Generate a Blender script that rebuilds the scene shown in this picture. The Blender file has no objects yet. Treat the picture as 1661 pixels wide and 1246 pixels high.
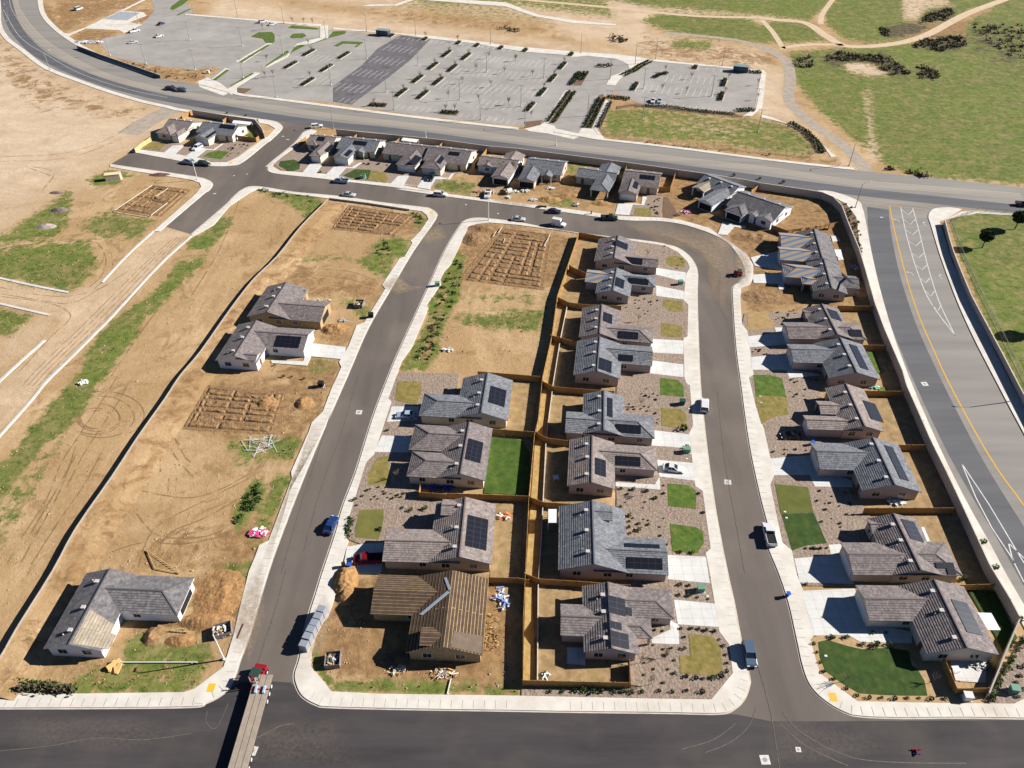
import bpy, bmesh, math, random
from mathutils import Vector, Matrix, noise
from mathutils.geometry import tessellate_polygon
random.seed(7)
R=math.radians
sc=bpy.context.scene
COL=sc.collection
# ---------------- camera model (photo pixels 1661x1246 <-> ground) -------------
F=1240.0; CX=830.5; CY=623.0; H=120.0
PT=math.atan(1038/1240); SP,CP=math.sin(PT),math.cos(PT)
def w2(u,v,z=0.0):
    x=(u-CX)/F; y=-(v-CY)/F
    t=(z-H)/(-SP+y*CP)
    return Vector((x*t,(CP+y*SP)*t,z))
def proj(X,Y,Z=0.0):
    dz=Z-H; dep=Y*CP-dz*SP
    return (CX+F*X/dep, CY-F*(Y*SP+dz*CP)/dep)
V=dict(px=(0,0,1),z1=(60,900,6.152),z2=(600,920,6.644),z3=(870,920,6.229),z4=(1380,920,6.231),z5=(360,1080,7.51),
 z6=(330,440,6.922),z7=(1350,820,7.222),z8=(1290,610,5.662),n1=(210,170,7.55),n2=(470,200,10.38),n3=(610,215,9.228),
 n4=(770,230,9.771),n5=(920,250,9.228),n6=(1090,270,7.55),n7=(1190,360,7.222),n8=(1190,480,6.644),
 p1=(100,0,7.55),p2=(300,0,6.388),p3=(540,40,6.388),p4=(780,60,6.388),p5=(1000,80,6.388),p6=(560,0,4.885),p7=(740,270,6.921),p8=(1500,320,8.304))
for r,y in (('a',0),('b',300),('c',610),('d',926)):
    for i,x in enumerate((0,410,820,1230)): V[r+str(i)]=(x,y,3.863 if i<3 else 3.854)
def P(v,*pts):
    ox,oy,s=V[v]; return [(ox+a/s,oy+b/s) for a,b in pts]
def G(pts,z=0.0): return [w2(u,v,z) for u,v in pts]
def smooth(pts,n=5):
    o=[]; N=len(pts)
    for i in range(N-1):
        p0=pts[max(i-1,0)];p1=pts[i];p2=pts[i+1];p3=pts[min(i+2,N-1)]
        for k in range(n):
            t=k/n
            o.append(tuple(.5*((2*p1[j])+(-p0[j]+p2[j])*t+(2*p0[j]-5*p1[j]+4*p2[j]-p3[j])*t*t+(-p0[j]+3*p1[j]-3*p2[j]+p3[j])*t**3) for j in (0,1)))
    o.append(tuple(pts[-1])); return o
# ---------------- materials -------------
MATS={}
def mat(name,col,rough=.85,col2=None,scale=1.0,detail=6,spec=.3,metal=0,bump=0,stretch=None,col3=None,scale3=8,mix3=.5,lo=.35,hi=.65,emis=None):
    if name in MATS: return MATS[name]
    m=bpy.data.materials.new(name); m.use_nodes=True; n=m.node_tree.nodes; l=m.node_tree.links
    b=n['Principled BSDF']; b.inputs['Roughness'].default_value=rough; b.inputs['Metallic'].default_value=metal
    b.inputs['Specular IOR Level'].default_value=spec
    b.inputs['Base Color'].default_value=(*col,1)
    if col2:
        g=n.new('ShaderNodeNewGeometry'); mp=n.new('ShaderNodeMapping'); l.new(g.outputs['Position'],mp.inputs[0])
        if stretch: mp.inputs['Rotation'].default_value=(0,0,stretch[0]); mp.inputs['Scale'].default_value=(stretch[1],stretch[2],1)
        t=n.new('ShaderNodeTexNoise'); t.inputs['Scale'].default_value=scale; t.inputs['Detail'].default_value=detail; t.inputs['Roughness'].default_value=.62
        l.new(mp.outputs[0],t.inputs['Vector'])
        r=n.new('ShaderNodeMapRange'); r.inputs[1].default_value=lo; r.inputs[2].default_value=hi; l.new(t.outputs[0],r.inputs[0])
        mx=n.new('ShaderNodeMix'); mx.data_type='RGBA'; mx.inputs[6].default_value=(*col,1); mx.inputs[7].default_value=(*col2,1)
        l.new(r.outputs[0],mx.inputs[0]); out=mx.outputs[2]
        if col3:
            t3=n.new('ShaderNodeTexNoise'); t3.inputs['Scale'].default_value=scale3; t3.inputs['Detail'].default_value=4; l.new(g.outputs['Position'],t3.inputs['Vector'])
            r3=n.new('ShaderNodeMapRange'); r3.inputs[1].default_value=.5; r3.inputs[2].default_value=.72; r3.inputs[4].default_value=mix3; l.new(t3.outputs[0],r3.inputs[0])
            m3=n.new('ShaderNodeMix'); m3.data_type='RGBA'; l.new(r3.outputs[0],m3.inputs[0]); l.new(out,m3.inputs[6]); m3.inputs[7].default_value=(*col3,1); out=m3.outputs[2]
        l.new(out,b.inputs['Base Color'])
        if bump:
            bp=n.new('ShaderNodeBump'); bp.inputs['Strength'].default_value=bump; bp.inputs['Distance'].default_value=.3; l.new(t.outputs[0],bp.inputs['Height']); l.new(bp.outputs[0],b.inputs['Normal'])
    MATS[name]=m; return m
def roofmat(name,c1,c2,mortar,row=.44,bw=.36,mott=(.3,.3,.3)):
    m=bpy.data.materials.new(name); m.use_nodes=True; n=m.node_tree.nodes; l=m.node_tree.links; b=n['Principled BSDF']
    if 'batten' not in name: c1=tuple(x*.84 for x in c1); c2=tuple(x*.88 for x in c2)
    b.inputs['Roughness'].default_value=.85; b.inputs['Specular IOR Level'].default_value=.15
    uv=n.new('ShaderNodeUVMap'); uv.uv_map='uv'
    br=n.new('ShaderNodeTexBrick'); br.inputs['Scale'].default_value=1; br.inputs['Brick Width'].default_value=bw; br.inputs['Row Height'].default_value=row
    br.inputs['Mortar Size'].default_value=.012 if row<.5 else .055; br.inputs['Mortar Smooth'].default_value=.5; br.inputs['Bias'].default_value=0
    br.inputs['Color1'].default_value=(*c1,1); br.inputs['Color2'].default_value=(*c2,1); br.inputs['Mortar'].default_value=(*mortar,1)
    l.new(uv.outputs[0],br.inputs['Vector'])
    g=n.new('ShaderNodeNewGeometry'); t=n.new('ShaderNodeTexNoise'); t.inputs['Scale'].default_value=.9; t.inputs['Detail'].default_value=6; t.inputs['Roughness'].default_value=.7; l.new(g.outputs['Position'],t.inputs['Vector'])
    r=n.new('ShaderNodeMapRange'); r.inputs[1].default_value=.38; r.inputs[2].default_value=.66; r.inputs[3].default_value=.78; r.inputs[4].default_value=1.22; l.new(t.outputs[0],r.inputs[0])
    mx=n.new('ShaderNodeMix'); mx.data_type='RGBA'; mx.blend_type='MULTIPLY'; mx.inputs[0].default_value=1; l.new(br.outputs[0],mx.inputs[6]); l.new(r.outputs[0],mx.inputs[7]); l.new(mx.outputs[2],b.inputs['Base Color'])
    bp=n.new('ShaderNodeBump'); bp.inputs['Strength'].default_value=.12; bp.inputs['Distance'].default_value=.02; bp.invert=True; l.new(br.outputs[1],bp.inputs['Height']); l.new(bp.outputs[0],b.inputs['Normal'])
    MATS[name]=m; return m
M=mat
m_dirt_dark=M('turned_soil',(.31,.185,.085),.95,(.15,.085,.038),1.0,8,bump=.8,col3=(.46,.31,.17),scale3=2.5)
m_asph=M('street_asphalt',(.158,.133,.114),.9,(.100,.084,.074),.12,9,stretch=(R(22),1,.12),col3=(.23,.19,.15),scale3=.05,mix3=.45,lo=.3,hi=.7)
m_asph2=M('new_asphalt',(.068,.060,.060),.88,(.040,.035,.037),.25,9,stretch=(0,.15,1),col3=(.10,.085,.07),scale3=.09,mix3=.5)
m_art=M('arterial_asphalt',(.27,.25,.225),.9,(.21,.195,.18),.2,8,stretch=(R(-8),.08,1))
m_art_d=M('dark_lane_asphalt',(.125,.125,.132),.9,(.09,.09,.098),.2,8,stretch=(R(-8),.1,1))
m_art_p=M('pale_lane_asphalt',(.33,.295,.255),.9,(.27,.24,.21),.2,8,stretch=(R(-8),.08,1))
m_lot=M('parking_asphalt',(.34,.318,.290),.9,(.275,.255,.235),.15,8,col3=(.42,.40,.375),scale3=.04,mix3=.5)
m_lot_d=M('patched_asphalt',(.155,.142,.15),.9,(.105,.096,.103),.2,8)
m_conc=M('concrete',(.68,.64,.57),.85,(.57,.53,.47),.35,8,col3=(.42,.34,.25),scale3=.12,mix3=.35)
m_conc2=M('driveway_concrete',(.66,.65,.62),.8,(.57,.56,.53),.4,7)
m_gut=M('gutter_concrete',(.60,.53,.45),.85,(.46,.40,.33),.5,7)
m_gravel=M('rock_mulch',(.35,.27,.205),.95,(.20,.145,.11),2.2,9,bump=.7,col3=(.45,.37,.31),scale3=3.0,mix3=.6)
m_gravelb=M('brown_mulch',(.21,.13,.085),.95,(.12,.07,.045),1.7,9,bump=.6)
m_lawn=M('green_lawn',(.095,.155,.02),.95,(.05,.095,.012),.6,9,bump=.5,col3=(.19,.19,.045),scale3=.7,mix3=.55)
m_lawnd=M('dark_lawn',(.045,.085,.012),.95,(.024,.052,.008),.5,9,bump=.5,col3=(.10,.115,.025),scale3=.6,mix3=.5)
m_lawny=M('dormant_lawn',(.25,.19,.055),.95,(.155,.135,.03),.7,9,bump=.5,col3=(.33,.245,.11),scale3=.8,mix3=.6)
m_yard=M('bare_yard_soil',(.40,.27,.135),.95,(.25,.16,.075),.6,8,bump=.4,col3=(.22,.20,.05),scale3=.35,mix3=.45)
m_tanmulch=M('tan_bed_mulch',(.46,.32,.17),.95,(.36,.24,.12),1.2,8)
m_white=M('white_paint',(.72,.72,.70),.6)
m_ywl=M('yellow_line_paint',(.62,.34,.035),.7)
m_wht=M('marking_paint',(.66,.66,.63),.7,(.5,.5,.47),.9,6)
m_ypale=M('worn_yellow_paint',(.50,.42,.24),.8)
m_wood=M('fence_cedar',(.40,.225,.075),.85,(.27,.145,.05),.9,6,stretch=(0,3,3),lo=.3,hi=.7)
m_woodd=M('framing_lumber',(.60,.43,.20),.8,(.48,.32,.13),1.5,5)
m_block=M('block_wall',(.47,.42,.37),.9,(.40,.355,.31),1.2,6)
m_cap=M('wall_cap',(.62,.56,.47),.85,(.5,.45,.38),1.0,5)
m_glass=M('dark_glass',(.02,.025,.03),.12,spec=.6)
m_frame=M('window_frame',(.68,.66,.60),.6)
m_solar=M('solar_cell',(.009,.010,.016),.3,spec=.6)
m_solarf=M('solar_frame',(.085,.09,.115),.45,metal=.3)
m_fascia=M('fascia_board',(.30,.27,.25),.8)
m_fasciaw=M('white_fascia',(.62,.62,.62),.7)
m_metal=M('galvanised_metal',(.42,.42,.42),.45,metal=.5)
m_pole=M('pole_grey',(.30,.29,.27),.6)
m_polel=M('pole_light',(.62,.61,.57),.55)
m_tyre=M('tyre_rubber',(.015,.015,.015),.9)
m_leaf=M('leaf_green',(.060,.105,.020),.9,(.030,.060,.010),3,3)
m_leafd=M('leaf_dark',(.040,.068,.022),.9,(.020,.036,.012),3,3)
m_leafy=M('leaf_olive',(.17,.18,.045),.9,(.10,.11,.03),3,3)
m_shrubd=M('shrub_dry',(.12,.095,.055),.9,(.06,.05,.03),3,3)
m_bark=M('bark',(.12,.085,.06),.9)
m_twig=M('twig_brown',(.20,.15,.13),.9)
m_blue=M('blue_plastic',(.02,.10,.48),.5)
m_green=M('utility_green',(.13,.27,.19),.6)
m_pink=M('pink_wrap',(.62,.08,.22),.6)
m_red=M('red_machine',(.27,.012,.02),.4)
m_osb=M('osb_sheathing',(.43,.31,.165),.85,(.30,.20,.10),2,5)
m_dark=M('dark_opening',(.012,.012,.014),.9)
m_stucco={k:M('stucco_'+k,c,.9,tuple(x*.9 for x in c),.8,4) for k,c in dict(pink=(.47,.37,.33),beige=(.50,.42,.34),cream=(.62,.56,.44),white=(.70,.71,.73),grey=(.42,.38,.36)).items()}
RM={'slate':roofmat('slate_tiles',(.175,.183,.205),(.275,.283,.30),(.055,.058,.066)),
 'brown':roofmat('brown_tiles',(.20,.172,.167),(.30,.26,.25),(.06,.05,.05)),
 'warm':roofmat('warm_tiles',(.26,.215,.20),(.37,.315,.285),(.07,.055,.055)),
 'dark':roofmat('dark_grey_tiles',(.165,.155,.16),(.26,.245,.245),(.045,.043,.047)),
 'felt':roofmat('roof_battens',(.10,.065,.045),(.085,.055,.04),(.50,.38,.18),row=.62,bw=80)}
RM['flash']=M('pale_blue_flashing',(.50,.56,.64),.5)
RM['paper']=M('roof_underlay',(.16,.115,.085),.9,(.12,.09,.065),1,4)
RM['battenpale']=roofmat('batten_underlay',(.36,.31,.24),(.33,.28,.21),(.16,.12,.085),row=.55,bw=80)
def stripemat():
    m=bpy.data.materials.new('striped_tile_stacks'); m.use_nodes=True; n=m.node_tree.nodes; l=m.node_tree.links; b=n['Principled BSDF']; b.inputs['Roughness'].default_value=.8
    uv=n.new('ShaderNodeUVMap'); uv.uv_map='uv'; mp=n.new('ShaderNodeMapping'); mp.inputs['Rotation'].default_value=(0,0,R(62)); l.new(uv.outputs[0],mp.inputs[0])
    wv=n.new('ShaderNodeTexWave'); wv.inputs['Scale'].default_value=.17; wv.inputs['Distortion'].default_value=.8; l.new(mp.outputs[0],wv.inputs[0])
    cr=n.new('ShaderNodeValToRGB'); e=cr.color_ramp.elements; e[0].position=.12; e[0].color=(.13,.19,.33,1); e[1].position=.9; e[1].color=(.42,.29,.17,1)
    x=e.new(.5); x.color=(.27,.28,.24,1)
    l.new(wv.outputs[1],cr.inputs[0]); l.new(cr.outputs[0],b.inputs['Base Color']); MATS['stripe']=m; return m
RM['stripe']=stripemat()
# ---------------- object helpers -------------
def link(name,me,m=None,parent=None):
    o=bpy.data.objects.new(name,me); COL.objects.link(o)
    if m is not None and me is not None:
        for x in (m if isinstance(m,(list,tuple)) else [m]): me.materials.append(x)
    if parent is not None: o.parent=parent
    return o
def tag(o,label=None,cat=None,group=None,kind=None):
    if label: o['label']=label
    if cat: o['category']=cat
    if group: o['group']=group
    if kind: o['kind']=kind
    return o
def empty(name,loc,rz=0,label=None,cat=None,group=None):
    o=bpy.data.objects.new(name,None); COL.objects.link(o); o.location=loc; o.rotation_euler=(0,0,rz); o.empty_display_size=.5
    return tag(o,label,cat,group)
class MB:
    def __init__(s): s.v=[];s.f=[];s.mi=[];s.uv=[]
    def face(s,pts,mi=0,uv=None):
        i=len(s.v); s.v+= [tuple(p) for p in pts]; s.f.append(list(range(i,i+len(pts)))); s.mi.append(mi); s.uv.append(uv)
    def box(s,x0,x1,y0,y1,z0,z1,mi=0,M4=None):
        p=[Vector((x,y,z)) for z in (z0,z1) for x,y in ((x0,y0),(x1,y0),(x1,y1),(x0,y1))]
        if M4 is not None: p=[M4@q for q in p]
        for q in ((0,3,2,1),(4,5,6,7),(0,1,5,4),(1,2,6,5),(2,3,7,6),(3,0,4,7)): s.face([p[k] for k in q],mi)
    def bar(s,a,b,w,h=None,mi=0,up=Vector((0,0,1))):
        a=Vector(a);b=Vector(b);h=h or w; d=(b-a)
        if d.length<1e-6: return
        d.normalize(); u=up if abs(d.dot(up))<.99 else Vector((1,0,0)); sx=d.cross(u).normalized(); sy=sx.cross(d)
        q=[[c+sx*(i*w/2)+sy*(j*h/2) for i,j in ((-1,-1),(1,-1),(1,1),(-1,1))] for c in (a,b)]
        s.face(q[0][::-1],mi); s.face(q[1],mi)
        for k in range(4): s.face([q[0][k],q[0][(k+1)%4],q[1][(k+1)%4],q[1][k]],mi)
    def cyl(s,c,r,h,n=10,r2=None,mi=0,axis='z'):
        r2=r if r2 is None else r2; c=Vector(c)
        ax={'z':(Vector((1,0,0)),Vector((0,1,0)),Vector((0,0,1))),'x':(Vector((0,1,0)),Vector((0,0,1)),Vector((1,0,0))),'y':(Vector((0,0,1)),Vector((1,0,0)),Vector((0,1,0)))}[axis]
        A=[c+ax[0]*r*math.cos(2*math.pi*k/n)+ax[1]*r*math.sin(2*math.pi*k/n) for k in range(n)]
        B=[c+ax[2]*h+ax[0]*r2*math.cos(2*math.pi*k/n)+ax[1]*r2*math.sin(2*math.pi*k/n) for k in range(n)]
        s.face(A[::-1],mi); s.face(B,mi)
        for k in range(n): s.face([A[k],A[(k+1)%n],B[(k+1)%n],B[k]],mi)
    def mesh(s,name='m'):
        me=bpy.data.meshes.new(name); me.from_pydata(s.v,[],s.f); 
        for p,mi in zip(me.polygons,s.mi): p.material_index=mi
        if any(u for u in s.uv):
            L=me.uv_layers.new(name='uv'); k=0
            for u,f in zip(s.uv,s.f):
                for j in range(len(f)):
                    L.data[k].uv=u[j] if u else (0,0); k+=1
        return me
    def build(s,name,m,parent=None): return link(name,s.mesh(name),m,parent)
_zc={}
def slab(name,px,z,m,base=None,label=None,kind='structure',holes=()):
    k=round(z,3); _zc[k]=_zc.get(k,-1)+1; z=z+(_zc[k]%9)*.004 if z>.04 else z
    loops=[G(px,z)]+[G(h,z) for h in holes]
    tris=tessellate_polygon(loops); flat=[p for L in loops for p in L]
    mb=MB(); 
    for t in tris:
        a,b,c=[flat[i] for i in t]
        if (b-a).cross(c-a).z<0: b,c=c,b
        mb.face((a,b,c))
    if base is not None:
        for L in loops:
            n=len(L); 
            for i in range(n):
                a,b=L[i],L[(i+1)%n]; mb.face((a,b,Vector((b.x,b.y,base)),Vector((a.x,a.y,base))))
    o=mb.build(name,m); tag(o,label,kind=kind); return o
def offs(W,d):
    o=[]
    for i,p in enumerate(W):
        a=W[max(i-1,0)];b=W[min(i+1,len(W)-1)]; t=Vector((b.x-a.x,b.y-a.y)).normalized()
        o.append(Vector((p.x-t.y*d,p.y+t.x*d,p.z)))
    return o
def strip_faces(mb,W,d0,d1,z,base=None,mi=0):
    A=offs(W,d0);B=offs(W,d1)
    for i in range(len(W)-1):
        q=[A[i],A[i+1],B[i+1],B[i]]; q=[Vector((p.x,p.y,z)) for p in q]
        if (q[1]-q[0]).cross(q[2]-q[0]).z<0: q=q[::-1]
        mb.face(q,mi)
        if base is not None:
            for E in (A,B):
                a,b=E[i],E[i+1]; mb.face([(a.x,a.y,z),(b.x,b.y,z),(b.x,b.y,base),(a.x,a.y,base)],mi)
def strip(name,px,d0,d1,z,m,base=None,sm=True,label=None,kind='structure'):
    mb=MB(); strip_faces(mb,G(smooth(px,4) if sm else px),d0,d1,z,base); o=mb.build(name,m); tag(o,label,kind=kind); return o
# ================= SETTING: ground ==================
def segdist(p,poly):
    x,y=p; ins=False; n=len(poly); dm=1e18
    for i in range(n):
        x1,y1=poly[i];x2,y2=poly[(i+1)%n]
        if (y1>y)!=(y2>y) and x<(x2-x1)*(y-y1)/(y2-y1)+x1: ins=not ins
        dx,dy=x2-x1,y2-y1; t=max(0,min(1,((x-x1)*dx+(y-y1)*dy)/(dx*dx+dy*dy+1e-9)))
        d=(x-x1-t*dx)**2+(y-y1-t*dy)**2
        if d<dm: dm=d
    d=math.sqrt(dm); return d if ins else -d
REG=[] # (channel, strength, feather, poly)
def reg(ch,s,f,pts):
    xs=[p[0] for p in pts];ys=[p[1] for p in pts]; REG.append((ch,s,f,pts,min(xs)-f,max(xs)+f,min(ys)-f,max(ys)+f))
# channels 0 grass 1 brown 2 pale 3 scrub(dark)
reg(2,.9,60,[(-700,-200),(-5,-20),(10,60),(80,112),(180,160),(300,195),(240,225),(180,265),(60,330),(-20,400),(-700,500)])
reg(1,.45,30,[(0,60),(80,130),(180,175),(250,185),(160,185),(60,170),(0,120)])
reg(0,.75,9,P('b0',(160,225),(300,130),(440,40),(450,100),(430,240),(350,330),(200,350),(0,370),(-60,420),(-30,340)))
reg(0,.85,14,P('b0',(0,400),(350,360),(560,360),(600,520),(540,600),(420,670),(100,600),(-60,570),(-100,450)))
reg(0,.7,12,P('b0',(500,260),(700,150),(760,190),(900,210),(960,220),(880,330),(600,330)))
reg(0,.9,6,P('a0',(550,1130),(680,1070),(840,1090),(700,1160),(600,1170)))
reg(0,.8,6,P('a0',(370,1236),(430,1190),(460,1236)))
reg(0,.8,8,P('b0',(-60,760),(200,830),(120,900),(80,950),(-60,960)))
reg(2,.6,20,P('b0',(0,960),(280,830),(330,870),(270,960),(0,1150)))
reg(0,1,9,P('b0',(1340,210),(1450,200),(1440,250),(1300,400),(1180,400),(1170,360),(1280,310)))
reg(0,.95,10,P('b0',(1280,450),(1260,500),(1150,600),(980,780),(900,830),(850,960),(740,1080),(640,1236),(500,1236),(540,1050),(700,860),(1000,650),(1100,500)))
reg(0,.9,10,P('c0',(640,0),(560,150),(420,350),(300,400),(180,560),(60,720),(-80,850),(-100,600),(60,520),(250,260),(480,0)))
reg(0,.45,22,P('c0',(420,350),(300,560),(200,800),(60,1000),(0,1100),(-80,1000),(60,720)))
reg(0,.7,7,P('b1',(-20,20),(250,45),(450,85),(400,180),(330,210),(280,160),(100,60)))
reg(0,.75,8,P('b1',(860,310),(990,330),(960,450),(880,470),(860,600),(760,560),(640,480),(300,470),(290,450),(700,460),(780,350)))
reg(1,.6,20,P('b1',(480,130),(980,170),(1090,220),(1000,330),(700,330),(460,250)))
reg(0,.8,7,P('b1',(980,170),(1090,210),(1060,290),(1020,260)))
reg(1,.5,18,P('b1',(300,480),(800,600),(780,720),(400,700),(0,800),(0,640)))
reg(0,.85,6,P('b1',(555,730),(640,720),(600,770),(740,760),(700,850),(680,830)))
reg(1,.75,14,P('b1',(440,900),(600,860),(620,980),(560,1000),(420,960)))
reg(1,.8,12,P('b1',(360,1080),(550,1090),(540,1236),(0,1236),(100,1190)))
reg(0,.5,10,P('b1',(360,1090),(510,1110),(500,1190),(360,1180)))
reg(1,.75,14,P('b1',(1340,250),(1661,240),(1661,640),(1300,560),(1290,450)))
reg(1,.75,14,P('b2',(0,240),(430,330),(330,640),(0,620)))
reg(0,.9,7,P('b1',(1270,420),(1330,440),(1310,560),(1290,700),(1190,900),(1150,1080),(1080,1160),(920,1150),(1000,1020),(1100,870),(1100,740),(1200,560)))
reg(1,.6,5,P('b1',(1180,640),(1220,660),(1180,870),(1100,1100),(1030,1090),(1110,880)))
reg(0,.7,12,P('b1',(1250,820),(1661,800),(1661,905),(1350,890)))
reg(0,.8,12,P('b2',(0,790),(240,780),(230,910),(0,905)))
reg(0,.4,20,P('b2',(0,660),(290,690),(250,760),(0,740)))
reg(0,.4,15,P('b1',(1270,680),(1661,660),(1661,730),(1280,730)))
reg(1,.55,20,P('c0',(1330,20),(1661,20),(1661,400),(1120,400),(1120,330)))
reg(0,.55,14,P('c0',(1400,400),(1661,380),(1661,530),(1450,540)))
reg(1,.6,14,P('c1',(0,40),(520,20),(440,250),(350,330),(250,520),(100,380),(0,380)))
reg(0,.8,8,P('c1',(80,390),(320,380),(240,520),(100,520)))
reg(0,1,7,P('c0',(1661,620),(1560,690),(1490,800),(1450,950),(1500,1000),(1600,830),(1661,800)))
reg(0,1,7,P('c1',(0,640),(70,640),(80,700),(0,900)))
reg(0,.8,9,P('c1',(130,630),(240,610),(220,700),(120,900),(60,1060),(0,1080),(0,900),(60,800)))
reg(1,.5,10,P('c1',(70,660),(140,650),(100,800),(60,820)))
reg(1,.6,25,P('c0',(1100,1000),(1661,900),(1661,1100),(1580,1236),(700,1236),(850,1080)))
reg(0,.7,8,P('c0',(1400,1190),(1661,1160),(1661,1236),(1400,1236)))
reg(1,.8,20,P('d0',(1230,30),(1500,40),(1520,300),(1400,420),(1000,340),(830,380),(850,300),(1150,310)))
reg(0,.85,10,P('d0',(800,420),(920,380),(1000,480),(1300,450),(1340,540),(1200,740),(1000,765),(560,770),(-50,760),(0,735),(130,690),(420,720),(560,600),(760,560)))
reg(1,.5,12,P('d0',(570,590),(1000,600),(1250,640),(1150,690),(800,710),(600,690)))
reg(1,.5,40,P('d0',(0,600),(540,600),(560,640),(120,690),(0,700)))
reg(0,.9,8,P('d0',(1450,0),(1560,0),(1540,60),(1470,50)))
reg(1,.85,20,P('d1',(380,330),(530,200),(540,20),(760,20),(1480,40),(1600,60),(1590,700),(800,700),(500,660),(380,560)))
reg(0,.75,9,P('d1',(380,450),(440,600),(520,690),(1000,680),(1600,690),(1661,720),(1661,780),(500,750),(370,600)))
reg(1,.5,8,P('d1',(1180,690),(1661,690),(1661,760),(1180,760)))
reg(1,.9,10,P('d1',(520,20),(620,10),(630,180),(540,230),(500,190)))
reg(1,.5,10,P('c1',(1500,400),(1661,340),(1661,760),(1480,760)))
reg(2,.25,15,P('c1',(1510,800),(1640,800),(1630,1236),(1500,1236)))
# N row yards under construction
reg(1,.75,14,[(770,262),(1000,272),(1130,285),(1240,300),(1340,320),(1390,430),(1410,490),(1215,505),(1207,430),(1160,375),(1100,355),(1070,345),(960,325),(770,300)])
reg(0,.6,5,P('n4',(150,180),(480,200),(480,260),(160,210)))
reg(0,.6,6,P('n5',(0,130),(500,190),(300,210),(180,290),(0,320)))
reg(0,.7,5,P('n4',(1150,900),(1350,830),(1560,900),(1600,1050),(1160,1020)))
reg(0,.7,6,P('n3',(850,720),(1300,700),(1500,800),(1400,950),(850,860)))
# top far
reg(2,.9,14,[(330,30),(360,-5),(520,20),(640,35),(850,62),(1050,92),(1250,112),(1236,150),(1234,112),(1050,98),(850,73),(560,50),(430,36)])
reg(2,.8,14,[(-10,-60),(1000,-20),(1180,10),(1300,20),(1280,35),(1060,25),(1050,50),(1240,85),(1250,120),(1060,90),(930,60),(880,30),(560,5)])
reg(1,.55,18,[(1040,60),(1130,72),(1250,85),(1262,112),(1100,98),(1040,85)])
reg(1,.35,10,P('p6',(150,60),(380,50),(400,80),(1640,200),(1661,290),(1000,230),(400,170),(100,130)))
reg(0,.3,10,P('p6',(380,40),(520,-40),(1160,-40),(1380,80),(1661,140),(1661,190),(820,125),(400,70)))
reg(0,.55,9,[(560,-30),(960,-40),(1000,30),(840,10),(700,10)])
reg(1,.7,12,P('a0',(320,0),(880,-10),(850,40),(600,100),(420,190),(390,180)))
reg(1,.7,8,P('p1',(280,350),(740,390),(560,480),(400,560),(250,540),(80,450)))
reg(1,.7,8,P('p1',(860,90),(1150,130),(1100,230),(960,310),(880,230),(1040,160)))
# big field on the right
reg(0,.85,10,[(1280,85),(1420,74),(1500,68),(1600,20),(1700,-60),(3400,-300),(3400,420),(1661,300),(1490,285),(1425,262),(1398,235),(1330,180),(1290,130)])
reg(0,.9,8,P('a2',(860,130),(960,90),(1200,95),(1500,110),(1661,200),(1661,270),(1300,240),(1000,190)))
reg(0,.8,8,P('a2',(1040,250),(1280,260),(1290,310),(1050,300)))
reg(0,.85,8,P('a2',(480,-40),(900,40),(1300,70),(1661,100),(1900,130),(2050,0),(1800,-300),(500,-300)))
reg(0,.85,8,P('a3',(0,160),(100,130),(300,150),(440,250),(160,270),(80,260)))
reg(0,.85,8,P('a3',(410,90),(480,0),(600,-200),(2600,-200),(1560,0),(1280,80),(1100,200),(900,250),(700,270),(530,240),(430,150)))
reg(2,.8,8,P('a3',(890,-80),(900,130),(1000,130),(1050,60),(1230,40),(1100,-80)))
reg(1,.8,7,P('a3',(820,180),(1100,120),(1300,130),(1300,280),(1050,300),(900,240)))
reg(3,.9,6,P('a3',(770,170),(820,190),(800,240),(860,240),(1000,200),(1080,170),(1010,150),(870,150)))
reg(3,.95,7,P('a3',(1060,80),(1200,50),(1240,90),(1140,140),(1010,140)))
reg(3,.95,8,P('a3',(980,260),(1200,220),(1300,230),(1280,300),(1150,330),(960,300)))
reg(3,.9,10,P('a3',(380,380),(480,320),(640,340),(800,350),(900,420),(960,460),(900,480),(800,450),(700,390),(550,390),(480,420)))
reg(2,.9,6,P('a3',(510,400),(640,385),(740,410),(850,470),(700,480),(560,450)))
reg(3,.8,7,P('a3',(990,420),(1100,430),(1140,500),(1000,490)))
reg(3,.5,10,P('a3',(210,350),(330,330),(340,430),(230,430)))
reg(3,.45,14,P('a3',(1300,150),(1661,150),(1661,400),(1500,400),(1290,280)))
reg(2,.55,6,P('a3',(640,560),(720,560),(720,800),(780,1000),(680,1040),(670,800)))
reg(2,.75,8,P('a3',(0,410),(150,420),(170,640),(260,760),(500,990),(700,1080),(560,1060),(480,980),(330,800),(0,720)))
reg(0,.65,10,P('a2',(640,690),(820,670),(1500,740),(1661,760),(1661,950),(1300,900),(610,850),(600,800)))
reg(2,.3,16,P('a2',(870,740),(1300,740),(1540,800),(1400,860),(1000,800)))
reg(0,.6,10,P('a3',(0,740),(200,790),(350,900),(330,980),(0,950)))
reg(1,.6,6,P('a2',(600,850),(1661,955),(1661,985),(1000,915),(600,872)))
reg(1,.6,6,P('a3',(0,955),(500,1000),(500,1030),(0,980)))
reg(1,.6,6,P('a0',(690,350),(900,400),(1230,440),(1390,425),(1240,510),(1000,490),(800,430)))
reg(1,.7,6,P('a0',(250,0),(300,30),(400,190),(370,200),(280,120)))
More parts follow.
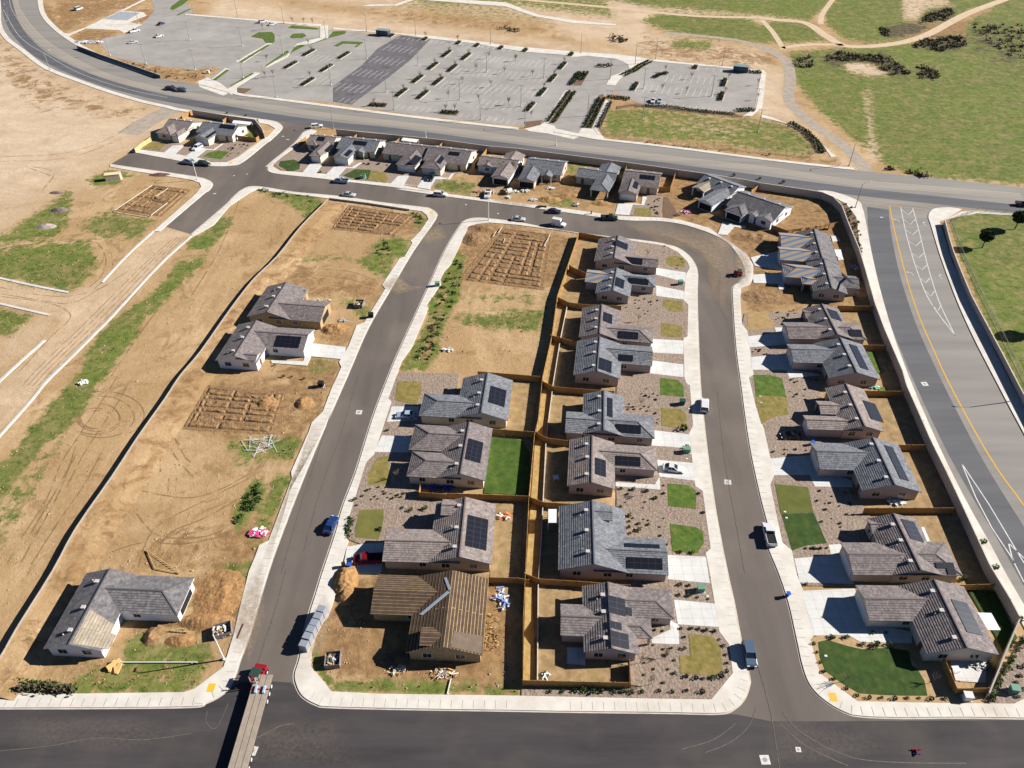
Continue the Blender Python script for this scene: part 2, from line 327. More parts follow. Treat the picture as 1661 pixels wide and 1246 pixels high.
# park lawn right
reg(0,1,5,[(1540,356),(1590,343),(1700,348),(2600,420),(2600,1400),(1900,900),(1661,640),(1600,520),(1560,420)])
reg(2,.25,30,[(1620,400),(1661,380),(1800,500),(1700,600),(1640,500)])
reg(2,.55,9,P('b0',(1040,262),(1210,318),(900,615),(600,930),(290,1236),(-60,1600),(-300,1500),(0,1236),(280,975),(400,860),(315,810),(-60,740),(-60,600),(430,680),(650,600),(960,290)))
PATHS=[(P('a3',(0,110),(130,125),(300,145),(430,230),(540,285),(700,290),(900,265),(1060,215),(1200,140),(1330,75),(1560,-10)),5),
 (P('a3',(530,280),(300,280),(150,300)),3.5),(P('a3',(160,310),(90,200),(20,125)),3),(P('a3',(390,150),(400,90),(470,-10)),3),
 (P('a3',(-1661,-20),(-900,50),(-400,100),(0,110)),4)]
GP=[(P('a2',(850,120),(880,170),(1000,200),(1400,240),(1600,280)),3.2)]
def chan(u,v):
    c=[0,0,0,0]
    for ch,s,f,pts,x0,x1,y0,y1 in REG:
        if x0<u<x1 and y0<v<y1:
            d=segdist((u,v),pts); k=max(0,min(1,.5+d/(2*f)))
            if k>0:
                k=k*k*(3-2*k)*s
                if ch==2 or ch==1: c[0]*=(1-k)
                if ch==2: c[1]*=(1-k)
                if ch==0: c[2]*=(1-.8*k)
                c[ch]=max(c[ch],k)
    return c
def ground():
    us=list(range(-560,-40,40))+list(range(-40,1702,7))+list(range(1710,2260,40))
    vs=[-404,-395,-380,-360,-330,-290,-240,-190,-140,-100,-60,-30]+list(range(-14,1262,6))+list(range(1270,1500,30))
    verts=[w2(u,v) for v in vs for u in us]; nu=len(us)
    faces=[(j*nu+i,j*nu+i+1,(j+1)*nu+i+1,(j+1)*nu+i) for j in range(len(vs)-1) for i in range(nu-1)]
    me=bpy.data.meshes.new('ground'); me.from_pydata(verts,[],[f[::-1] for f in faces])
    ca=me.color_attributes.new('cover','FLOAT_COLOR','POINT')
    k=0
    for v in vs:
        for u in us:
            c=chan(u,v); ca.data[k].color=c; k+=1
    o=link('ground',me); tag(o,kind='structure')
    m=bpy.data.materials.new('ground_cover'); m.use_nodes=True; n=m.node_tree.nodes; l=m.node_tree.links; b=n['Principled BSDF']; b.inputs['Roughness'].default_value=.95; b.inputs['Specular IOR Level'].default_value=.15
    at=n.new('ShaderNodeAttribute'); at.attribute_name='cover'; sep=n.new('ShaderNodeSeparateColor'); l.new(at.outputs['Color'],sep.inputs[0])
    g=n.new('ShaderNodeNewGeometry')
    def noi(s,d=8,r=.6,mp=None,dist=0):
        t=n.new('ShaderNodeTexNoise'); t.inputs['Scale'].default_value=s; t.inputs['Detail'].default_value=d; t.inputs['Roughness'].default_value=r; t.inputs['Distortion'].default_value=dist
        if mp:
            q=n.new('ShaderNodeMapping'); q.inputs['Rotation'].default_value=(0,0,mp[0]); q.inputs['Scale'].default_value=(mp[1],mp[2],1); l.new(g.outputs['Position'],q.inputs[0]); l.new(q.outputs[0],t.inputs['Vector'])
        else: l.new(g.outputs['Position'],t.inputs['Vector'])
        return t.outputs[0]
    def rng(x,a,bb,c=0,d=1):
        r=n.new('ShaderNodeMapRange'); r.inputs[1].default_value=a; r.inputs[2].default_value=bb; r.inputs[3].default_value=c; r.inputs[4].default_value=d; l.new(x,r.inputs[0]); return r.outputs[0]
    def mix(f,a,bb):
        x=n.new('ShaderNodeMix'); x.data_type='RGBA'
        l.new(f,x.inputs[0]) if not isinstance(f,float) else setattr(x.inputs[0],'default_value',f)
        for i,c in ((6,a),(7,bb)):
            if isinstance(c,tuple): x.inputs[i].default_value=(*c,1)
            else: l.new(c,x.inputs[i])
        return x.outputs[2]
    def mth(op,a,bb):
        x=n.new('ShaderNodeMath'); x.operation=op
        for i,c in enumerate((a,bb)):
            if isinstance(c,(int,float)): x.inputs[i].default_value=c
            else: l.new(c,x.inputs[i])
        return x.outputs[0]
    dirt=mix(rng(noi(.07,9,.62),.35,.65),(.53,.365,.20),(.38,.25,.125))
    dirt=mix(rng(noi(.5,8,.7),.45,.75),dirt,(.56,.39,.23))
    dirt=mix(rng(noi(.3,8,.62,(R(30),1,.07)),.48,.68,0,.55),dirt,(.30,.19,.09))
    dirt=mix(rng(noi(.25,7,.65,(R(-12),.1,1)),.55,.72,0,.5),dirt,(.58,.44,.28))
    dirt=mix(rng(noi(.028,6,.6,None,1.5),.40,.56,0,.75),dirt,(.36,.23,.108))
    dirt=mix(rng(noi(.11,8,.7,None,1.0),.54,.62,0,.6),dirt,(.24,.145,.062))
    dirt=mix(rng(noi(1.2,6,.7),.56,.74,0,.4),dirt,(.27,.155,.07))
    pale=mix(rng(noi(.1,9,.65),.35,.65),(.66,.53,.39),(.52,.40,.28))
    pale=mix(rng(noi(.03,8,.7,None,2),.5,.66,0,.6),pale,(.42,.30,.19))
    pale=mix(rng(noi(.5,7,.65,(R(-20),.12,1)),.52,.75,0,.6),pale,(.46,.33,.20))
    brown=mix(rng(noi(.5,9,.68),.38,.62),(.35,.215,.10),(.19,.11,.048))
    brown=mix(rng(noi(2.0,5,.7),.55,.75,0,.7),brown,(.47,.31,.16))
    grass=mix(rng(noi(.10,10,.75),.38,.62),(.11,.145,.03),(.22,.20,.065))
    grass=mix(rng(noi(.03,7,.65,None,1.2),.42,.6,0,.75),grass,(.15,.19,.035))
    grass=mix(rng(noi(.5,8,.75),.46,.66),grass,(.055,.085,.014))
    grass=mix(rng(noi(.2,9,.78),.51,.64,0,.8),grass,(.29,.225,.105))
    scrub=mix(rng(noi(.4,8,.7),.4,.62),(.055,.05,.03),(.15,.12,.06))
    nz=noi(.35,9,.75); nz2=noi(.16,10,.75,None,1.0)
    def thr(ch,a=.5,nn=nz,sharp=4.0):  # mask + noise -> patchy
        q=mth('ADD',mth('SUBTRACT',ch,a),mth('MULTIPLY',mth('SUBTRACT',nn,.5),3.2))
        x=n.new('ShaderNodeMath'); x.operation='MULTIPLY_ADD'; x.use_clamp=True; l.new(q,x.inputs[0]); x.inputs[1].default_value=sharp; x.inputs[2].default_value=.5
        gate=rng(ch,.02,.15); return mth('MULTIPLY',x.outputs[0],gate)
    c=dirt
    c=mix(mth('MULTIPLY',sep.outputs[2],.9),c,pale)
    c=mix(thr(sep.outputs[1],.42,nz2,3.0),c,brown)
    c=mix(thr(sep.outputs[0],.40,nz,2.6),c,grass)
    c=mix(thr(at.outputs['Alpha'],.45,nz2,4.0),c,scrub)
    l.new(c,b.inputs['Base Color'])
    bp=n.new('ShaderNodeBump'); bp.inputs['Strength'].default_value=.5; bp.inputs['Distance'].default_value=.4; l.new(noi(.7,8,.72),bp.inputs['Height']); l.new(bp.outputs[0],b.inputs['Normal'])
    me.materials.append(m)
ground()
# ================= roads ==================
L_K=P('d0',(0,857),(600,855),(1200,848),(1290,825),(1380,780),(1440,720),(1475,640),(1500,560),(1560,400))+P('c1',(90,1236),(200,930),(330,600),(440,340),(590,0))+P('b1',(720,900),(870,640),(1000,420),(1100,280),(1145,210),(1150,180),(1110,150),(1060,140),(800,110),(600,80),(470,65),(250,45),(100,20))+P('b0',(1580,10),(1520,30),(1470,70),(1400,140),(1200,310))
L_K=[(-300,1149)]+L_K
L_I=[(-300,1125)]+P('d0',(0,765),(400,770),(1150,760),(1215,740),(1400,600),(1420,540),(1470,380),(1480,330),(1510,200),(1560,0))+P('c1',(15,1130),(40,1060),(100,1030),(245,640),(240,600),(350,350),(370,290),(440,220),(500,60),(530,0))+P('b1',(555,1140),(540,1110),(600,1010),(650,880),(700,860),(830,650),(810,625),(920,460),(950,450),(1000,365),(990,350),(1050,290),(1100,215),(1090,190),(1060,165),(800,130),(480,85),(200,50),(20,30))+P('b0',(1560,50),(1440,130),(1340,250),(1270,290),(1210,320))
C_K=P('d1',(1661,872),(1000,862),(500,850),(400,835),(310,780),(270,700),(265,640),(290,560),(315,440),(350,290),(400,130),(440,0))+P('c1',(520,980),(560,830),(640,620),(700,430),(760,240),(840,30))+P('b1',(900,1080),(990,880),(1100,640),(1200,420),(1290,270),(1330,225),(1400,208),(1500,215),(1661,235))+P('b2',(340,285),(600,320),(900,355),(1050,385),(1130,430),(1180,490),(1200,560),(1197,700),(1205,1000),(1215,1236))+P('c2',(1235,260),(1270,560),(1320,900),(1385,1236))+P('d2',(1430,220),(1470,440),(1520,660),(1520,720),(1490,800),(1430,860),(1340,890),(1000,885),(400,878))
C_I=P('d1',(1661,782),(800,770),(490,755),(460,710),(365,600),(370,500),(410,350),(470,290),(520,150),(540,0))+P('c1',(600,1030),(570,995),(620,830),(710,540),(760,490),(800,370),(870,160),(850,140),(900,0))+P('b1',(930,1110),(1000,1010),(1100,770),(1090,750),(1180,620),(1175,590),(1200,540),(1240,500),(1310,350),(1350,260),(1400,245),(1480,235),(1661,250))+P('b2',(460,300),(700,335),(1000,380),(1080,420),(1140,480),(1155,520),(1130,560),(1115,720),(1145,750),(1140,950),(1115,960),(1120,1170))+P('c2',(1120,0),(1130,40),(1155,60),(1175,310),(1150,360),(1190,690),(1235,720),(1285,1080),(1255,1110),(1280,1236))+P('d2',(1340,380),(1400,460),(1425,640),(1290,805),(900,800))
NB_K=P('a1',(370,810),(320,830),(260,900),(100,1030),(95,1050),(130,1085),(400,1115),(600,1140),(1110,1200))+P('b1',(900,25),(1200,70),(1661,130))+P('b2',(400,175),(740,220),(950,225),(1100,245),(1220,280),(1300,310),(1390,360),(1450,430),(1490,500),(1500,560),(1470,610),(1430,640),(1425,700),(1445,1000),(1475,1236))+P('c2',(1530,430),(1600,760),(1661,1000))+P('c3',(60,1060),(130,1236))+P('d3',(190,200),(240,420),(280,600),(330,720),(420,810),(540,880),(640,905),(900,915),(1661,918))+[(2300,1182)]
NB_I=P('a1',(400,820),(290,900),(150,1010),(120,1040),(170,1070),(460,1090),(565,1110),(600,1125),(1110,1170))+P('b1',(930,0),(1210,55),(1661,110))+P('b2',(460,160),(700,195),(980,205),(1100,220),(1280,270),(1330,310),(1400,350),(1520,440))+P('n7',(110,330),(170,400),(230,500),(230,660),(180,740),(90,770),(80,900))+P('n8',(75,80),(90,300),(150,380),(215,850),(165,880),(240,1196))+P('c3',(35,330),(100,620),(75,680),(150,1040),(210,1090),(240,1236))+P('d3',(280,120),(350,400),(325,430),(385,640),(620,815),(1100,825),(1600,830),(1661,800))+[(1800,1100),(2300,1110)]
NW_K=P('n1',(30,575),(500,665),(950,745),(1250,745),(1400,690),(1661,480))+P('a1',(110,880),(180,810),(170,780),(130,760),(30,745))
NW_I=P('n1',(60,540),(560,600),(850,650),(1000,700),(1200,700),(1330,640),(1661,400))+P('a1',(90,860),(140,805),(100,780),(40,770))
ST_K=P('a0',(690,1030),(820,1050),(1200,1105),(1300,1130),(1330,1160),(1300,1200))+P('b0',(1270,60),(1000,290))
ST_I=P('a0',(690,1045),(830,1070),(1190,1125),(1250,1145),(1260,1170),(1230,1210))+P('b0',(1200,80),(960,290))
AS=[(1,0),(2.6,39),(15.5,62),(39,80),(77.7,108.7),(129.4,129.4),(181,147.6),(233,163),(274,172),(305,178.6),(418,193)]
AS=[(-4,-70)]+AS
AN=P('a0',(225,-220),(235,0),(260,100),(330,180),(400,235),(500,300),(640,370),(800,430),(960,480),(1100,510),(1250,530),(1430,580),(1500,600),(1661,620))+P('a1',(500,675),(1000,740),(1661,815))+P('a2',(300,830),(480,860),(600,880),(1000,925),(1661,1010))+P('a3',(600,1065),(1000,1105),(1661,1175))+[(2300,380)]
WT=[(545,209.5),(582,213.6),(650,220),(719,227),(792,237),(840,241),(1017,263.5),(1097,275),(1139,281),(1212,292),(1235,297),(1310,308)]
RS=[(1352,311),(1391,325),(1399,337),(1404,357),(1411.7,398.6),(1427,466),(1450.6,546.6),(1480.5,625.6),(1505,682.7),(1531,739.8),(1567.4,812.5),(1606.3,882.5),(1630,927),(1661,980.5),(1720,1080),(1790,1200)]
RE=[(1900,1130),(1760,880),(1661,703),(1611.5,610),(1580,549),(1552,487),(1526,417),(1510,365),(1506,352),(1509,343),(1518,337.6),(1541,336),(1580,340.5),(1661,347),(2300,412)]
loop=smooth(L_K)+P('b0',(1040,262))+ST_K[::-1]+NW_K+[(440,190),(500,201)]+smooth(NB_K)+[(2300,1600),(-300,1600)]
slab('residential_street',loop,.024,m_asph,holes=[smooth(C_K)])
slab('cross_street_paving',[(-300,1150)]+P('d0',(0,860),(1200,851),(1380,785),(1500,700),(1661,690))+P('d1',(240,700),(330,800),(500,855),(1661,876))+P('d2',(400,882),(1000,889),(1340,895),(1450,900))+[(1250,1170),(1330,1170),(1661,1168),(2300,1185),(2300,1600),(-300,1600)],.028,m_asph2)
slab('arterial_road',smooth(AS)+[(440,190),(506,201),(545,206)]+WT[1:]+smooth(RS)+smooth(RE)+smooth(AN)[::-1],.020,m_art)
strip('dark_lane',[(-2,-60),(12,10),(22,40),(38,63),(70,91),(135,122),(200,143),(262,158),(340,172),(430,188),(540,203),(640,213),(840,240),(1079,270),(1230,290),(1400,312),(1661,340),(2200,398)],-3.2,3.2,.026,m_art_d)
strip('dark_lane',[(1424,338),(1427,375),(1440,445),(1463,520),(1490,585),(1520,650),(1560,730),(1600,800),(1661,900),(1760,1070)],-3.4,3.4,.0295,m_art_d)
YC=P('a0',(110,-200),(60,0),(110,120),(200,230),(330,330),(600,470),(900,555),(1200,610),(1661,680))+P('a1',(500,742),(1000,800),(1661,888))+P('a2',(1000,1005),(1661,1080))+P('a3',(540,1150),(1000,1190),(1661,1245))
strip('pale_lane',YC,.6,4.2,.025,m_art_p)
mk=MB()
strip_faces(mk,G(smooth(YC,4)),-.12,.12,.034)
for o in (4.3,): strip_faces(mk,G(smooth(YC,4)),o-.1,o+.1,.034)
mk.build('centre_line_paint',m_ypale); tag(bpy.data.objects['centre_line_paint'],kind='structure')
YR=P('b3',(820,130),(850,280),(920,560),(1000,810),(1090,1020),(1190,1236))+P('c3',(1350,340),(1500,590),(1661,810))+[(1740,930),(1800,1020)]
mk=MB(); strip_faces(mk,G(smooth(YR,4)),-.17,.17,.034); 
strip_faces(mk,G(P('b3',(600,85),(820,105),(1020,130),(1090,145))),-.08,.08,.034); strip_faces(mk,G(P('b3',(650,112),(820,130),(1060,155))),-.08,.08,.034)
tag(mk.build('yellow_line_paint',m_ywl),kind='structure')
mk=MB()
def ln(px,w=.1,sm=False): strip_faces(mk,G(smooth(px,4) if sm else px),-w,w,.036)
BL=P('a0',(20,60),(100,200),(170,270),(270,330),(500,460),(800,560),(1050,612)); ln(BL,.09,True)
ln(P('b3',(890,140),(930,330),(1000,560),(1080,740),(1230,942)),.12,True); ln(P('b3',(965,145),(1010,310),(1060,510),(1130,730),(1230,942)),.12,True)
for y,xl,xr in ((155,895,967),(215,905,980),(280,918,998),(350,935,1018),(425,955,1035),(500,980,1052),(580,1006,1072),(665,1045,1098),(755,1090,1140)):
    ln(P('b3',(xl,y),((xl+xr)/2+8,y+32),(xr,y+2)),.12)
ln(P('c3',(1270,545),(1440,800),(1661,1170)),.11); ln(P('c3',(1270,545),(1360,760),(1460,950),(1580,1130),(1661,1290)),.11); ln(P('c3',(1565,1050),(1585,1130),(1600,1170)),.11); ln(P('c3',(1570,1050),(1661,1140)),.11)
def arrow(v,x,y,ang,flip=1):
    u0=w2(*P(v,(x,y))[0]); c,s=math.cos(ang),math.sin(ang)
    T=lambda a,b: (u0.x+(c*a-s*b*flip),u0.y+(s*a+c*b*flip),.036)
    mk.face([T(-1.6,-.09),T(.2,-.09),T(.2,.09),T(-1.6,.09)]); mk.face([T(.2,-.09),T(.7,.7),T(.5,.85),T(.0,.09)]); mk.face([T(.25,1.25),T(.1,.55),T(1.1,.65)])
for q in (('b3',870,220,R(100)),('b3',955,550,R(100)),('b3',1030,240,R(100),-1),('b3',1130,570,R(100),-1),('a0',32,28,R(100)),('a0',45,130,R(110))): arrow(*q)
for k in range(6):
    a=P('a0',(40+k*3,50+k*14),(41+k*3,56+k*14)); ln(a,.07)
for v,x,y in (('p7',110,430),('p7',470,530),('n1',1280,870),('n1',1440,850),('a1',190,855),('a1',220,875),('b3',770,203),('b0',1345,55)):
    a=P(v,(x-9,y),(x+9,y)); ln(a,.28)
# parking lot stalls
tag(mk.build('lane_paint',m_wht),kind='structure')
LOT=[(161,68),(179,91),(238,105),(318,114),(345,108),(358,112),(330,134),(372,150),(400,152),(420,158),(488,163),(521,164),(568,171.5),(669,186),(840,205),(853,205),(882,200),(897,212),(944,224),(948,206),(975,157),(983,155),(1000,152),(1048,171),(1130,177),(1221,185),(1234,114),(1058,100),(1010,126),(1003,124),(1018,112),(1022,103),(1010,95),(980,89),(936,86),(840,77),(565,51),(519,47),(430,36),(316,24),(300,0),(292,-40),(235,-40),(246,0),(252,15),(240,30),(205,55),(170,62)]
slab('parking_lot',LOT,.015,m_lot)
slab('patched_parking_lane',P('p3',(0,800),(190,830),(560,560),(800,370),(1010,150),(700,110),(460,250),(300,420),(0,640)),.021,m_lot_d)
e0=w2(521,163); e1=(w2(840,204)-e0).normalized(); e2=Vector((-e1.y,e1.x,0))
if e2.y<0: e2=-e2
mk=MB()
def stalls(v,x0,y0,x1,y1,h=5.2,dbl=True,ax=None):
    a=w2(*P(v,(x0,y0))[0]); b=w2(*P(v,(x1,y1))[0]); n_=max(1,int((b-a).length/2.75)); d=(b-a)/n_
    for i in range(n_+1):
        p=a+d*i; q=ax or e2
        mk.face([p+Vector((dx,dy,.03))+q*s for dx,dy,s in ((-.1,0,-h if dbl else 0),(.1,0,-h if dbl else 0),(.1,0,h),(-.1,0,h))])
    if dbl: strip_faces(mk,[a,b],-.05,.05,.031)
RWS=[('p3',20,640,340,670),('p3',250,490,530,530),('p3',420,360,700,395),('p3',560,235,830,270),
 ('p3',1030,610,1661,700),('p4',0,690,400,725),('p3',1170,480,1661,510),('p4',0,510,560,580),('p3',1290,330,1661,370),('p4',0,360,640,430),('p4',60,230,700,290),
 ('p5',520,300,980,325),('p5',290,410,1000,465)]
for q in RWS: stalls(*q)
for q in [('p3',60,800,180,815),('p3',640,870,1100,925),('p3',1310,960,1661,1000),('p4',0,870,330,910),('p5',480,590,1220,680)]: stalls(*q[:5],h=5,dbl=False)
for q in [('p3',1000,190,1280,215),('p3',1330,225,1480,240),('p3',1530,240,1661,255),('p4',0,120,180,135),('p4',230,150,420,170),('p5',850,215,1150,240),('p3',660,150,920,180)]: stalls(*q[:5],h=4.5,dbl=False)
stalls('p2',300,360,480,390); stalls('p2',1000,570,1560,620); stalls('p2',1180,820,1480,840)
tag(mk.build('stall_paint',m_wht),kind='structure')
# ================= kerbs, sidewalks ==================
def walk(name,K,I,label=None):
    slab(name,smooth(K)+I[::-1],.15,m_conc,base=0)
    strip('gutter',K,-.35,.35,.034,m_gut)
walk('sidewalk',L_K,L_I); walk('sidewalk',NB_K,NB_I); walk('sidewalk',NW_K,NW_I); walk('sidewalk',ST_K,ST_I)
slab('sidewalk',smooth(C_K+[C_K[0]]),.15,m_conc,base=0,holes=[C_I])
strip('gutter',C_K+[C_K[0]],-.35,.35,.034,m_gut)
for px,sgn in ((P('b0',(1200,320),(900,610),(600,930),(290,1236)),1),):
    pass
LK2=P('b0',(1205,318),(1050,455),(900,610),(700,830),(600,930),(440,1090),(290,1236))+P('c0',(200,150),(0,375))+[(-60,770)]
strip('kerb',LK2,-.35,.35,.15,m_conc2,base=0); strip('kerb',P('b0',(965,290),(800,440),(640,612)),-.35,.35,.15,m_conc2,base=0)
strip('kerb',P('b0',(-80,565),(0,585),(200,630),(430,675)),-.4,.4,.15,m_conc2,base=0); strip('kerb',P('b0',(-80,725),(0,745),(150,780),(315,818)),-.4,.4,.15,m_conc2,base=0); strip('kerb',P('b0',(280,975),(140,1100),(0,1230),(-100,1330)),-.4,.4,.15,m_conc2,base=0)
strip('arterial_sidewalk',AS,-2.4,0,.15,m_conc,base=0); strip('arterial_sidewalk',[(150,-900)]and AN[:9],0,2.6,.15,m_conc,base=0)
strip('arterial_sidewalk',AN[10:17],0,2.3,.15,m_conc,base=0); strip('arterial_sidewalk',AN[17:23],0,1.9,.15,m_conc,base=0)
slab('arterial_sidewalk',smooth([(1325,309),(1352,311),(1391,325),(1399,337),(1404,357),(1411.7,398.6),(1427,466),(1450.6,546.6),(1480.5,625.6),(1505,682.7),(1531,739.8),(1567.4,812.5),(1606.3,882.5),(1630,927),(1661,980.5),(1720,1080)])+[(1700,1090),(1655,1005),(1606,917),(1565,828),(1536,766),(1510,714),(1489,667),(1471,626),(1462,601),(1432,534),(1419,492),(1411,460),(1402,430),(1395,400),(1391,370),(1389,352),(1372,330),(1345,316)],.15,m_conc,base=0)
slab('arterial_sidewalk',[(1661,703),(1760,880),(1790,870),(1661,640)][::-1]and smooth(RE[1:12])+[(1560,339),(1533,356),(1524,359),(1545,425),(1580,500),(1603,548),(1640,622),(1690,705),(1790,870)],.15,m_conc,base=0)
slab('park_sidewalk',P('p8',(270,310),(660,180),(1240,235),(1400,250),(1400,215),(700,75))and [(1533,356),(1560,343),(1581,341.5),(1661,348),(2300,414),(2300,420),(1661,350.5),(1584,346)],.14,m_conc,base=0)
slab('street_apron',P('a0',(1240,510),(1300,485),(1380,520),(1450,575),(1400,600),(1250,545)),.04,m_conc)
slab('street_apron',P('a1',(0,0),(0,0),(0,0))and P('p4',(450,950),(640,900),(700,900),(760,920),(780,950),(1010,1000),(1040,950),(1060,945),(1200,950),(1280,1050),(1150,1050),(1050,1020),(960,1060),(700,1000),(500,975)),.042,m_conc)
# lot walks / beds / islands
for v,pts in [('p4',[(640,900),(700,890),(960,560),(870,555)]),('p4',[(1150,950),(1220,950),(1350,670),(1280,650)]),('p4',[(0,55),(400,100),(950,150),(1400,180),(1661,210),(1661,260),(1600,290),(1590,330),(1460,400),(1390,500),(1300,495),(1340,410),(1530,340),(1540,290),(1400,225),(1090,195),(940,210),(900,190),(430,150),(0,80)]),
  ('p5',[(0,60),(400,105),(1450,210),(1520,215),(1550,240),(1510,600),(1400,690),(1310,690),(1430,620),(1500,240),(1200,200),(380,125),(190,160),(150,220),(0,330),(0,280),(130,220),(120,150),(60,95),(0,80)]),
  ('p3',[(0,50),(560,85),(1100,155),(1661,215),(1661,190),(1000,115),(360,60),(0,30)]),('p2',[(0,155),(600,205),(1300,270),(1400,270),(1410,250),(1000,225),(0,140)]),
  ('p2',[(1400,270),(1480,260),(1480,400),(1300,450),(1150,470),(1060,590),(840,700),(800,690),(1050,580),(1160,450),(1400,390)]),
  ('p2',[(520,640),(600,650),(900,450),(860,445)]),('p2',[(270,825),(300,830),(460,720),(420,705)]),('p2',[(410,940),(480,980),(540,960),(540,900),(780,755),(720,750)]),
  ('p1',[(0,400),(80,410),(280,340),(720,130),(1000,150),(1040,190),(820,270),(980,300),(760,400),(700,370),(280,350),(60,450),(0,440)]),
  ('a3',[(20,715),(90,735),(250,800),(380,880),(450,950),(490,978),(455,982),(400,900),(300,830),(150,765),(20,735)]),
  ('a2',[(-1661,-90),(0,15),(200,90),(450,130),(690,150),(680,160),(420,145),(180,102),(0,40)]),('p1',[(720,130),(1000,-10),(1040,-10),(760,125)]),('p6',[(120,50),(200,35),(390,35),(520,-10),(560,-10),(400,45),(200,50)])]:
    slab('walkway',P(v,*pts),.10,m_conc,base=0)
slab('building_slab',P('p1',(500,240),(720,140),(960,160),(800,250),(520,235)),.13,M('wet_slab',(.36,.39,.41),.7,(.29,.31,.33),.3,5),base=0)
for v,pts,m in [('p4',[(700,900),(790,870),(980,565),(910,560)],m_gravelb),('p4',[(1060,940),(1150,945),(1285,660),(1270,590),(1230,600)],m_gravelb),('p4',[(1200,940),(1240,950),(1360,680),(1330,675)],m_gravelb),('p4',[(450,880),(640,860),(620,910),(470,945)],m_gravelb),
  ('p4',[(910,490),(960,500),(1010,400),(990,360),(1110,380),(1040,500),(960,500)],m_gravelb),('p3',[(360,845),(540,855),(570,815),(400,800)],m_gravelb),('p3',[(1110,925),(1280,940),(1315,900),(1140,885)],m_gravelb),
  ('p5',[(0,590),(180,565),(1230,670),(1300,690),(1300,700),(170,585),(0,620)],m_gravelb),('p2',[(540,910),(690,920),(620,965),(545,960)],m_gravelb)]:
    slab('planting_bed',P(v,*pts),.11,m,base=0)
for v,pts in [('p2',[(685,380),(760,335),(900,330),(930,360),(930,430),(900,450),(840,440),(810,400)]),('p2',[(1065,290),(1110,262),(1300,280),(1390,290),(1370,305)]),('p2',[(1090,380),(1120,350),(1230,345),(1260,370),(1220,392),(1110,393)]),('p2',[(590,650),(560,640),(850,465),(890,460)]),('p2',[(280,830),(320,830),(460,725),(430,720)]),
  ('p2',[(815,690),(840,690),(1080,540),(1060,520)]),('p2',[(1080,560),(1110,540),(1250,470),(1200,465),(1130,490)]),('p2',[(1270,470),(1480,400),(1460,395)]),('p2',[(1480,395),(1661,350),(1661,320),(1540,325)]),('p3',[(0,125),(150,72),(100,65),(0,70)]),('p3',[(10,218),(100,170),(320,180),(240,235),(230,225),(260,200),(110,195),(50,225)]),
  ('p2',[(470,900),(600,830),(720,760),(690,757),(480,880)]),('p1',[(1330,110),(1350,70),(1450,0),(1580,-20),(1480,60),(1370,120)]),('p1',[(1410,195),(1600,105),(1560,108),(1430,170)])]:
    slab('parking_lawn',P(v,*pts),.12,m_lawn,base=0)
# ================= yards ==================
slab('gravel_yard',[(1000,386),(1079,397),(1099,408),(1115,424),(1119,434),(1112,445),(1108,486),(1116,494),(1115,546),(1109,549),(1110,603),(1119,625),(1124,690),(1118,703),(1128,788),(1140,796),(1153,889),(1145,897),(1151,930),(1167,1024),(1182,1045),(1189,1091),(1154,1134),(1040,1133),(846,1130),(846,1118),(1024,1117),(1022,1080),(1000,1000),(1000,700),(1000,500),(1003,400)],.12,m_gravel,base=0)
slab('gravel_yard',[(650,604),(745,606),(740,640),(690,680),(690,720),(668,790),(690,800),(720,810),(725,870),(640,880),(600,888),(568,876),(558,868),(571,825),(594,750),(607,737),(617,706),(635,651),(630,646),(643,610)],.12,m_gravel,base=0)
slab('gravel_yard',[(1208,508)]+P('n8',(90,300),(150,380),(215,850),(165,880),(240,1196))+P('c3',(35,330),(100,620),(75,680),(150,1040),(210,1090),(240,1236))+[(1297,935),(1301,950),(1400,950),(1420,880),(1410,830),(1380,800),(1360,700),(1330,640),(1320,540),(1300,505)],.12,m_gravel,base=0)
slab('tan_bed',P('d3',(325,430),(385,640),(620,815),(1100,825),(1440,832),(1430,790),(1230,770),(1080,640),(1000,600),(880,440),(560,400),(380,400)),.122,m_tanmulch,base=0)
slab('gravel_yard',P('d3',(1440,832),(1600,830),(1661,800),(1900,700),(1900,300),(1661,400),(1440,770)),.12,m_gravel,base=0)
slab('gravel_yard',P('a1',(160,1000),(130,1030),(180,1065),(460,1085),(600,1120),(870,1150),(1120,1175),(1200,1110),(1340,1070),(1320,1040),(1180,1040),(900,1020),(600,960),(300,900)),.12,m_gravel,base=0)
slab('gravel_yard',P('n1',(70,535),(560,598),(850,648),(1000,695),(1200,695),(1330,635),(1600,420),(1550,440),(1300,430),(1200,470),(900,500),(500,480),(250,450)),.12,m_gravel,base=0)
slab('gravel_yard',P('n5',(930,915),(1400,940),(1440,640),(1200,600),(1140,760),(990,750)),.12,m_gravel,base=0)
slab('gravel_yard',P('n5',(1430,950),(1560,970),(1661,900),(1500,640),(1440,640)),.06,m_gravelb,base=0)
slab('planting_bed',P('b3',(500,110),(600,120),(640,280),(650,470),(625,420),(590,330),(560,230),(530,150)),.10,m_gravelb,base=0)
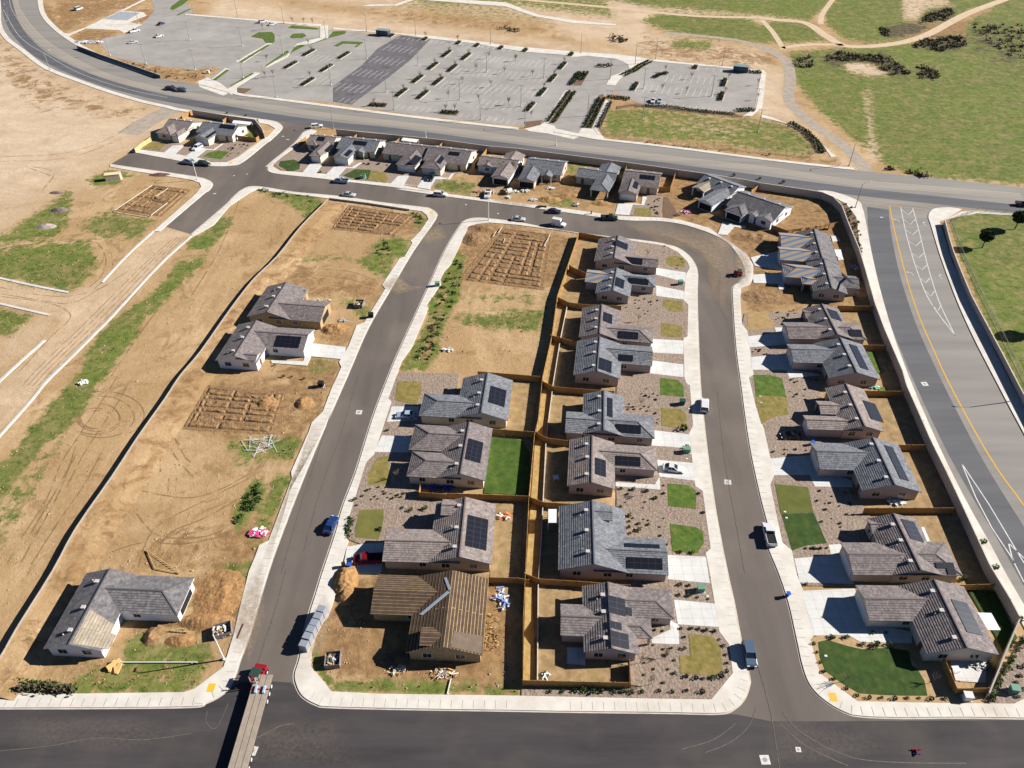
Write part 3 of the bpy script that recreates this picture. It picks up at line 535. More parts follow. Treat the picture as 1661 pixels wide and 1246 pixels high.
# back yards (bare soil)
for nm,pts in [('back_yard',[(857,930),(885,610),(900,500),(935,384),(1000,392),(990,560),(960,800),(920,1000),(1000,1050),(1022,1110),(846,1108)]),
  ('back_yard',[(805,612),(876,612),(862,700),(850,780),(845,930),(846,1000),(795,940),(795,700)]),
  ('back_yard',P('c3',(640,90),(905,100),(1040,440),(1230,840),(1395,1236),(1000,1236),(900,1000),(800,600),(700,350))),
  ('back_yard',P('n8',(1100,120),(1450,120),(1600,520),(1661,640),(1661,800),(1400,600),(1200,300)))]:
    slab(nm,pts,.07,m_yard,base=0)
slab('bare_strip',[(862,930),(888,610),(905,500),(922,440),(935,384),(928,384),(908,440),(890,515),(875,612),(853,930),(848,1106),(870,1108)],.10,M('straw_soil',(.47,.33,.13),.95,(.34,.22,.08),.8,8,bump=.5,col3=(.20,.22,.05),scale3=.5,mix3=.5),base=0)
def lawn(v,pts,m=None,nm='lawn'): slab(nm,P(v,*pts),.155,m or m_lawn,base=0)
lawn('b2',[(1010,450),(1060,445),(1130,460),(1120,515),(1030,510),(1005,490)],m_lawny); lawn('b2',[(990,715),(1110,730),(1110,795),(1040,795),(985,760)],m_lawny)
lawn('b2',[(975,862),(1110,885),(1105,950),(1080,955),(975,948)],m_lawny); lawn('c2',[(968,10),(1080,25),(1115,60),(1118,133),(970,118)])
lawn('c2',[(975,198),(1100,208),(1135,240),(1135,320),(1100,328),(978,312)],m_lawny); lawn('c2',[(1015,672),(1150,685),(1195,720),(1195,833),(1020,815)]); lawn('c2',[(1030,925),(1190,945),(1240,975),(1242,1050),(1200,1112),(1045,1098)])
lawn('d2',[(1150,395),(1300,410),(1350,480),(1360,620),(1320,660),(1095,640),(1092,530),(1160,530)],m_lawny)
lawn('c1',[(910,32),(1055,35),(1055,110),(1025,180),(890,150)],m_lawny); lawn('c1',[(780,510),(850,500),(850,540),(860,680),(720,680),(720,620)],m_lawny); lawn('c1',[(670,840),(820,835),(820,900),(790,1025),(640,1010),(640,950)],M('thin_lawn',(.17,.155,.04),.95,(.12,.12,.03),.5,8))
mv=M('vivid_lawn',(.07,.125,.015),.95,(.035,.072,.010),.5,9,bump=.5,col3=(.13,.15,.03),scale3=.7,mix3=.5)
lawn('c1',[(1490,385),(1661,395),(1661,745),(1448,735)],mv); lawn('c2',[(0,395),(100,400),(150,480),(145,745),(0,745)],mv)
lawn('n8',[(150,190),(370,160),(380,230),(440,300),(440,340),(150,370)],M('straw_lawn',(.40,.27,.12),.95,(.30,.20,.08),.6,6)); lawn('n8',[(215,850),(380,850),(520,885),(570,1095),(240,1085)]); lawn('n8',[(242,1090),(570,1100),(590,1196),(250,1196)],m_lawny)
lawn('c3',[(0,120),(160,130),(190,240),(100,255),(20,300),(0,230)],m_lawny)
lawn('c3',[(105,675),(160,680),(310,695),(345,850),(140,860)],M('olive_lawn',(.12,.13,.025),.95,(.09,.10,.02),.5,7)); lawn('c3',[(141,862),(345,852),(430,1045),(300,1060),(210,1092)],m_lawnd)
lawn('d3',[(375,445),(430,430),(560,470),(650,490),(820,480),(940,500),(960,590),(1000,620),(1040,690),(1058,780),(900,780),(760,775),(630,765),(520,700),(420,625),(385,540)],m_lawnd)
lawn('n1',[(900,635),(960,590),(1080,560),(1230,575),(1120,668)]); lawn('n1',[(130,525),(200,465),(330,460),(440,480),(370,560)],m_lawny)
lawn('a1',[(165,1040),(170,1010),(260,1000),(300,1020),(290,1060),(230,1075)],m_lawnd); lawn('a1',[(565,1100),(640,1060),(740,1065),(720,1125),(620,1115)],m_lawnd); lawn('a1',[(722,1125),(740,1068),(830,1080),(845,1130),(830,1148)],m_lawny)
lawn('n5',[(1030,800),(1260,820),(1260,920),(1000,900)],m_lawny); lawn('n3',[(0,575),(100,610),(170,700),(160,750),(0,740)],m_lawny)
lawn('n3',[(130,130),(240,140),(200,230),(140,240)]); lawn('n1',[(1420,370),(1510,320),(1560,380),(1520,405)]); lawn('c3',[(670,1015),(750,990),(770,1000),(780,1150),(745,1120)]and[(760,70),(800,70),(810,95),(750,95)])
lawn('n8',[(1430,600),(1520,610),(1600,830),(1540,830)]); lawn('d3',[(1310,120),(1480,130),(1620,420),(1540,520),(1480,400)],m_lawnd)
def drive(v,pts,h=.145): slab('driveway',P(v,*pts),h,m_conc2,base=0)
for v,pts in [('b2',[(945,520),(1130,548),(1125,608),(945,562)]),('b2',[(945,630),(1118,665),(1118,718),(945,695)]),('b2',[(920,965),(1115,975),(1115,1060),(905,1050)]),('b2',[(918,1100),(1115,1125),(1115,1205),(905,1180)]),
 ('c2',[(930,340),(1150,365),(1165,440),(1170,455),(915,435)]),('c2',[(950,525),(1180,545),(1190,690),(1185,655),(965,630)]),('d2',[(1010,-100),(1255,-88),(1280,78),(1020,52)]),('d2',[(1055,180),(1310,205),(1335,352),(1080,335)]),
 ('c2',[(690,665),(935,680),(965,630),(970,712),(690,690)]),('d2',[(1030,310),(1080,335),(1088,458),(915,450),(920,415),(1040,415)]),
 ('c1',[(870,190),(1040,190),(1030,275),(840,288)]),('c1',[(810,372),(1000,380),(985,480),(760,475)]),('c1',[(590,1070),(700,1050),(820,1045),(810,1210),(800,1236),(560,1236)]),
 ('z6',[(1190,805),(1592,850),(1592,950),(1535,985),(1210,955),(1160,1060),(765,1030),(760,1000),(1120,1010)]),('n1',[(415,590),(530,500),(680,490),(560,605)]),('n1',[(690,625),(830,530),(900,525),(950,540),(1030,545),(1130,475),(1150,480),(1040,555),(940,555),(820,645)]),
 ('n2',[(215,825),(330,690),(560,690),(430,850)]),('n2',[(600,870),(740,730),(950,735),(1040,740),(1180,660),(1215,665),(1080,760),(945,755),(810,900)]),('n3',[(190,790),(330,650),(500,640),(410,800)]),('n3',[(610,820),(730,650),(960,660),(1070,690),(1160,580),(1190,590),(1090,700),(890,700),(800,850)]),
 ('n5',[(715,900),(760,745),(1020,735),(1110,750),(1130,630),(1195,640),(1150,765),(985,755),(930,915)]),('n6',[(560,830),(620,680),(900,730),(900,760),(760,740),(670,840)]),
 ('n7',[(200,415),(530,340),(560,560),(250,515)]),('n7',[(225,620),(560,590),(600,790),(530,790),(520,720),(235,715)]),('n8',[(150,435),(540,395),(600,520),(280,545),(170,555)]),('n8',[(440,340),(530,340),(530,390),(460,395)]),('n8',[(185,660),(560,620),(640,800),(960,850),(600,885),(570,800),(200,795)]),
 ('c3',[(35,330),(270,245),(330,400),(310,425),(60,425)]),('c3',[(75,515),(320,495),(370,600),(590,650),(590,695),(355,690),(320,618),(95,620)]),('c3',[(225,1140),(560,1110),(600,1300),(260,1290)]),('c3',[(440,1055),(520,1050),(520,1100),(455,1115)]),
 ('d3',[(275,125),(600,110),(700,330),(960,380),(960,450),(640,445),(560,400),(350,405),(290,200)]),('z4',[(780,950),(830,990),(1020,1020),(1060,1145),(1240,1150),(1420,900),(1500,820),(1400,600),(1240,370),(1160,230),(1210,230),(1500,780),(1500,900)][3:6]+[(1420,900),(1000,920)]),
 ('z3',[(1160,720),(1440,590),(1440,780),(1170,770)])]:
    try: drive(v,pts)
    except Exception as e: print('drive',e)
for v,pts in [('d3',[(1230,600),(1430,560),(1420,700),(1260,690)]),('d2',[(385,480),(500,480),(500,590),(385,580)]),('n7',[(1140,160),(1210,165),(1250,220),(1160,235)]),('n7',[(1190,330),(1240,330),(1290,440),(1230,450)])]:
    slab('patio',P(v,*pts),.14,m_conc2,base=0)
for v,x,y in (('d0',1325,735),('d1',352,735),('d2',1437,785),('d3',465,792),('n1',1240,715),('b1',1120,175),('b1',1400,222)):
    c=w2(*P(v,(x,y))[0]); mb=MB(); mb.box(c.x-.6,c.x+.6,c.y-.75,c.y+.75,.1505,.16); tag(mb.build('tactile_paving',M('tactile_yellow',(.72,.42,.03),.7)),kind='structure')
for v,x,y in (('c1',665,228),('c2',1392,666),('c3',1040,50),('z5',372,1035),('d3',42,1182),('d3',250,1118)):
    c=w2(*P(v,(x,y))[0]); s=.72 if (v,x)!=('d3',250) else .4
    e=empty('manhole',(c.x,c.y,.03),random.uniform(-.2,.2),label='iron manhole cover in concrete on the %s'%{('c1',665):'left street beside the trenches',('c2',1392):'middle of the right street',('c3',1040):'right-hand road outside the block wall',('z5',372):'cross street beside the flatbed trailer',('d3',42):'bottom edge of the cross street, the larger one',('d3',250):'cross street, smaller one near the lower right corner'}[(v,x)],cat='manhole',group='manholes in the roads')
    mb=MB(); mb.box(-s,s,-s,s,0,.02); mb.build('collar',m_conc2,e); mb=MB(); mb.cyl((0,0,.02),s*.5,.012,14); mb.build('cover',m_pole,e)
# dirt tracks
for px,w_ in PATHS: strip('dirt_track',px,-w_/2,w_/2,.012,M('track_dirt',(.60,.47,.32),.95,(.50,.37,.24),.4,7))
strip('gravel_track',P('a3',(0,290),(100,330),(180,390),(200,500),(190,620),(270,720),(400,820),(520,900),(620,1000),(680,1070)),-2.6,2.6,.011,M('track_gravel',(.40,.34,.27),.95,(.30,.25,.2),.4,7))
strip('gravel_track',P('a2',(1000,205),(1400,245),(1600,290),(1700,330)),-2,2,.010,MATS['track_gravel'])
strip('gravel_track',P('a0',(1080,680),(950,750),(800,840)),-5,5,.012,MATS['track_gravel'])

def terrace(W,w_,h,m):
    mb=MB(); A=offs(W,-.05);B=offs(W,-w_*.45);C_=offs(W,-w_)
    for i in range(len(W)-1):
        for (X,zx),(Y,zy) in (((A,h),(B,h*.75)),((B,h*.75),(C_,.01))):
            q=[(X[i].x,X[i].y,zx),(Y[i].x,Y[i].y,zy),(Y[i+1].x,Y[i+1].y,zy),(X[i+1].x,X[i+1].y,zx)]; mb.face(q)
    me=mb.mesh('soil_terrace'); ca=me.color_attributes.new('cover','FLOAT_COLOR','POINT')
    for d in ca.data: d.color=(0,.35,0,0)
    tag(link('soil_terrace',me,m),kind='structure')
LWPX=smooth([(-40,1120),(0,1066),(28,1017),(85,926),(122,858),(181,773),(225,706),(267,647),(292,609),(325,570),(370,506),(410,454),(449,416),(488,367),(532,323)],3)
terrace([Vector((p.x,p.y,0)) for p in G(LWPX,1.25)],7.5,.8,bpy.data.materials['ground_cover'])
# tyre tracks
mt=M('tyre_track_soil',(.24,.15,.07),.95,(.34,.22,.11),1.5,6)
_n=mt.node_tree.nodes; _l=mt.node_tree.links; _g=_n.new('ShaderNodeNewGeometry'); _t=_n.new('ShaderNodeTexNoise'); _t.inputs['Scale'].default_value=.35; _t.inputs['Detail'].default_value=6; _l.new(_g.outputs['Position'],_t.inputs['Vector']); _r=_n.new('ShaderNodeMapRange'); _r.inputs[1].default_value=.38; _r.inputs[2].default_value=.62; _r.inputs[4].default_value=.75; _l.new(_t.outputs[0],_r.inputs[0]); _l.new(_r.outputs[0],_n['Principled BSDF'].inputs['Alpha'])
k_=0
def track(v,pts,w_=.3):
    global k_; k_+=1; strip('tyre_track',P(v,*pts),-w_,w_*.2,.013+.0007*(k_%12),mt)
def circ(cx,cy,rx,ry,a0,a1,n=14): return [(cx+rx*math.cos(math.radians(a0+(a1-a0)*i/n)),cy+ry*math.sin(math.radians(a0+(a1-a0)*i/n))) for i in range(n+1)]
for dx,dy,rx,ry,a0,a1 in ((0,0,100,66,20,330),(12,-6,140,90,-80,220),(-8,5,165,98,-40,200),(30,-8,215,132,-120,150),(45,-20,262,150,-120,50),(10,10,120,60,100,300)): track('c0',circ(600+dx,265+dy,rx,ry,a0,a1),.3)
for pts in ([(480,440),(380,720),(250,960),(120,1200)],[(640,480),(520,700),(380,900),(200,1180)],[(1050,380),(1100,500),(1240,660)],[(1100,390),(1160,500),(1200,540)],[(950,1230),(1040,1000),(1300,880),(1600,700)],[(860,1200),(960,960),(1240,800),(1560,640)],[(1110,640),(1105,720)],[(1060,640),(1058,720)],[(980,500),(950,600)],[(1000,520),(1010,600)],[(500,460),(330,760),(160,1050)],[(780,700),(700,860),(560,1100)]): track('c0',pts)
for pts in ([(0,370),(300,330),(560,300),(900,230)],[(0,400),(350,350),(640,340)],[(560,640),(640,560),(660,450),(600,350)],[(590,650),(700,540),(690,420)],[(1500,100),(1380,400),(1200,700)],[(1000,770),(860,960),(700,1200)]): track('b0',pts)
for pts in ([(160,1040),(300,1060),(340,1100),(270,1190)],[(0,980),(400,960),(700,860),(840,760)],[(0,1010),(420,990),(760,870)],[(180,1050),(320,1100)]): track('a0',pts,.35)
for pts in ([(300,520),(600,540),(780,600)],[(280,560),(560,580),(770,640)],[(60,1236),(250,1000)],[(200,400),(60,640),(0,700)]): track('b1',pts)
# dust blown on the asphalt (patchy, see-through)
def dustmat(name,col,lo,hi,sc_,op=.6):
    m=bpy.data.materials.new(name); m.use_nodes=True; n=m.node_tree.nodes; l=m.node_tree.links; b=n['Principled BSDF']; b.inputs['Roughness'].default_value=.95; b.inputs['Base Color'].default_value=(*col,1)
    g=n.new('ShaderNodeNewGeometry'); t=n.new('ShaderNodeTexNoise'); t.inputs['Scale'].default_value=sc_; t.inputs['Detail'].default_value=10; t.inputs['Roughness'].default_value=.75; l.new(g.outputs['Position'],t.inputs['Vector'])
    at=n.new('ShaderNodeAttribute'); at.attribute_name='edge'
    r=n.new('ShaderNodeMapRange'); r.inputs[1].default_value=lo; r.inputs[2].default_value=hi; l.new(t.outputs[0],r.inputs[0]); mu=n.new('ShaderNodeMath'); mu.operation='MULTIPLY'; l.new(r.outputs[0],mu.inputs[0]); l.new(at.outputs['Fac'],mu.inputs[1]); m2_=n.new('ShaderNodeMath'); m2_.operation='MULTIPLY'; m2_.inputs[1].default_value=op; l.new(mu.outputs[0],m2_.inputs[0]); l.new(m2_.outputs[0],b.inputs['Alpha']); return m
DM=dustmat('road_dust',(.42,.31,.20),.30,.62,.8,.7); DM2=dustmat('road_dust_thin',(.30,.24,.18),.40,.75,1.6,.35)
def dust(v,px,m,z=.045,lift=0):
    W=G(P(v,*px)); c=sum(W,Vector((0,0,0)))/len(W); mb=MB(); n_=len(W); rings=[0,.45,.75,1]; al=[1,.85,.45,0]
    vs=[c+(w-c)*r for r in rings for w in W]; vs=[(p.x,p.y,z) for p in vs]; fs=[(k*n_+i,k*n_+(i+1)%n_,(k+1)*n_+(i+1)%n_,(k+1)*n_+i) for k in range(1,3) for i in range(n_)]+[tuple(range(n_,2*n_))]
    me=bpy.data.meshes.new('dust'); me.from_pydata(vs,[],fs); a=me.attributes.new('edge','FLOAT','POINT')
    for i in range(len(vs)): a.data[i].value=al[i//n_]
    tag(link('road_dust',me,m),kind='structure')
dust('b2',[(700,215),(1000,225),(1280,290),(1440,400),(1500,520),(1440,640),(1420,900),(1340,760),(1350,560),(1250,430),(1050,330),(800,290)],DM,.045)
dust('n6',[(540,830),(700,840),(830,980),(600,1100),(420,900)],DM,.165)
dust('b1',[(1040,280),(1180,250),(1240,330),(1100,380),(1000,340)],DM,.047); dust('b1',[(780,630),(900,560),(1000,640),(1100,645),(900,700)],DM,.165)
dust('c1',[(380,290),(440,340),(250,620),(180,900),(90,1200),(60,1150),(200,760)],DM,.165)
dust('d0',[(1400,480),(1540,60),(1661,-100),(1661,300),(1560,600)],DM,.166); dust('d1',[(60,60),(420,20),(380,300),(290,560),(100,700),(-80,500)],DM2,.046)
dust('d1',[(0,950),(600,900),(700,1236),(0,1236),(-300,1100)],DM2,.047); dust('d0',[(0,900),(900,900),(1300,1000),(900,1150),(0,1100)],DM2,.048); dust('d3',[(60,900),(500,940),(900,1100),(500,1236),(0,1236)],DM2,.049)
dust('c1',[(480,300),(640,200),(700,500),(300,1100),(160,1200),(300,700)],DM2,.050); dust('c2',[(1230,0),(1460,0),(1600,900),(1400,1100),(1250,400)],DM2,.051); dust('a1',[(0,900),(160,800),(600,1100),(300,1180),(0,1060)],DM2,.052); dust('b1',[(300,0),(1500,200),(1300,260),(700,90)],DM2,.053)
dust('d1',[(340,300),(450,130),(520,250),(440,560),(340,560)],DM,.167); dust('n7',[(0,250),(170,330),(230,560),(190,740),(60,800),(0,600)],DM,.168); dust('n4',[(200,900),(1000,1000),(900,1060),(300,960)],DM,.169)

# expansion joints of the sidewalks
jm=M('joint_line',(.57,.53,.47),.9); jb=MB()
def joints(K,sg,wd=1.5,step=1.8):
    W=G(smooth(K,4)); acc=0
    for i in range(len(W)-1):
        d=W[i+1]-W[i]; L=d.length
        if L<1e-4: continue
        t=d/L; nn=Vector((-t.y,t.x,0))*sg; s=step-acc
        while s<L:
            p=W[i]+t*s; a=p+nn*.1; b=p+nn*wd; q=t*.035; jb.face([Vector((x.x,x.y,.189)) for x in (a-q,a+q,b+q,b-q)]); s+=step
        acc=(acc+L)%step if s-step<0 else L-(s-step)
joints(L_K,1); joints(NB_K,1); joints(C_K,-1); joints(NW_K,1)
tag(jb.build('sidewalk_joints',jm),kind='structure')
cm=M('chalk_scuff',(.17,.145,.12),.9,(.10,.088,.08),1.5,5)
for v,pts,w_ in (('d3',[(0,600),(40,740),(80,900),(110,1080),(135,1260)],.06),('d3',[(150,880),(230,980),(360,1070),(480,1130),(640,1180),(900,1200),(1300,1205)],.08),('d3',[(140,960),(260,1070),(400,1150),(560,1220)],.08),('d2',[(1250,1140),(1400,1080),(1520,980),(1570,860)],.06),('d2',[(1100,1120),(1300,1060),(1440,960)],.06),('d1',[(0,1060),(100,1010),(180,970),(260,960)],.07),('d0',[(1300,880),(1290,940),(1320,985),(1360,980),(1400,900),(1430,830)],.05),('d1',[(0,700),(60,500),(140,250),(210,0)],.1),('d0',[(0,1130),(300,1100),(600,1050),(900,1060),(1200,1020)],.05),('c2',[(1330,100),(1370,500),(1440,900),(1500,1236)],.07),('c1',[(560,0),(430,420),(300,820),(180,1236)],.07),('c1',[(660,0),(560,350),(430,700),(320,1100)],.07)):
    strip('road_scuff',P(v,*pts),-w_,w_,.055,cm)

for k in range(5):
    o=-60+k*34
    track('b0',[(1130+o*.6,330),(950+o*.8,500),(760+o,700),(560+o,900),(330+o,1120),(200+o,1260)],.22)
for pts in ([(0,680),(250,720),(450,740),(640,640),(800,540)],[(0,640),(260,690),(480,690),(700,620)],[(100,1190),(330,940),(420,860),(430,800),(300,740),(0,700)],[(560,560),(640,480),(640,400),(560,350),(400,345)]): track('b0',pts,.25)
for pts in ([(740,0),(640,160),(480,400),(380,560),(300,760),(150,1000)],[(800,60),(720,200),(540,470),(420,700)],[(1140,100),(1060,300),(900,560),(760,780),(560,1150)],[(1180,120),(1110,300),(940,580),(790,820),(600,1160)],[(820,700),(1000,740),(1200,760),(1400,700),(1640,560)],[(860,860),(1000,1000),(1300,1000),(1500,900)],[(700,1100),(900,1040),(1150,1050),(1400,1000)]): track('c0',pts,.28)
for pts in ([(430,250),(460,330),(560,420),(600,560),(620,640)],[(540,240),(600,340),(650,440),(670,560),(660,640)],[(470,540),(540,600),(640,600),(700,560)],[(640,160),(620,260),(660,330)]): track('d1',pts,.2)
for pts in ([(0,560),(120,420),(300,120),(380,0)],[(1240,100),(1300,200),(1420,260)],[(1250,240),(1350,300),(1480,300)]): track('d0',pts,.25)
# concrete joints in driveways
n=m_conc2.node_tree.nodes; l=m_conc2.node_tree.links; g=n.new('ShaderNodeNewGeometry'); br=n.new('ShaderNodeTexBrick'); br.offset=0; br.inputs['Scale'].default_value=1; br.inputs['Brick Width'].default_value=1.9; br.inputs['Row Height'].default_value=1.9; br.inputs['Mortar Size'].default_value=.035
br.inputs['Color1'].default_value=(1,1,1,1); br.inputs['Color2'].default_value=(.95,.95,.95,1); br.inputs['Mortar'].default_value=(.68,.67,.65,1); l.new(g.outputs['Position'],br.inputs['Vector'])
b=n['Principled BSDF']; src=b.inputs['Base Color'].links[0].from_socket; mx=n.new('ShaderNodeMix'); mx.data_type='RGBA'; mx.blend_type='MULTIPLY'; mx.inputs[0].default_value=1; l.new(src,mx.inputs[6]); l.new(br.outputs[0],mx.inputs[7]); l.new(mx.outputs[2],b.inputs['Base Color'])
# ================= HOUSES ==================
ZE=2.75; PITCH=.34; TH=.16
def courses(L,pts,uvs,row,lift):
    n=(pts[1]-pts[0]).cross(pts[2]-pts[0]).normalized()
    vmin=min(q[1] for q in uvs); vmax=max(q[1] for q in uvs); N=len(pts)
    def cut(v):
        xs=[]
        for i in range(N):
            a,b=uvs[i],uvs[(i+1)%N]
            if abs(a[1]-b[1])<1e-6:
                if abs(a[1]-v)<1e-6: xs+= [(a[0],pts[i]),(b[0],pts[(i+1)%N])]
                continue
            t=(v-a[1])/(b[1]-a[1])
            if -1e-6<=t<=1+1e-6: xs.append((a[0]+(b[0]-a[0])*t,pts[i].lerp(pts[(i+1)%N],t)))
        xs.sort(key=lambda q:q[0]); return xs[0],xs[-1]
    m_=max(1,int(math.ceil((vmax-vmin)/row-1e-6)))
    for j in range(m_):
        v0=vmin+j*row; v1=min(vmax,v0+row)
        if v1-v0<.02: continue
        (ua,A),(ub,B)=cut(v0); (uc,C_),(ud,D)=cut(v1)
        a,b=A+n*lift,B+n*lift; c,d=C_,D
        if (d-c).length<1e-4: L.face([a,b,c],0,[(ua,v0),(ub,v0),(uc,v1)])
        else: L.face([a,b,d,c],0,[(ua,v0),(ub,v0),(ud,v1),(uc,v1)])
        L.face([A,B,b,a],0,[(ua,v0-.02),(ub,v0-.02),(ub,v0),(ua,v0)])
def house(name,label,view,ridge,main,wings=(),mends='gg',roof='brown',wall='beige',solar=(),exts=(),patio=None,raw=False,overlays=(),wingroof=None,vents=True,fascia=None,cat='house',doorcol=None):
    a,b=G(P(view,*ridge),4.5); d=(b-a); ang=math.atan2(d.y,d.x)
    corners=G(P(view,*main),ZE)
    c,s=math.cos(-ang),math.sin(-ang)
    def rot(v): return Vector((c*v.x-s*v.y,s*v.x+c*v.y,v.z))
    cc=[rot(q) for q in corners]
    x0,x1=sorted((cc[0].x,cc[1].x)); y0,y1=sorted((cc[0].y,cc[1].y))
    ctr=Vector(((x0+x1)/2,(y0+y1)/2,0)); ci,si=math.cos(ang),math.sin(ang)
    O=Vector((ci*ctr.x-si*ctr.y,si*ctr.x+ci*ctr.y,0))
    root=empty(name,O,ang,label,cat)
    def loc(v,pt,z=ZE): return rot(w2(*P(v,pt)[0],z))-ctr
    hx=(x1-x0)/2; hy=(y1-y0)/2
    blocks=[dict(x0=-hx,x1=hx,y0=-hy,y1=hy,ax='x',e0=mends[0],e1=mends[1],kind='w',roof=roof)]
    for i,w in enumerate(wings):
        p,q,end=w[:3]; kind=w[3] if len(w)>3 else 'w'; vv=w[5] if len(w)>5 and w[5] else view
        zz=3.9 if kind=='d' else ZE; A=loc(vv,p,zz);B=loc(vv,q,zz); xa,xb=sorted((A.x,B.x)); yo=(A.y+B.y)/2; side=1 if yo>0 else -1
        xa=max(xa,-hx-.0); xb=min(xb,hx)
        if xa<-hx+.5: xa=-hx+.013*(i+1)
        if xb>hx-.5: xb=hx-.013*(i+1)
        blk=dict(x0=xa,x1=xb,y0=min(yo,0),y1=max(yo,0),ax='y',kind=kind,roof=(w[4] if len(w)>4 and w[4] else roof),side=side)
        if len(w)>6: blk['pitch']=w[6]
        blk['e0'],blk['e1']=(end,'n') if side<0 else ('n',end)
        blocks.append(blk)
    zr_main=ZE+PITCH*hy
    planes=[]
    rmb={}
    wmb=MB(); 
    for bi,k in enumerate(blocks):
        L=rmb.setdefault(k['roof'],MB())
        if k['ax']=='x': u0,u1,v0,v1=k['x0'],k['x1'],k['y0'],k['y1']; T=lambda u,v,z: Vector((u,v,z))
        else: u0,u1,v0,v1=k['y0'],k['y1'],k['x0'],k['x1']; T=lambda u,v,z: Vector((v,u,z))
        hw=(v1-v0)/2; vc=(v0+v1)/2; pz=PITCH; ze=ZE+(0.0 if bi==0 else .004*bi)
        if k['kind']=='d': ze=min(zr_main-PITCH*max(abs(k['y0']),abs(k['y1']))+.7,zr_main-.5)
        pz=k.get('pitch',pz); zr=ze+pz*hw
        if bi and zr>zr_main-.15: pz=(zr_main-.15-ze)/hw; zr=ze+pz*hw
        k.update(zr=zr,ze=ze,pz=pz,hw=hw,vc=vc,T=T,u=(u0,u1))
        r0=u0+(hw if k['e0']=='h' else 0); r1=u1-(hw if k['e1']=='h' else 0)
        if r0>r1: r0=r1=(u0+u1)/2
        E=[(u0,v0),(u1,v0),(u1,v1),(u0,v1)]; top=[T(x,y,ze) for x,y in E]; Ra=T(r0,vc,zr); Rb=T(r1,vc,zr)
        sl=math.sqrt(1+pz*pz)
        def face(pts,uvs):
            n=(pts[1]-pts[0]).cross(pts[2]-pts[0])
            if n.z<0: pts=pts[::-1]; uvs=uvs[::-1]
            planes.append((pts,uvs,k)); courses(L,pts,uvs,(.62 if k['roof'] in ('felt','battenpale') else .44),.05)
        face([top[0],top[1],Rb,Ra],[(u0,0),(u1,0),(r1,hw*sl),(r0,hw*sl)])
        face([top[2],top[3],Ra,Rb],[(u1,0),(u0,0),(r0,hw*sl),(r1,hw*sl)])
        if k['e0']=='h': face([top[3],top[0],Ra],[(v1,0),(v0,0),(vc,hw*sl)])
        if k['e1']=='h': face([top[1],top[2],Rb],[(v0,0),(v1,0),(vc,hw*sl)])
        # fascia rim
        dz=Vector((0,0,-TH))
        rim=[top[0],top[1]]+([Rb] if k['e1']!='h' else [])+[top[2],top[3]]+([Ra] if k['e0']!='h' else [])
        for i in range(len(rim)):
            p,q=rim[i],rim[(i+1)%len(rim)]; L.face([p,p+dz,q+dz,q],1)
        L.face([top[0]+dz,top[1]+dz,Rb+dz,Ra+dz],1); L.face([top[2]+dz,top[3]+dz,Ra+dz,Rb+dz],1)
        # ridge / hip caps
        if not raw or k['roof'] not in('felt','battenpale'):
            up=Vector((0,0,.05))
            L.bar(Ra+up,Rb+up,.26,.09,2)
            if k['e0']=='h':
                L.bar(top[0]+up,Ra+up,.24,.08,2); L.bar(top[3]+up,Ra+up,.24,.08,2)
            if k['e1']=='h':
                L.bar(top[1]+up,Rb+up,.24,.08,2); L.bar(top[2]+up,Rb+up,.24,.08,2)
        # walls
        iu0=u0+(.35 if k['e0']=='g' else .45 if k['e0']=='h' else 0)+.003*bi; iu1=u1-(.35 if k['e1']=='g' else .45 if k['e1']=='h' else 0)-.003*bi; iv0=v0+.45; iv1=v1-.45
        k.update(i=(iu0,iu1,iv0,iv1))
        zt=lambda v: zr-pz*abs(v-vc)-TH-.01
        if k['kind'] in ('w','g','o','d'):
            prof=[(iv0,0),(iv1,0),(iv1,zt(iv1)),(iv0,zt(iv0))] if True else 0
            a0=[T(iu0,y,z) for y,z in prof];a1=[T(iu1,y,z) for y,z in prof]
            if k['e0']=='g' : a0.insert(3,T(iu0,vc,zt(vc)))
            if k['e1']=='g' : a1.insert(3,T(iu1,vc,zt(vc)))
            wmb.face(a0); wmb.face(a1)
            wmb.face([a0[0],a1[0],a1[-1],a0[-1]]); wmb.face([a0[1],a1[1],a1[2],a0[2]])
        else:
            for (x,y) in ((iu0 if k['e0']!='n' else iu1-.3,iv0),(iu0 if k['e0']!='n' else iu1-.3,iv1-.3)):
                pass
            uo=iu0 if k['e0']!='n' else iu1
            for vv_ in (iv0,iv1):
                p0=T(uo,vv_,0); wmb.box(p0.x-.18,p0.x+.18,p0.y-.18,p0.y+.18,0,ze-TH)
    for rn,L in rmb.items():
        capm={'slate':'dark_grey_tiles'}.get(rn)
        ro=L.build('roof',[RM[rn],fascia or m_fascia,M('ridge_cap_'+rn,{'slate':(.13,.135,.15),'brown':(.15,.12,.12),'warm':(.17,.13,.12),'dark':(.10,.10,.105)}.get(rn,(.2,.16,.12)),.8)],root)
        if len(rmb)>1 and rn!=roof: ro['label']={'felt':'battened roof','stripe':'roof plane loaded with blue and orange stacked tiles','battenpale':'pale battened roof patch'}.get(rn,'differently tiled roof')
    wo=wmb.build('wall',m_stucco[wall] if wall in m_stucco else MATS[wall],root)
    # windows and doors
    def inside(x,y,skip):
        for j,k in enumerate(blocks):
            if j==skip or k['kind']=='p': continue
            if k['x0']+.2<x<k['x1']-.2 and k['y0']+.2<y<k['y1']-.2: return True
        return False
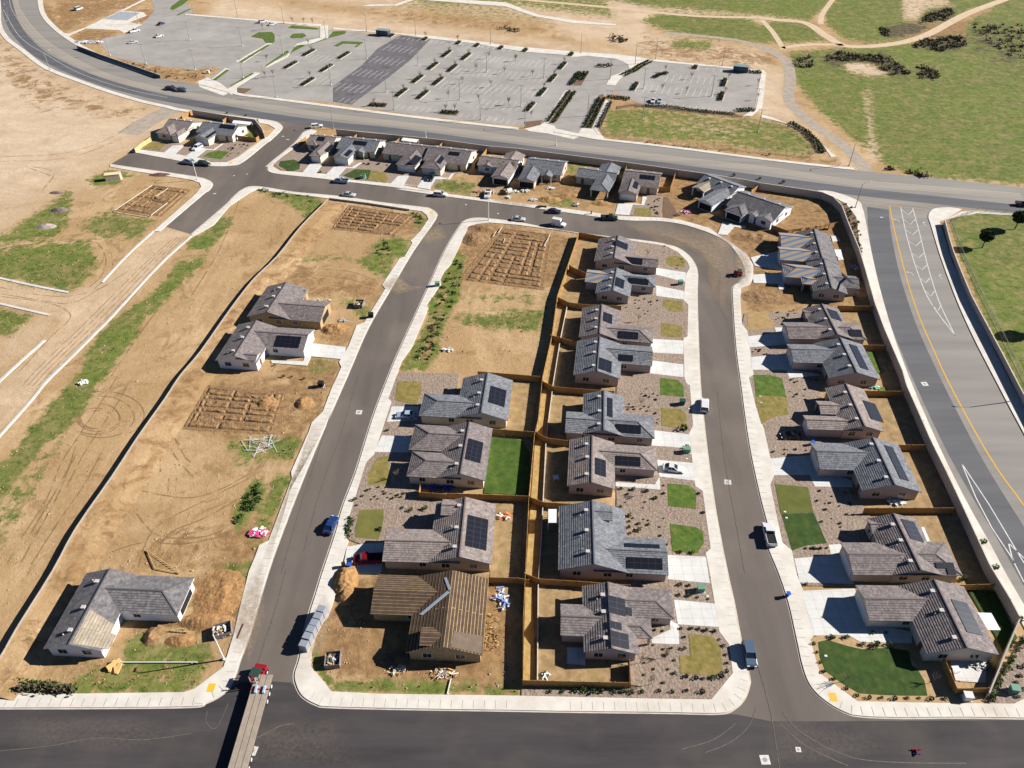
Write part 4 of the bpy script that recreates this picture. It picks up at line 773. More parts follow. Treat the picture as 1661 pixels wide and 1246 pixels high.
    def opening(cx,cy,nx,ny,w,h,z,kind):
        tx,ty=-ny,nx; Mx=Matrix(((tx,nx,0,cx),(ty,ny,0,cy),(0,0,1,0),(0,0,0,1)))
        if kind=='win':
            f=MB(); f.box(-w/2-.09,w/2+.09,0,.05,z-.09,z+h+.09,0,Mx); fo=f.build('window',m_frame,root)
            g=MB(); g.box(-w/2,-.03,.05,.062,z,z+h,0,Mx); g.box(.03,w/2,.05,.062,z,z+h,0,Mx); g.build('pane',m_glass,fo)
        elif kind=='garage':
            f=MB(); 
            for i in range(4): f.box(-w/2,w/2,0,.05+(.004 if i%2 else 0),.16+i*h/4,.16+(i+1)*h/4-.03,0,Mx)
            f.build('garage_door',doorcol or M('garage_door_white',(.62,.63,.62),.5),root)
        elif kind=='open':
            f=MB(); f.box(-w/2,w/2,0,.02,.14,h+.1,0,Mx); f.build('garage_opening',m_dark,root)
        elif kind=='door':
            f=MB(); f.box(-w/2,w/2,0,.06,.14,h,0,Mx); f.build('door',M('door_brown',(.14,.07,.04),.5),root)
    for bi,k in enumerate(blocks):
        if k['kind'] in 'pd': continue
        iu0,iu1,iv0,iv1=k['i']; isx=k['ax']=='x'
        def W(u,v): return (u,v) if isx else (v,u)
        for end,u,nu in (('e0',iu0,-1),('e1',iu1,1)):
            if k[end]=='n': continue
            nx,ny=(nu,0) if isx else (0,nu)
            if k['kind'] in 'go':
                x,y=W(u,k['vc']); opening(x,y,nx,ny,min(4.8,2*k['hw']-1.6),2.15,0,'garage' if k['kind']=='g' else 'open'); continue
            ww=iv1-iv0
            for t in ((.25,.72) if ww>6 else (.5,)):
                x,y=W(u,iv0+ww*t)
                if inside(x+nx*.6,y+ny*.6,bi): continue
                opening(x,y,nx,ny,1.5 if ww>3 else .9,1.15,1.0,'win')
        for v,nv in ((iv0,-1),(iv1,1)):
            nx,ny=(0,nv) if isx else (nv,0); Lw=iu1-iu0; n_=max(1,int(Lw/4.2)); dd=False
            for j in range(n_):
                u=iu0+Lw*(j+.5)/n_; x,y=W(u,v)
                if inside(x+nx*.6,y+ny*.6,bi): continue
                if k['kind'] in 'go' and j!=n_//2: continue
                if bi==0 and not dd: opening(x,y,nx,ny,1.0,2.15,0,'door'); dd=True
                else: opening(x,y,nx,ny,1.2,1.05,1.05,'win')
    # rays to the roof
    def hit(v,pt):
        u_,v_=P(v,pt)[0]; A=rot(w2(u_,v_,8))-ctr; A.z=8; B=rot(w2(u_,v_,0))-ctr; B.z=0; best=None
        for pts,uvs,k in planes:
            n=(pts[1]-pts[0]).cross(pts[2]-pts[0]).normalized(); den=n.dot(B-A)
            if abs(den)<1e-6: continue
            t=n.dot(pts[0]-A)/den; X=A+(B-A)*t
            ok=all(n.cross(pts[(i+1)%len(pts)]-pts[i]).dot(X-pts[i])>-.25 for i in range(len(pts)))
            if ok and (best is None or t<best[0]): best=(t,X,n,pts,k)
        return best
    def planehit(v,pt,n,p0):
        u_,v_=P(v,pt)[0]; A=rot(w2(u_,v_,8))-ctr; A.z=8; B=rot(w2(u_,v_,0))-ctr; B.z=0
        t=n.dot(p0-A)/n.dot(B-A); return A+(B-A)*t
    for S in solar:
        v=S[2] if len(S)>2 else view; p,q=S[:2]; mid=((p[0]+q[0])/2,(p[1]+q[1])/2)
        h=hit(v,mid)
        if not h: print('no hit solar',label,mid); continue
        _,X,n,pts,k=h
        if n.z<0:n=-n
        du=Vector((-n.y,n.x,0)).normalized(); dv=n.cross(du)
        A=planehit(v,p,n,pts[0]);B=planehit(v,q,n,pts[0])
        ua,ub=sorted(((A-X).dot(du),(B-X).dot(du))); va,vb=sorted(((A-X).dot(dv),(B-X).dot(dv)))
        nu=max(1,round((ub-ua)/1.35)); nv=max(1,round((vb-va)/1.35)); mb=MB()
        Pt=lambda a,b,z: X+du*a+dv*b+n*z
        def qbox(a0,a1,b0,b1,z0,z1,mi):
            c_=[Pt(a,b,z) for z in (z0,z1) for a,b in ((a0,b0),(a1,b0),(a1,b1),(a0,b1))]
            for f in ((0,3,2,1),(4,5,6,7),(0,1,5,4),(1,2,6,5),(2,3,7,6),(3,0,4,7)): mb.face([c_[i] for i in f],mi)
        qbox(ua,ub,va,vb,.06,.15,1)
        for i in range(nu):
            for j in range(nv):
                a0=ua+(ub-ua)*i/nu; a1=ua+(ub-ua)*(i+1)/nu; b0=va+(vb-va)*j/nv; b1=va+(vb-va)*(j+1)/nv
                qbox(a0+.022,a1-.022,b0+.022,b1-.022,.148,.157,0)
        mb.build('solar_panel',[m_solar,m_solarf],root)
    for ov in overlays:
        pts_,rm=ov; cm=(sum(p[0] for p in pts_)/len(pts_),sum(p[1] for p in pts_)/len(pts_)); h=hit(view,cm)
        if not h: print('no overlay',label); continue
        _,X,n,pl,k=h
        if n.z<0:n=-n
        du=Vector((-n.y,n.x,0)).normalized(); dv=n.cross(du); Q=[planehit(view,p,n,pl[0])+n*.09 for p in pts_]
        if (Q[1]-Q[0]).cross(Q[2]-Q[0]).z<0: Q=Q[::-1]
        mb=MB(); mb.face(Q,0,[((q-X).dot(du),(q-X).dot(dv)) for q in Q])
        for i in range(len(Q)): a_,b_=Q[i],Q[(i+1)%len(Q)]; mb.face([a_,b_,b_-n*.12,a_-n*.12],0)
        mb.build('roof_patch',RM[rm],root)
    if vents:
        rr=random.Random(hash(label)%9999 if False else len(label)*7+int(O.x))
        sol=[S for S in solar]; side=-1
        for (pts,uvs,k) in planes[:2]:
            pass
        # vents go on the slope without panels
        ysgn=None
        for sgn in (1,-1):
            fr=[0.18,.5,.82]
            for t in fr:
                x=-hx+2*hx*t+rr.uniform(-.5,.5); y=sgn*(1.15+rr.uniform(-.15,.15)); z=zr_main-PITCH*abs(y)
                if sgn==(1 if abs(math.degrees(ang))<45 else -1):
                    mb=MB(); Mx=Matrix.Translation((x,y,z)); mb.box(-.28,.28,-.32,.32,-.1,.36,0,Mx); mb.box(-.34,.34,-.38,.38,.36,.42,0,Mx)
                    mb.build('roof_vent',M('vent_metal',(.5,.47,.44),.5),root)
                    if rr.random()<.8:
                        mb=MB(); yy=y*1.9; mb.cyl((x+rr.uniform(-1.2,1.2),yy,zr_main-PITCH*abs(yy)-.05),.08,.45,8); mb.build('vent_pipe',m_polel,root)
    if patio:
        q=[rot(w2(*p,2.5))-ctr for p in P(patio[0],*patio[1])]
        mb=MB(); 
        mb.face([(p.x,p.y,2.55) for p in q]); mb.face([(p.x,p.y,2.42) for p in q][::-1])
        for i in range(4):
            p,r_=q[i],q[(i+1)%4]; mb.face([(p.x,p.y,2.55),(p.x,p.y,2.42),(r_.x,r_.y,2.42),(r_.x,r_.y,2.55)])
        for p in q[1:3]: mb.box(p.x-.06,p.x+.06,p.y-.06,p.y+.06,0,2.42)
        mb.build('patio_cover',m_white,root)
    return root,blocks,rot,ctr
VENTSIDE={}
# --- middle column (garages face the right street)
HS=house
HS('house','brown-tiled house on the gravel corner with a big stepped solar array','z3',[(660,150),(695,835)],[(977,213),(480,860)],
  [((1345,165),(1400,525),'h','g',None,None,.21),((1150,520),(1178,722),'h','p',None,None,.26),((240,372),(247,690),'g','w')],roof='brown',wall='pink',solar=[((720,285),(905,500)),((905,405),(968,498)),((735,540),(862,640)),((745,640),(938,832))],)
HS('house','large grey-tiled house with two long solar arrays on its garage roof','c2',[(515,800),(525,1190)],[(745,835),(330,1215)],[((1003,1022),(1016,1253),'g','g'),((668,828),(668,915),'g','d')],roof='slate',wall='pink',solar=[((745,1050),(968,1082)),((760,1135),(985,1213))],patio=('c2',[(330,920),(268,920),(268,835),(330,835)]))
HS('house','brown-tiled house with a wooden side gate, white sedan parked on its driveway','c2',[(540,385),(535,665)],[(682,418),(386,690)],[((940,445),(950,592),'h','g')],roof='warm',wall='pink',solar=[((562,512),(628,635)),((693,500),(845,568))])
HS('house','grey-tiled house with a rear wing, just above the house with the white sedan','c2',[(605,95),(602,345)],[(742,130),(478,362)],[((925,250),(935,395),'h','g'),((375,222),(378,362),'g','w')],roof='slate',wall='pink',solar=[((638,135),(670,262)),((690,302),(848,362))])
HS('house','grey-tiled house of the middle column whose driveway faces a small bright green lawn','b2',[(575,968),(558,1180)],[(728,1000),(425,1192)],[((920,1020),(918,1135),'g','g')],roof='slate',wall='pink',solar=[((588,1082),(662,1180)),((712,1062),(798,1108))])
HS('house','brown-tiled house of the middle column below the striped rear wing','b2',[(600,755),(585,935)],[(722,790),(460,955)],[((923,893),(922,995),'h','g')],roof='brown',wall='pink',solar=[((614,797),(666,873)),((708,917),(830,970))])
HS('house','grey house whose small rear wing roof shows blue and yellow stripes','b2',[(695,508),(668,665)],[(800,560),(562,680)],[((942,560),(940,642),'h','g'),((507,520),(505,608),'g','w','stripe')],roof='slate',wall='grey',solar=[((692,578),(738,652)),((772,582),(895,628))])
HS('house','brown-tiled house inside the bend of the street, topmost of its column','b2',[(685,325),(660,462)],[(822,362),(555,480)],[((960,458),(952,522),'g','g')],roof='brown',wall='pink',solar=[((695,345),(762,410)),((750,455),(856,500))])
# --- left-facing column
HS('house','grey-tiled house with a pale blue sedan on its drive beside the left street','c1',[(1478,0),(1438,243)],[(1630,28),(1268,262)],[((1078,110),(1033,265),'h','g')],roof='slate',wall='cream',solar=[((1492,62),(1576,196))])
HS('house','brown-tiled house with several hipped front wings and a dark green back lawn','c1',[(1340,285),(1278,625)],[(1503,330),(1150,640)],[((1020,297),(976,462),'h','g'),((975,472),(986,648),'h','w')],roof='brown',wall='cream',solar=[((1352,392),(1425,548))])
HS('house','brown-tiled house with a small dormer gable above a red pickup on the drive','c1',[(1340,765),(1300,1158)],[(1522,805),(1098,1170)],[((848,957),(810,1187),'g','g'),((1184,783),(1182,872),'g','d')],roof='warm',wall='beige',solar=[((1350,872),(1462,1095))])
r_=HS('house_under_construction','unfinished house with dark battened roof and plywood walls, at the lower left corner lot','z2',[(945,55),(850,870)],[(1280,125),(390,922)],[((88,88),(8,502),'g','o'),((552,662),(542,852),'g','d')],roof='felt',wall='osb_sheathing',vents=False,raw=True,overlays=[([(905,690),(1150,735),(1215,745),(1200,935),(870,865)],'paper'),([(835,258),(862,272),(565,518),(532,512)],'flash'),([(800,118),(826,112),(878,240),(850,252)],'flash')],fascia=M('raw_fascia',(.35,.30,.25)))
# --- right column
HS('house','house half roofed with blue and orange stripes and two white patio covers','n7',[(940,100),(1030,415)],[(1120,150),(815,465)],[((548,128),(528,285),'g','w','stripe'),((517,290),(545,460),'g','g','stripe')],roof='dark',wall='pink',patio=('n7',[(1205,400),(1180,325),(1255,325),(1285,450)]),fascia=m_fasciaw)
HS('house','house with striped tiles on its hipped garage wing and one solar array','n7',[(1115,475),(1200,770)],[(1233,505),(932,815)],[((560,488),(597,642),'h','g','stripe'),((780,640),(806,726),'h','p','stripe'),((1440,640),(1465,785),'g','w')],roof='dark',wall='grey',solar=[((1218,552),(1382,730))])
HS('house','brown-tiled house with a hipped rear wing carrying four solar panels, third along the block wall','n8',[(945,98),(1110,418)],[(1128,142),(900,468)],[((735,150),(775,245),'g','p'),((520,285),(603,478),'g','g'),((1340,295),(1435,470),'h','w')],roof='brown',wall='pink',solar=[((1000,138),(1165,276)),((1235,365),(1390,440))])
HS('house','grey-tiled house with a long solar array near its ridge, beside a patch of green lawn','n8',[(1185,472),(1365,840)],[(1385,525),(1030,890)],[((572,520),(640,718),'g','g')],roof='slate',wall='pink',solar=[((1240,520),(1455,805))])
HS('house','brown-tiled house with a small front porch gable and black car on its shaded drive','z8',[(505,85),(670,448)],[(628,122),(432,500)],[((197,230),(224,350),'g','p'),((68,362),(145,572),'g','g')],roof='warm',wall='pink',solar=[((617,224),(812,432))])
HS('house','grey-tiled house with a narrow ten-panel solar strip, above the long two-tone front lawn','z8',[(750,582),(950,1005)],[(945,632),(615,1055)],[((150,625),(216,857),'g','g')],roof='slate',wall='pink',solar=[((815,637),(1042,968))])
HS('house','brown-tiled house with an L-shaped solar array, just above the lush corner lawn house','z7',[(715,95),(1040,765)],[(978,158),(695,818)],[((95,435),(246,827),'g','g'),((385,145),(472,330),'g','w'),((1330,435),(1520,825),'h','w')],roof='brown',wall='beige',solar=[((800,158),(1070,432)),((1200,668),(1432,735)),((1335,738),(1455,810))],patio=('z7',[(1040,255),(1075,258),(1145,420),(1110,425)]))
HS('house','brown-tiled house with a white patio cover and lush dark corner lawn','z4',[(880,135),(1215,820)],[(1142,198),(768,877)],[((45,175),(181,541),'g','g')],roof='brown',wall='cream',solar=[((1008,326),(1335,694))],patio=('z4',[(1385,637),(1280,460),(1420,465),(1515,637)]))
HS('house','grey-tiled house with open garage and an unfinished porch roof, at the outside of the bend','n6',[(440,100),(840,245)],[(912,250),(298,205)],[((305,415),(545,497),'g','o'),((235,262),(400,315),'g','p','battenpale')],roof='slate',wall='white',fascia=m_fasciaw)
HS('house','brown-tiled house with two dormer gables and a car in its driveway at the bend','n6',[(860,300),(1400,480)],[(1490,492),(660,472)],[((635,540),(870,612),'h','o'),((1040,600),(1197,706),'g','w'),((800,495),(865,555),'g','d'),((950,540),(1015,590),'g','d')],roof='dark',wall='white',fascia=m_fasciaw)
# --- north row
HS('house','finished brown-tiled house with a pale driveway right of the unfinished row houses','n5',[(880,245),(1430,305)],[(885,222),(1366,515)],[((752,577),(1060,612),'g','g')],roof='brown',wall='beige',solar=[((1100,308),(1308,392)),((1005,408),(1045,528))])
HS('house_under_construction','grey-tiled unfinished house with an open hipped carport and scattered tiles','n5',[(215,205),(610,262)],[(213,193),(705,420)],[((335,535),(643,572),'h','p'),((520,150),(805,200),'g','w')],roof='slate',wall='cream')
HS('house_under_construction','grey unfinished house with an open dark garage in the row under the arterial','n4',[(885,270),(1425,330)],[(893,243),(1372,535)],[((645,608),(957,642),'g','o'),((1040,545),(1222,560),'g','p')],roof='slate',wall='beige',overlays=[([(880,340),(920,345),(910,365),(870,358)],'paper'),([(1290,365),(1380,370),(1370,385),(1295,382)],'paper'),([(935,475),(960,480),(985,520),(970,525)],'paper'),([(985,465),(1050,478),(1040,492),(980,482)],'paper')])
HS('house_under_construction','brown unfinished house with bright white walls and an open garage beside the lumber pile','n4',[(160,235),(690,300)],[(155,212),(650,445)],[((260,556),(540,602),'g','o'),((95,385),(285,400),'g','w'),((515,165),(800,225),'g','w')],roof='warm',wall='white',overlays=[([(190,290),(250,300),(240,325),(200,315)],'paper'),([(445,312),(480,318),(470,330),(440,325)],'paper'),([(385,340),(430,345),(425,358),(385,355)],'paper'),([(590,320),(640,325),(635,380),(610,385)],'paper')])
HS('house','brown-tiled house with a black car on its drive and two solar arrays','n3',[(885,215),(1425,275)],[(887,195),(1352,490)],[((668,520),(970,567),'h','g')],roof='brown',wall='cream',solar=[((1103,285),(1238,352)),((1000,322),(960,476))])
HS('house','brown-tiled house with a dark porch and a white patio cover behind','n3',[(270,148),(790,208)],[(265,130),(705,385)],[((300,468),(577,522),'h','g')],roof='brown',wall='cream',solar=[((592,338),(590,494))],patio=('n3',[(375,120),(405,78),(635,105),(600,150)]))
HS('house','grey-tiled house with green front lawn, second from the left of the row under the arterial','n2',[(990,245),(1530,300)],[(988,222),(1434,492)],[((720,572),(985,607),'g','g'),((1070,485),(1250,500),'g','p')],roof='slate',wall='cream',solar=[((1093,296),(1282,380)),((1000,443),(975,566))])
HS('house','brown-tiled house with a hipped garage, leftmost of the row under the arterial','n2',[(380,195),(865,245)],[(880,228),(268,338)],[((335,532),(605,590),'h','g'),((300,345),(430,388),'h','w')],roof='warm',wall='cream',solar=[((485,228),(572,304)),((708,345),(640,494))])
HS('house','brown hip-roofed house beside the bare field, left of a detached pair','n1',[(490,165),(890,215)],[(895,205),(395,292)],[((290,330),(488,370),'h','w'),((500,372),(710,414),'h','g')],roof='warm',wall='cream')
HS('house','grey-tiled house with white patio cover, right of a detached pair by the side street','n1',[(1010,215),(1350,255)],[(1012,203),(1256,386)],[((790,402),(960,433),'g','g')],roof='slate',wall='cream',solar=[((1123,243),(1278,303)),((1045,320),(955,415))],patio=('n1',[(1255,225),(1275,190),(1495,212),(1470,248)]))
# --- left lot
HS('house_under_construction','white-walled house with brown roof and one pale unfinished roof plane, alone at the lower left','z1',[(740,148),(335,895)],[(1022,205),(65,937)],[((1565,235),(1405,606),'h','o')],mends='gg',roof='dark',wall='white',fascia=m_fasciaw,overlays=[([(528,545),(775,700),(740,780),(790,800),(715,945),(350,890)],'battenpale')])
HS('house','white-walled house with one large solar array on its garage, paved driveway to the left street','z6',[(605,562),(355,960)],[(838,630),(132,1000)],[((1245,665),(1127,886),'g','g'),((628,905),(585,1000),'g','d')],roof='brown',wall='white',solar=[((832,722),(1068,864))],fascia=m_fasciaw)
HS('house_under_construction','unfinished house with yellow timber walls and partly tiled roof in the left lot','z6',[(925,122),(700,465)],[(1185,205),(487,510)],[((1440,345),(1305,582),'g','o'),((1215,205),(1110,250),'g','w','battenpale')],roof='brown',wall='osb_sheathing')
# pale unfinished plane on the lower-left house
def overlay(view,pts,zc,mm,rname):
    pass
# roof vents etc. done. ================= FENCES / WALLS ==================
PM={}
def post(p,h,w,m,root):
    k=(round(h,2),w,m.name)
    if k not in PM: mb=MB(); mb.box(-w/2,w/2,-w/2,w/2,0,h); PM[k]=mb.mesh('post'); PM[k].materials.append(m)
    o=link('post',PM[k],None,root); o.location=(p.x,p.y,0)
def wall_obj(name,label,cat,px,h,t,m,group=None,cap=None,posts=0,sm=False,z=0):
    W=G(smooth(px,3) if sm else px,h+z); 
    W=[Vector((p.x,p.y,0)) for p in W]
    o0=W[0].copy(); root=empty(name,(o0.x,o0.y,0),0,label,cat,group); Wl=[p-o0 for p in W]
    mb=MB(); strip_faces(mb,Wl,-t/2,t/2,h+z,0)
    A=offs(Wl,-t/2);B=offs(Wl,t/2)
    for i in (0,-1): mb.face([(A[i].x,A[i].y,0),(B[i].x,B[i].y,0),(B[i].x,B[i].y,h+z),(A[i].x,A[i].y,h+z)])
    mb.build('fence_panel' if 'fence' in name else 'wall_panel',m,root)
    if cap:
        c_=MB(); strip_faces(c_,Wl,-t/2-.02,t/2+.02,h+z+.08,h+z-.02); c_.build('cap',cap,root)
    if posts:
        d=0; pts=[]
        for i in range(len(Wl)-1):
            L=(Wl[i+1]-Wl[i]).length; k=max(1,round(L/posts)); pts+=[Wl[i].lerp(Wl[i+1],j/k) for j in range(k)]
        pts.append(Wl[-1])
        for p in pts[:100]: post(p,h+z+.1,.16,m,root)
    return root
def fence(label,v,pts,h=1.83,m=None,sm=False): return wall_obj('wooden_fence',label,'fence',P(v,*pts),h,.07,m or m_wood,'cedar yard fences',posts=2.6,sm=sm)
fence('long cedar fence running down the middle of the block, casting a wide shadow','px',[(939,377),(921,430),(904,480),(895,545),(880,612),(873,680),(867,705),(858,805),(852,935),(849,1000),(848.5,1103)])
fence('cedar fence along the street bend behind the topmost house','b2',[(460,297),(640,328)])
fence('cedar side fence below the topmost house of the middle column','b2',[(400,500),(420,515),(505,552)])
fence('cedar side fence from the long fence to the row of dormant lawns','b2',[(330,703),(395,735),(500,750),(725,757)])
fence('short cedar fence across the strip beside the fourth back yard','b2',[(280,940),(340,955),(450,985)])
fence('cedar fence below the blue-grey house with the rear porch','c2',[(230,30),(300,65),(400,75),(680,95)])
fence('cedar fence left of the back yard with a white table','c2',[(190,350),(260,388),(390,405)])
fence('cedar side fence above the big grey-tiled house','c2',[(150,755),(235,790),(400,800),(620,800)])
fence('cedar side fence above the lowest house of the middle column','d2',[(120,15),(210,50),(450,65),(780,90)])
fence('cedar fence at the bottom of the corner lot beside the gravel','d2',[(108,685),(400,692),(780,700),(778,560)])
fence('cedar fence under the top house by the left street','c1',[(1500,330),(1661,343),(1780,350)])
fence('cedar fence around the side yard full of stored goods','c1',[(1048,685),(1040,727),(1210,740)])
fence('cedar fence below the dark green back lawn','c1',[(1210,735),(1350,738),(1730,752)])
fence('cedar fence above the upper left-facing house, next to the vacant lot','b1',[(1410,1168),(1661,1188),(1800,1200)])
fence('cedar fence above the battened unfinished house','d1',[(1480,40),(1661,45),(1730,55)])
fence('cedar fence above the third house along the block wall','b3',[(500,755),(718,758)])
fence('cedar fence above the grey house beside the small green lawn','b3',[(650,1000),(800,1002)])
fence('cedar fence above the house with the black car on its drive','c3',[(665,92),(910,95)])
fence('cedar fence below the house with the black car','c3',[(878,430),(1045,430)])
fence('cedar fence above the second lowest house of the right column','c3',[(668,825),(900,824),(1232,824)])
fence('cedar fence above the white patio cover','d3',[(1270,88),(1480,82)])
fence('cedar fence beside the lush corner lawn, turning along its patio','d3',[(1165,545),(1245,735),(1440,732)])
fence('cedar fence left of the leftmost row house','n2',[(125,330),(265,232)]); fence('cedar fence between two back yards of the row, leftmost one','n2',[(1085,215),(1180,140)])
fence('cedar fence beside the white patio cover of the row','n3',[(295,130),(378,55)]); fence('cedar fence behind the house with a black car in the row','n3',[(950,190),(1012,128)])
fence('long cedar fence left of the white unfinished house','n4',[(0,350),(210,85)]); fence('cedar fence left of the finished house in the row','n5',[(832,330),(905,140)])
fence('cedar fence enclosing the side yard of the finished row house','n5',[(1380,492),(1545,500),(1635,243)]); fence('cedar fence behind the two houses at the bend','n6',[(975,290),(1095,205)])
fence('cedar fence beside the house at the bend, turning into bare framing','n6',[(1225,715),(1415,785)]); fence('tall cedar fence behind the hip-roofed house near the field','n1',[(640,135),(755,65)])
fence('cedar fence behind the grey house of the detached pair','n1',[(1140,188),(1215,132)]); fence('pale fence along the bare field beside the detached pair','n1',[(60,535),(150,465),(255,395)],m=m_woodd); fence('low cedar fence beside the detached pair along the side street','n1',[(1320,375),(1545,405),(1580,380)])
# unfinished panels
for i,(x0,y0,x1,y1) in enumerate([(640,105,700,90),(790,85,850,62),(890,65,960,45),(1020,45,1080,25),(1120,35,1190,10)]):
    fence('unfinished fence panel %s on the bare lot at the bend'%['nearest the house','second from the house','in the middle','second from the block wall','nearest the block wall'][i],'n7',[(x0,y0),(x1,y1)])
fence('straight row of bare fence rails across the lot at the bend','n7',[(600,95),(900,60),(1210,5)],h=1.0,m=m_woodd)
wl=lambda label,px,h=1.8,t=.2,sm=False,m=None,cap=m_cap: wall_obj('block_wall',label,'wall',px,h,t,m or m_block,'concrete block walls',cap=cap,posts=7,sm=sm)
wl('long grey block wall between houses and arterial, curving down the right road',WT+[(1334,312),(1352,319.5),(1366,334),(1376,361),(1394,404),(1404,437.5),(1419.5,492),(1435,533.6),(1464,601),(1471,625.6),(1489.5,667),(1510,714),(1536,766),(1565,828),(1606,917),(1640,973),(1654,1000)],h=2.5)
wl('grey block wall behind the detached pair of houses',P('n1',(765,62),(1180,130),(1535,180),(1625,290),(1645,350)),h=2.3)
wl('long low block wall dividing the bare left lots, with a black shadow',[(-40,1120),(0,1066),(28,1017),(85,926),(122,858),(181,773),(225,706),(267,647),(292,609),(325,570),(370,506),(410,454),(449,416),(488,367),(532,323)],h=1.25,t=.14,sm=True,m=M('weathered_block',(.27,.22,.17),.95,(.20,.16,.12),1.5,5),cap=M('dull_cap',(.40,.35,.29)))
wl('low dark retaining wall along the trenched lot near the silver sedan',P('b1',(480,82),(720,112),(980,152)),h=.6)
wl('block wall between the patio yard and the planted gravel bank',[(1654,1005),(1630,1062),(1605,1124)],h=1.6,cap=M('dull_cap',(.40,.35,.29)))
wl('thin pale garden wall beside the long cedar fence',P('b2',(388,750),(345,960),(300,1236))+P('c2',(255,390),(225,1000))+P('d2',(205,100),(200,690)),h=.7,t=.15)
wl('tall plain wall beside the park sidewalk, casting a blue shadow',[(1533,357),(1546,405),(1572,470),(1580,487),(1603,530),(1627,575),(1661,640),(1720,750),(1800,900)],h=1.7,sm=True,m=m_block)
wl('dark screen wall between the big bend of road and the parking lot',P('a0',(480,285),(640,345),(800,400),(1000,470)),h=1.6,m=M('dark_screen',(.10,.12,.14)))
# iron fences (thin posts and rails)
def rail(label,px,h=1.7,sp=2.4,m=None,name='iron_fence'):
    W=[Vector((p.x,p.y,0)) for p in G(px,0)]; o0=W[0].copy(); root=empty(name,o0,0,label,'fence','iron railing fences'); mb=MB(); mp=MB()
    for i in range(len(W)-1):
        a,b=W[i]-o0,W[i+1]-o0; L=(b-a).length; k=max(1,round(L/sp))
        for z in (.15,h-.1): mb.bar(a+Vector((0,0,z)),b+Vector((0,0,z)),.05)
        for j in range(k+1): post(a.lerp(b,j/k),h,.08,m or m_metal,root)
        n2=int(L/.35)
        for j in range(n2): q=a.lerp(b,j/n2); mb.bar(q+Vector((0,0,.15)),q+Vector((0,0,h-.1)),.02)
    mb.build('rail',m or m_metal,root)
rail('thin railing fence along the park lawn behind the plain wall',[(1541,361),(1560,415),(1585,470),(1620,540),(1655,610),(1700,700)],sp=3)
rail('thin railing along the top edge of the park lawn',[(1541,361),(1584,343),(1661,349),(1760,358)],sp=3)
rail('iron fence around the dry retention basin',P('a2',(655,645),(590,800),(620,840),(1000,905),(1661,962))+P('a3',(320,985),(360,960),(350,910),(280,850),(180,800),(40,760)),sp=3,m=m_pole)
rail('iron fence above the retention basin beside the shrub row',P('p5',(180,585),(700,650),(1300,705)),sp=3,m=m_pole,h=1.2)
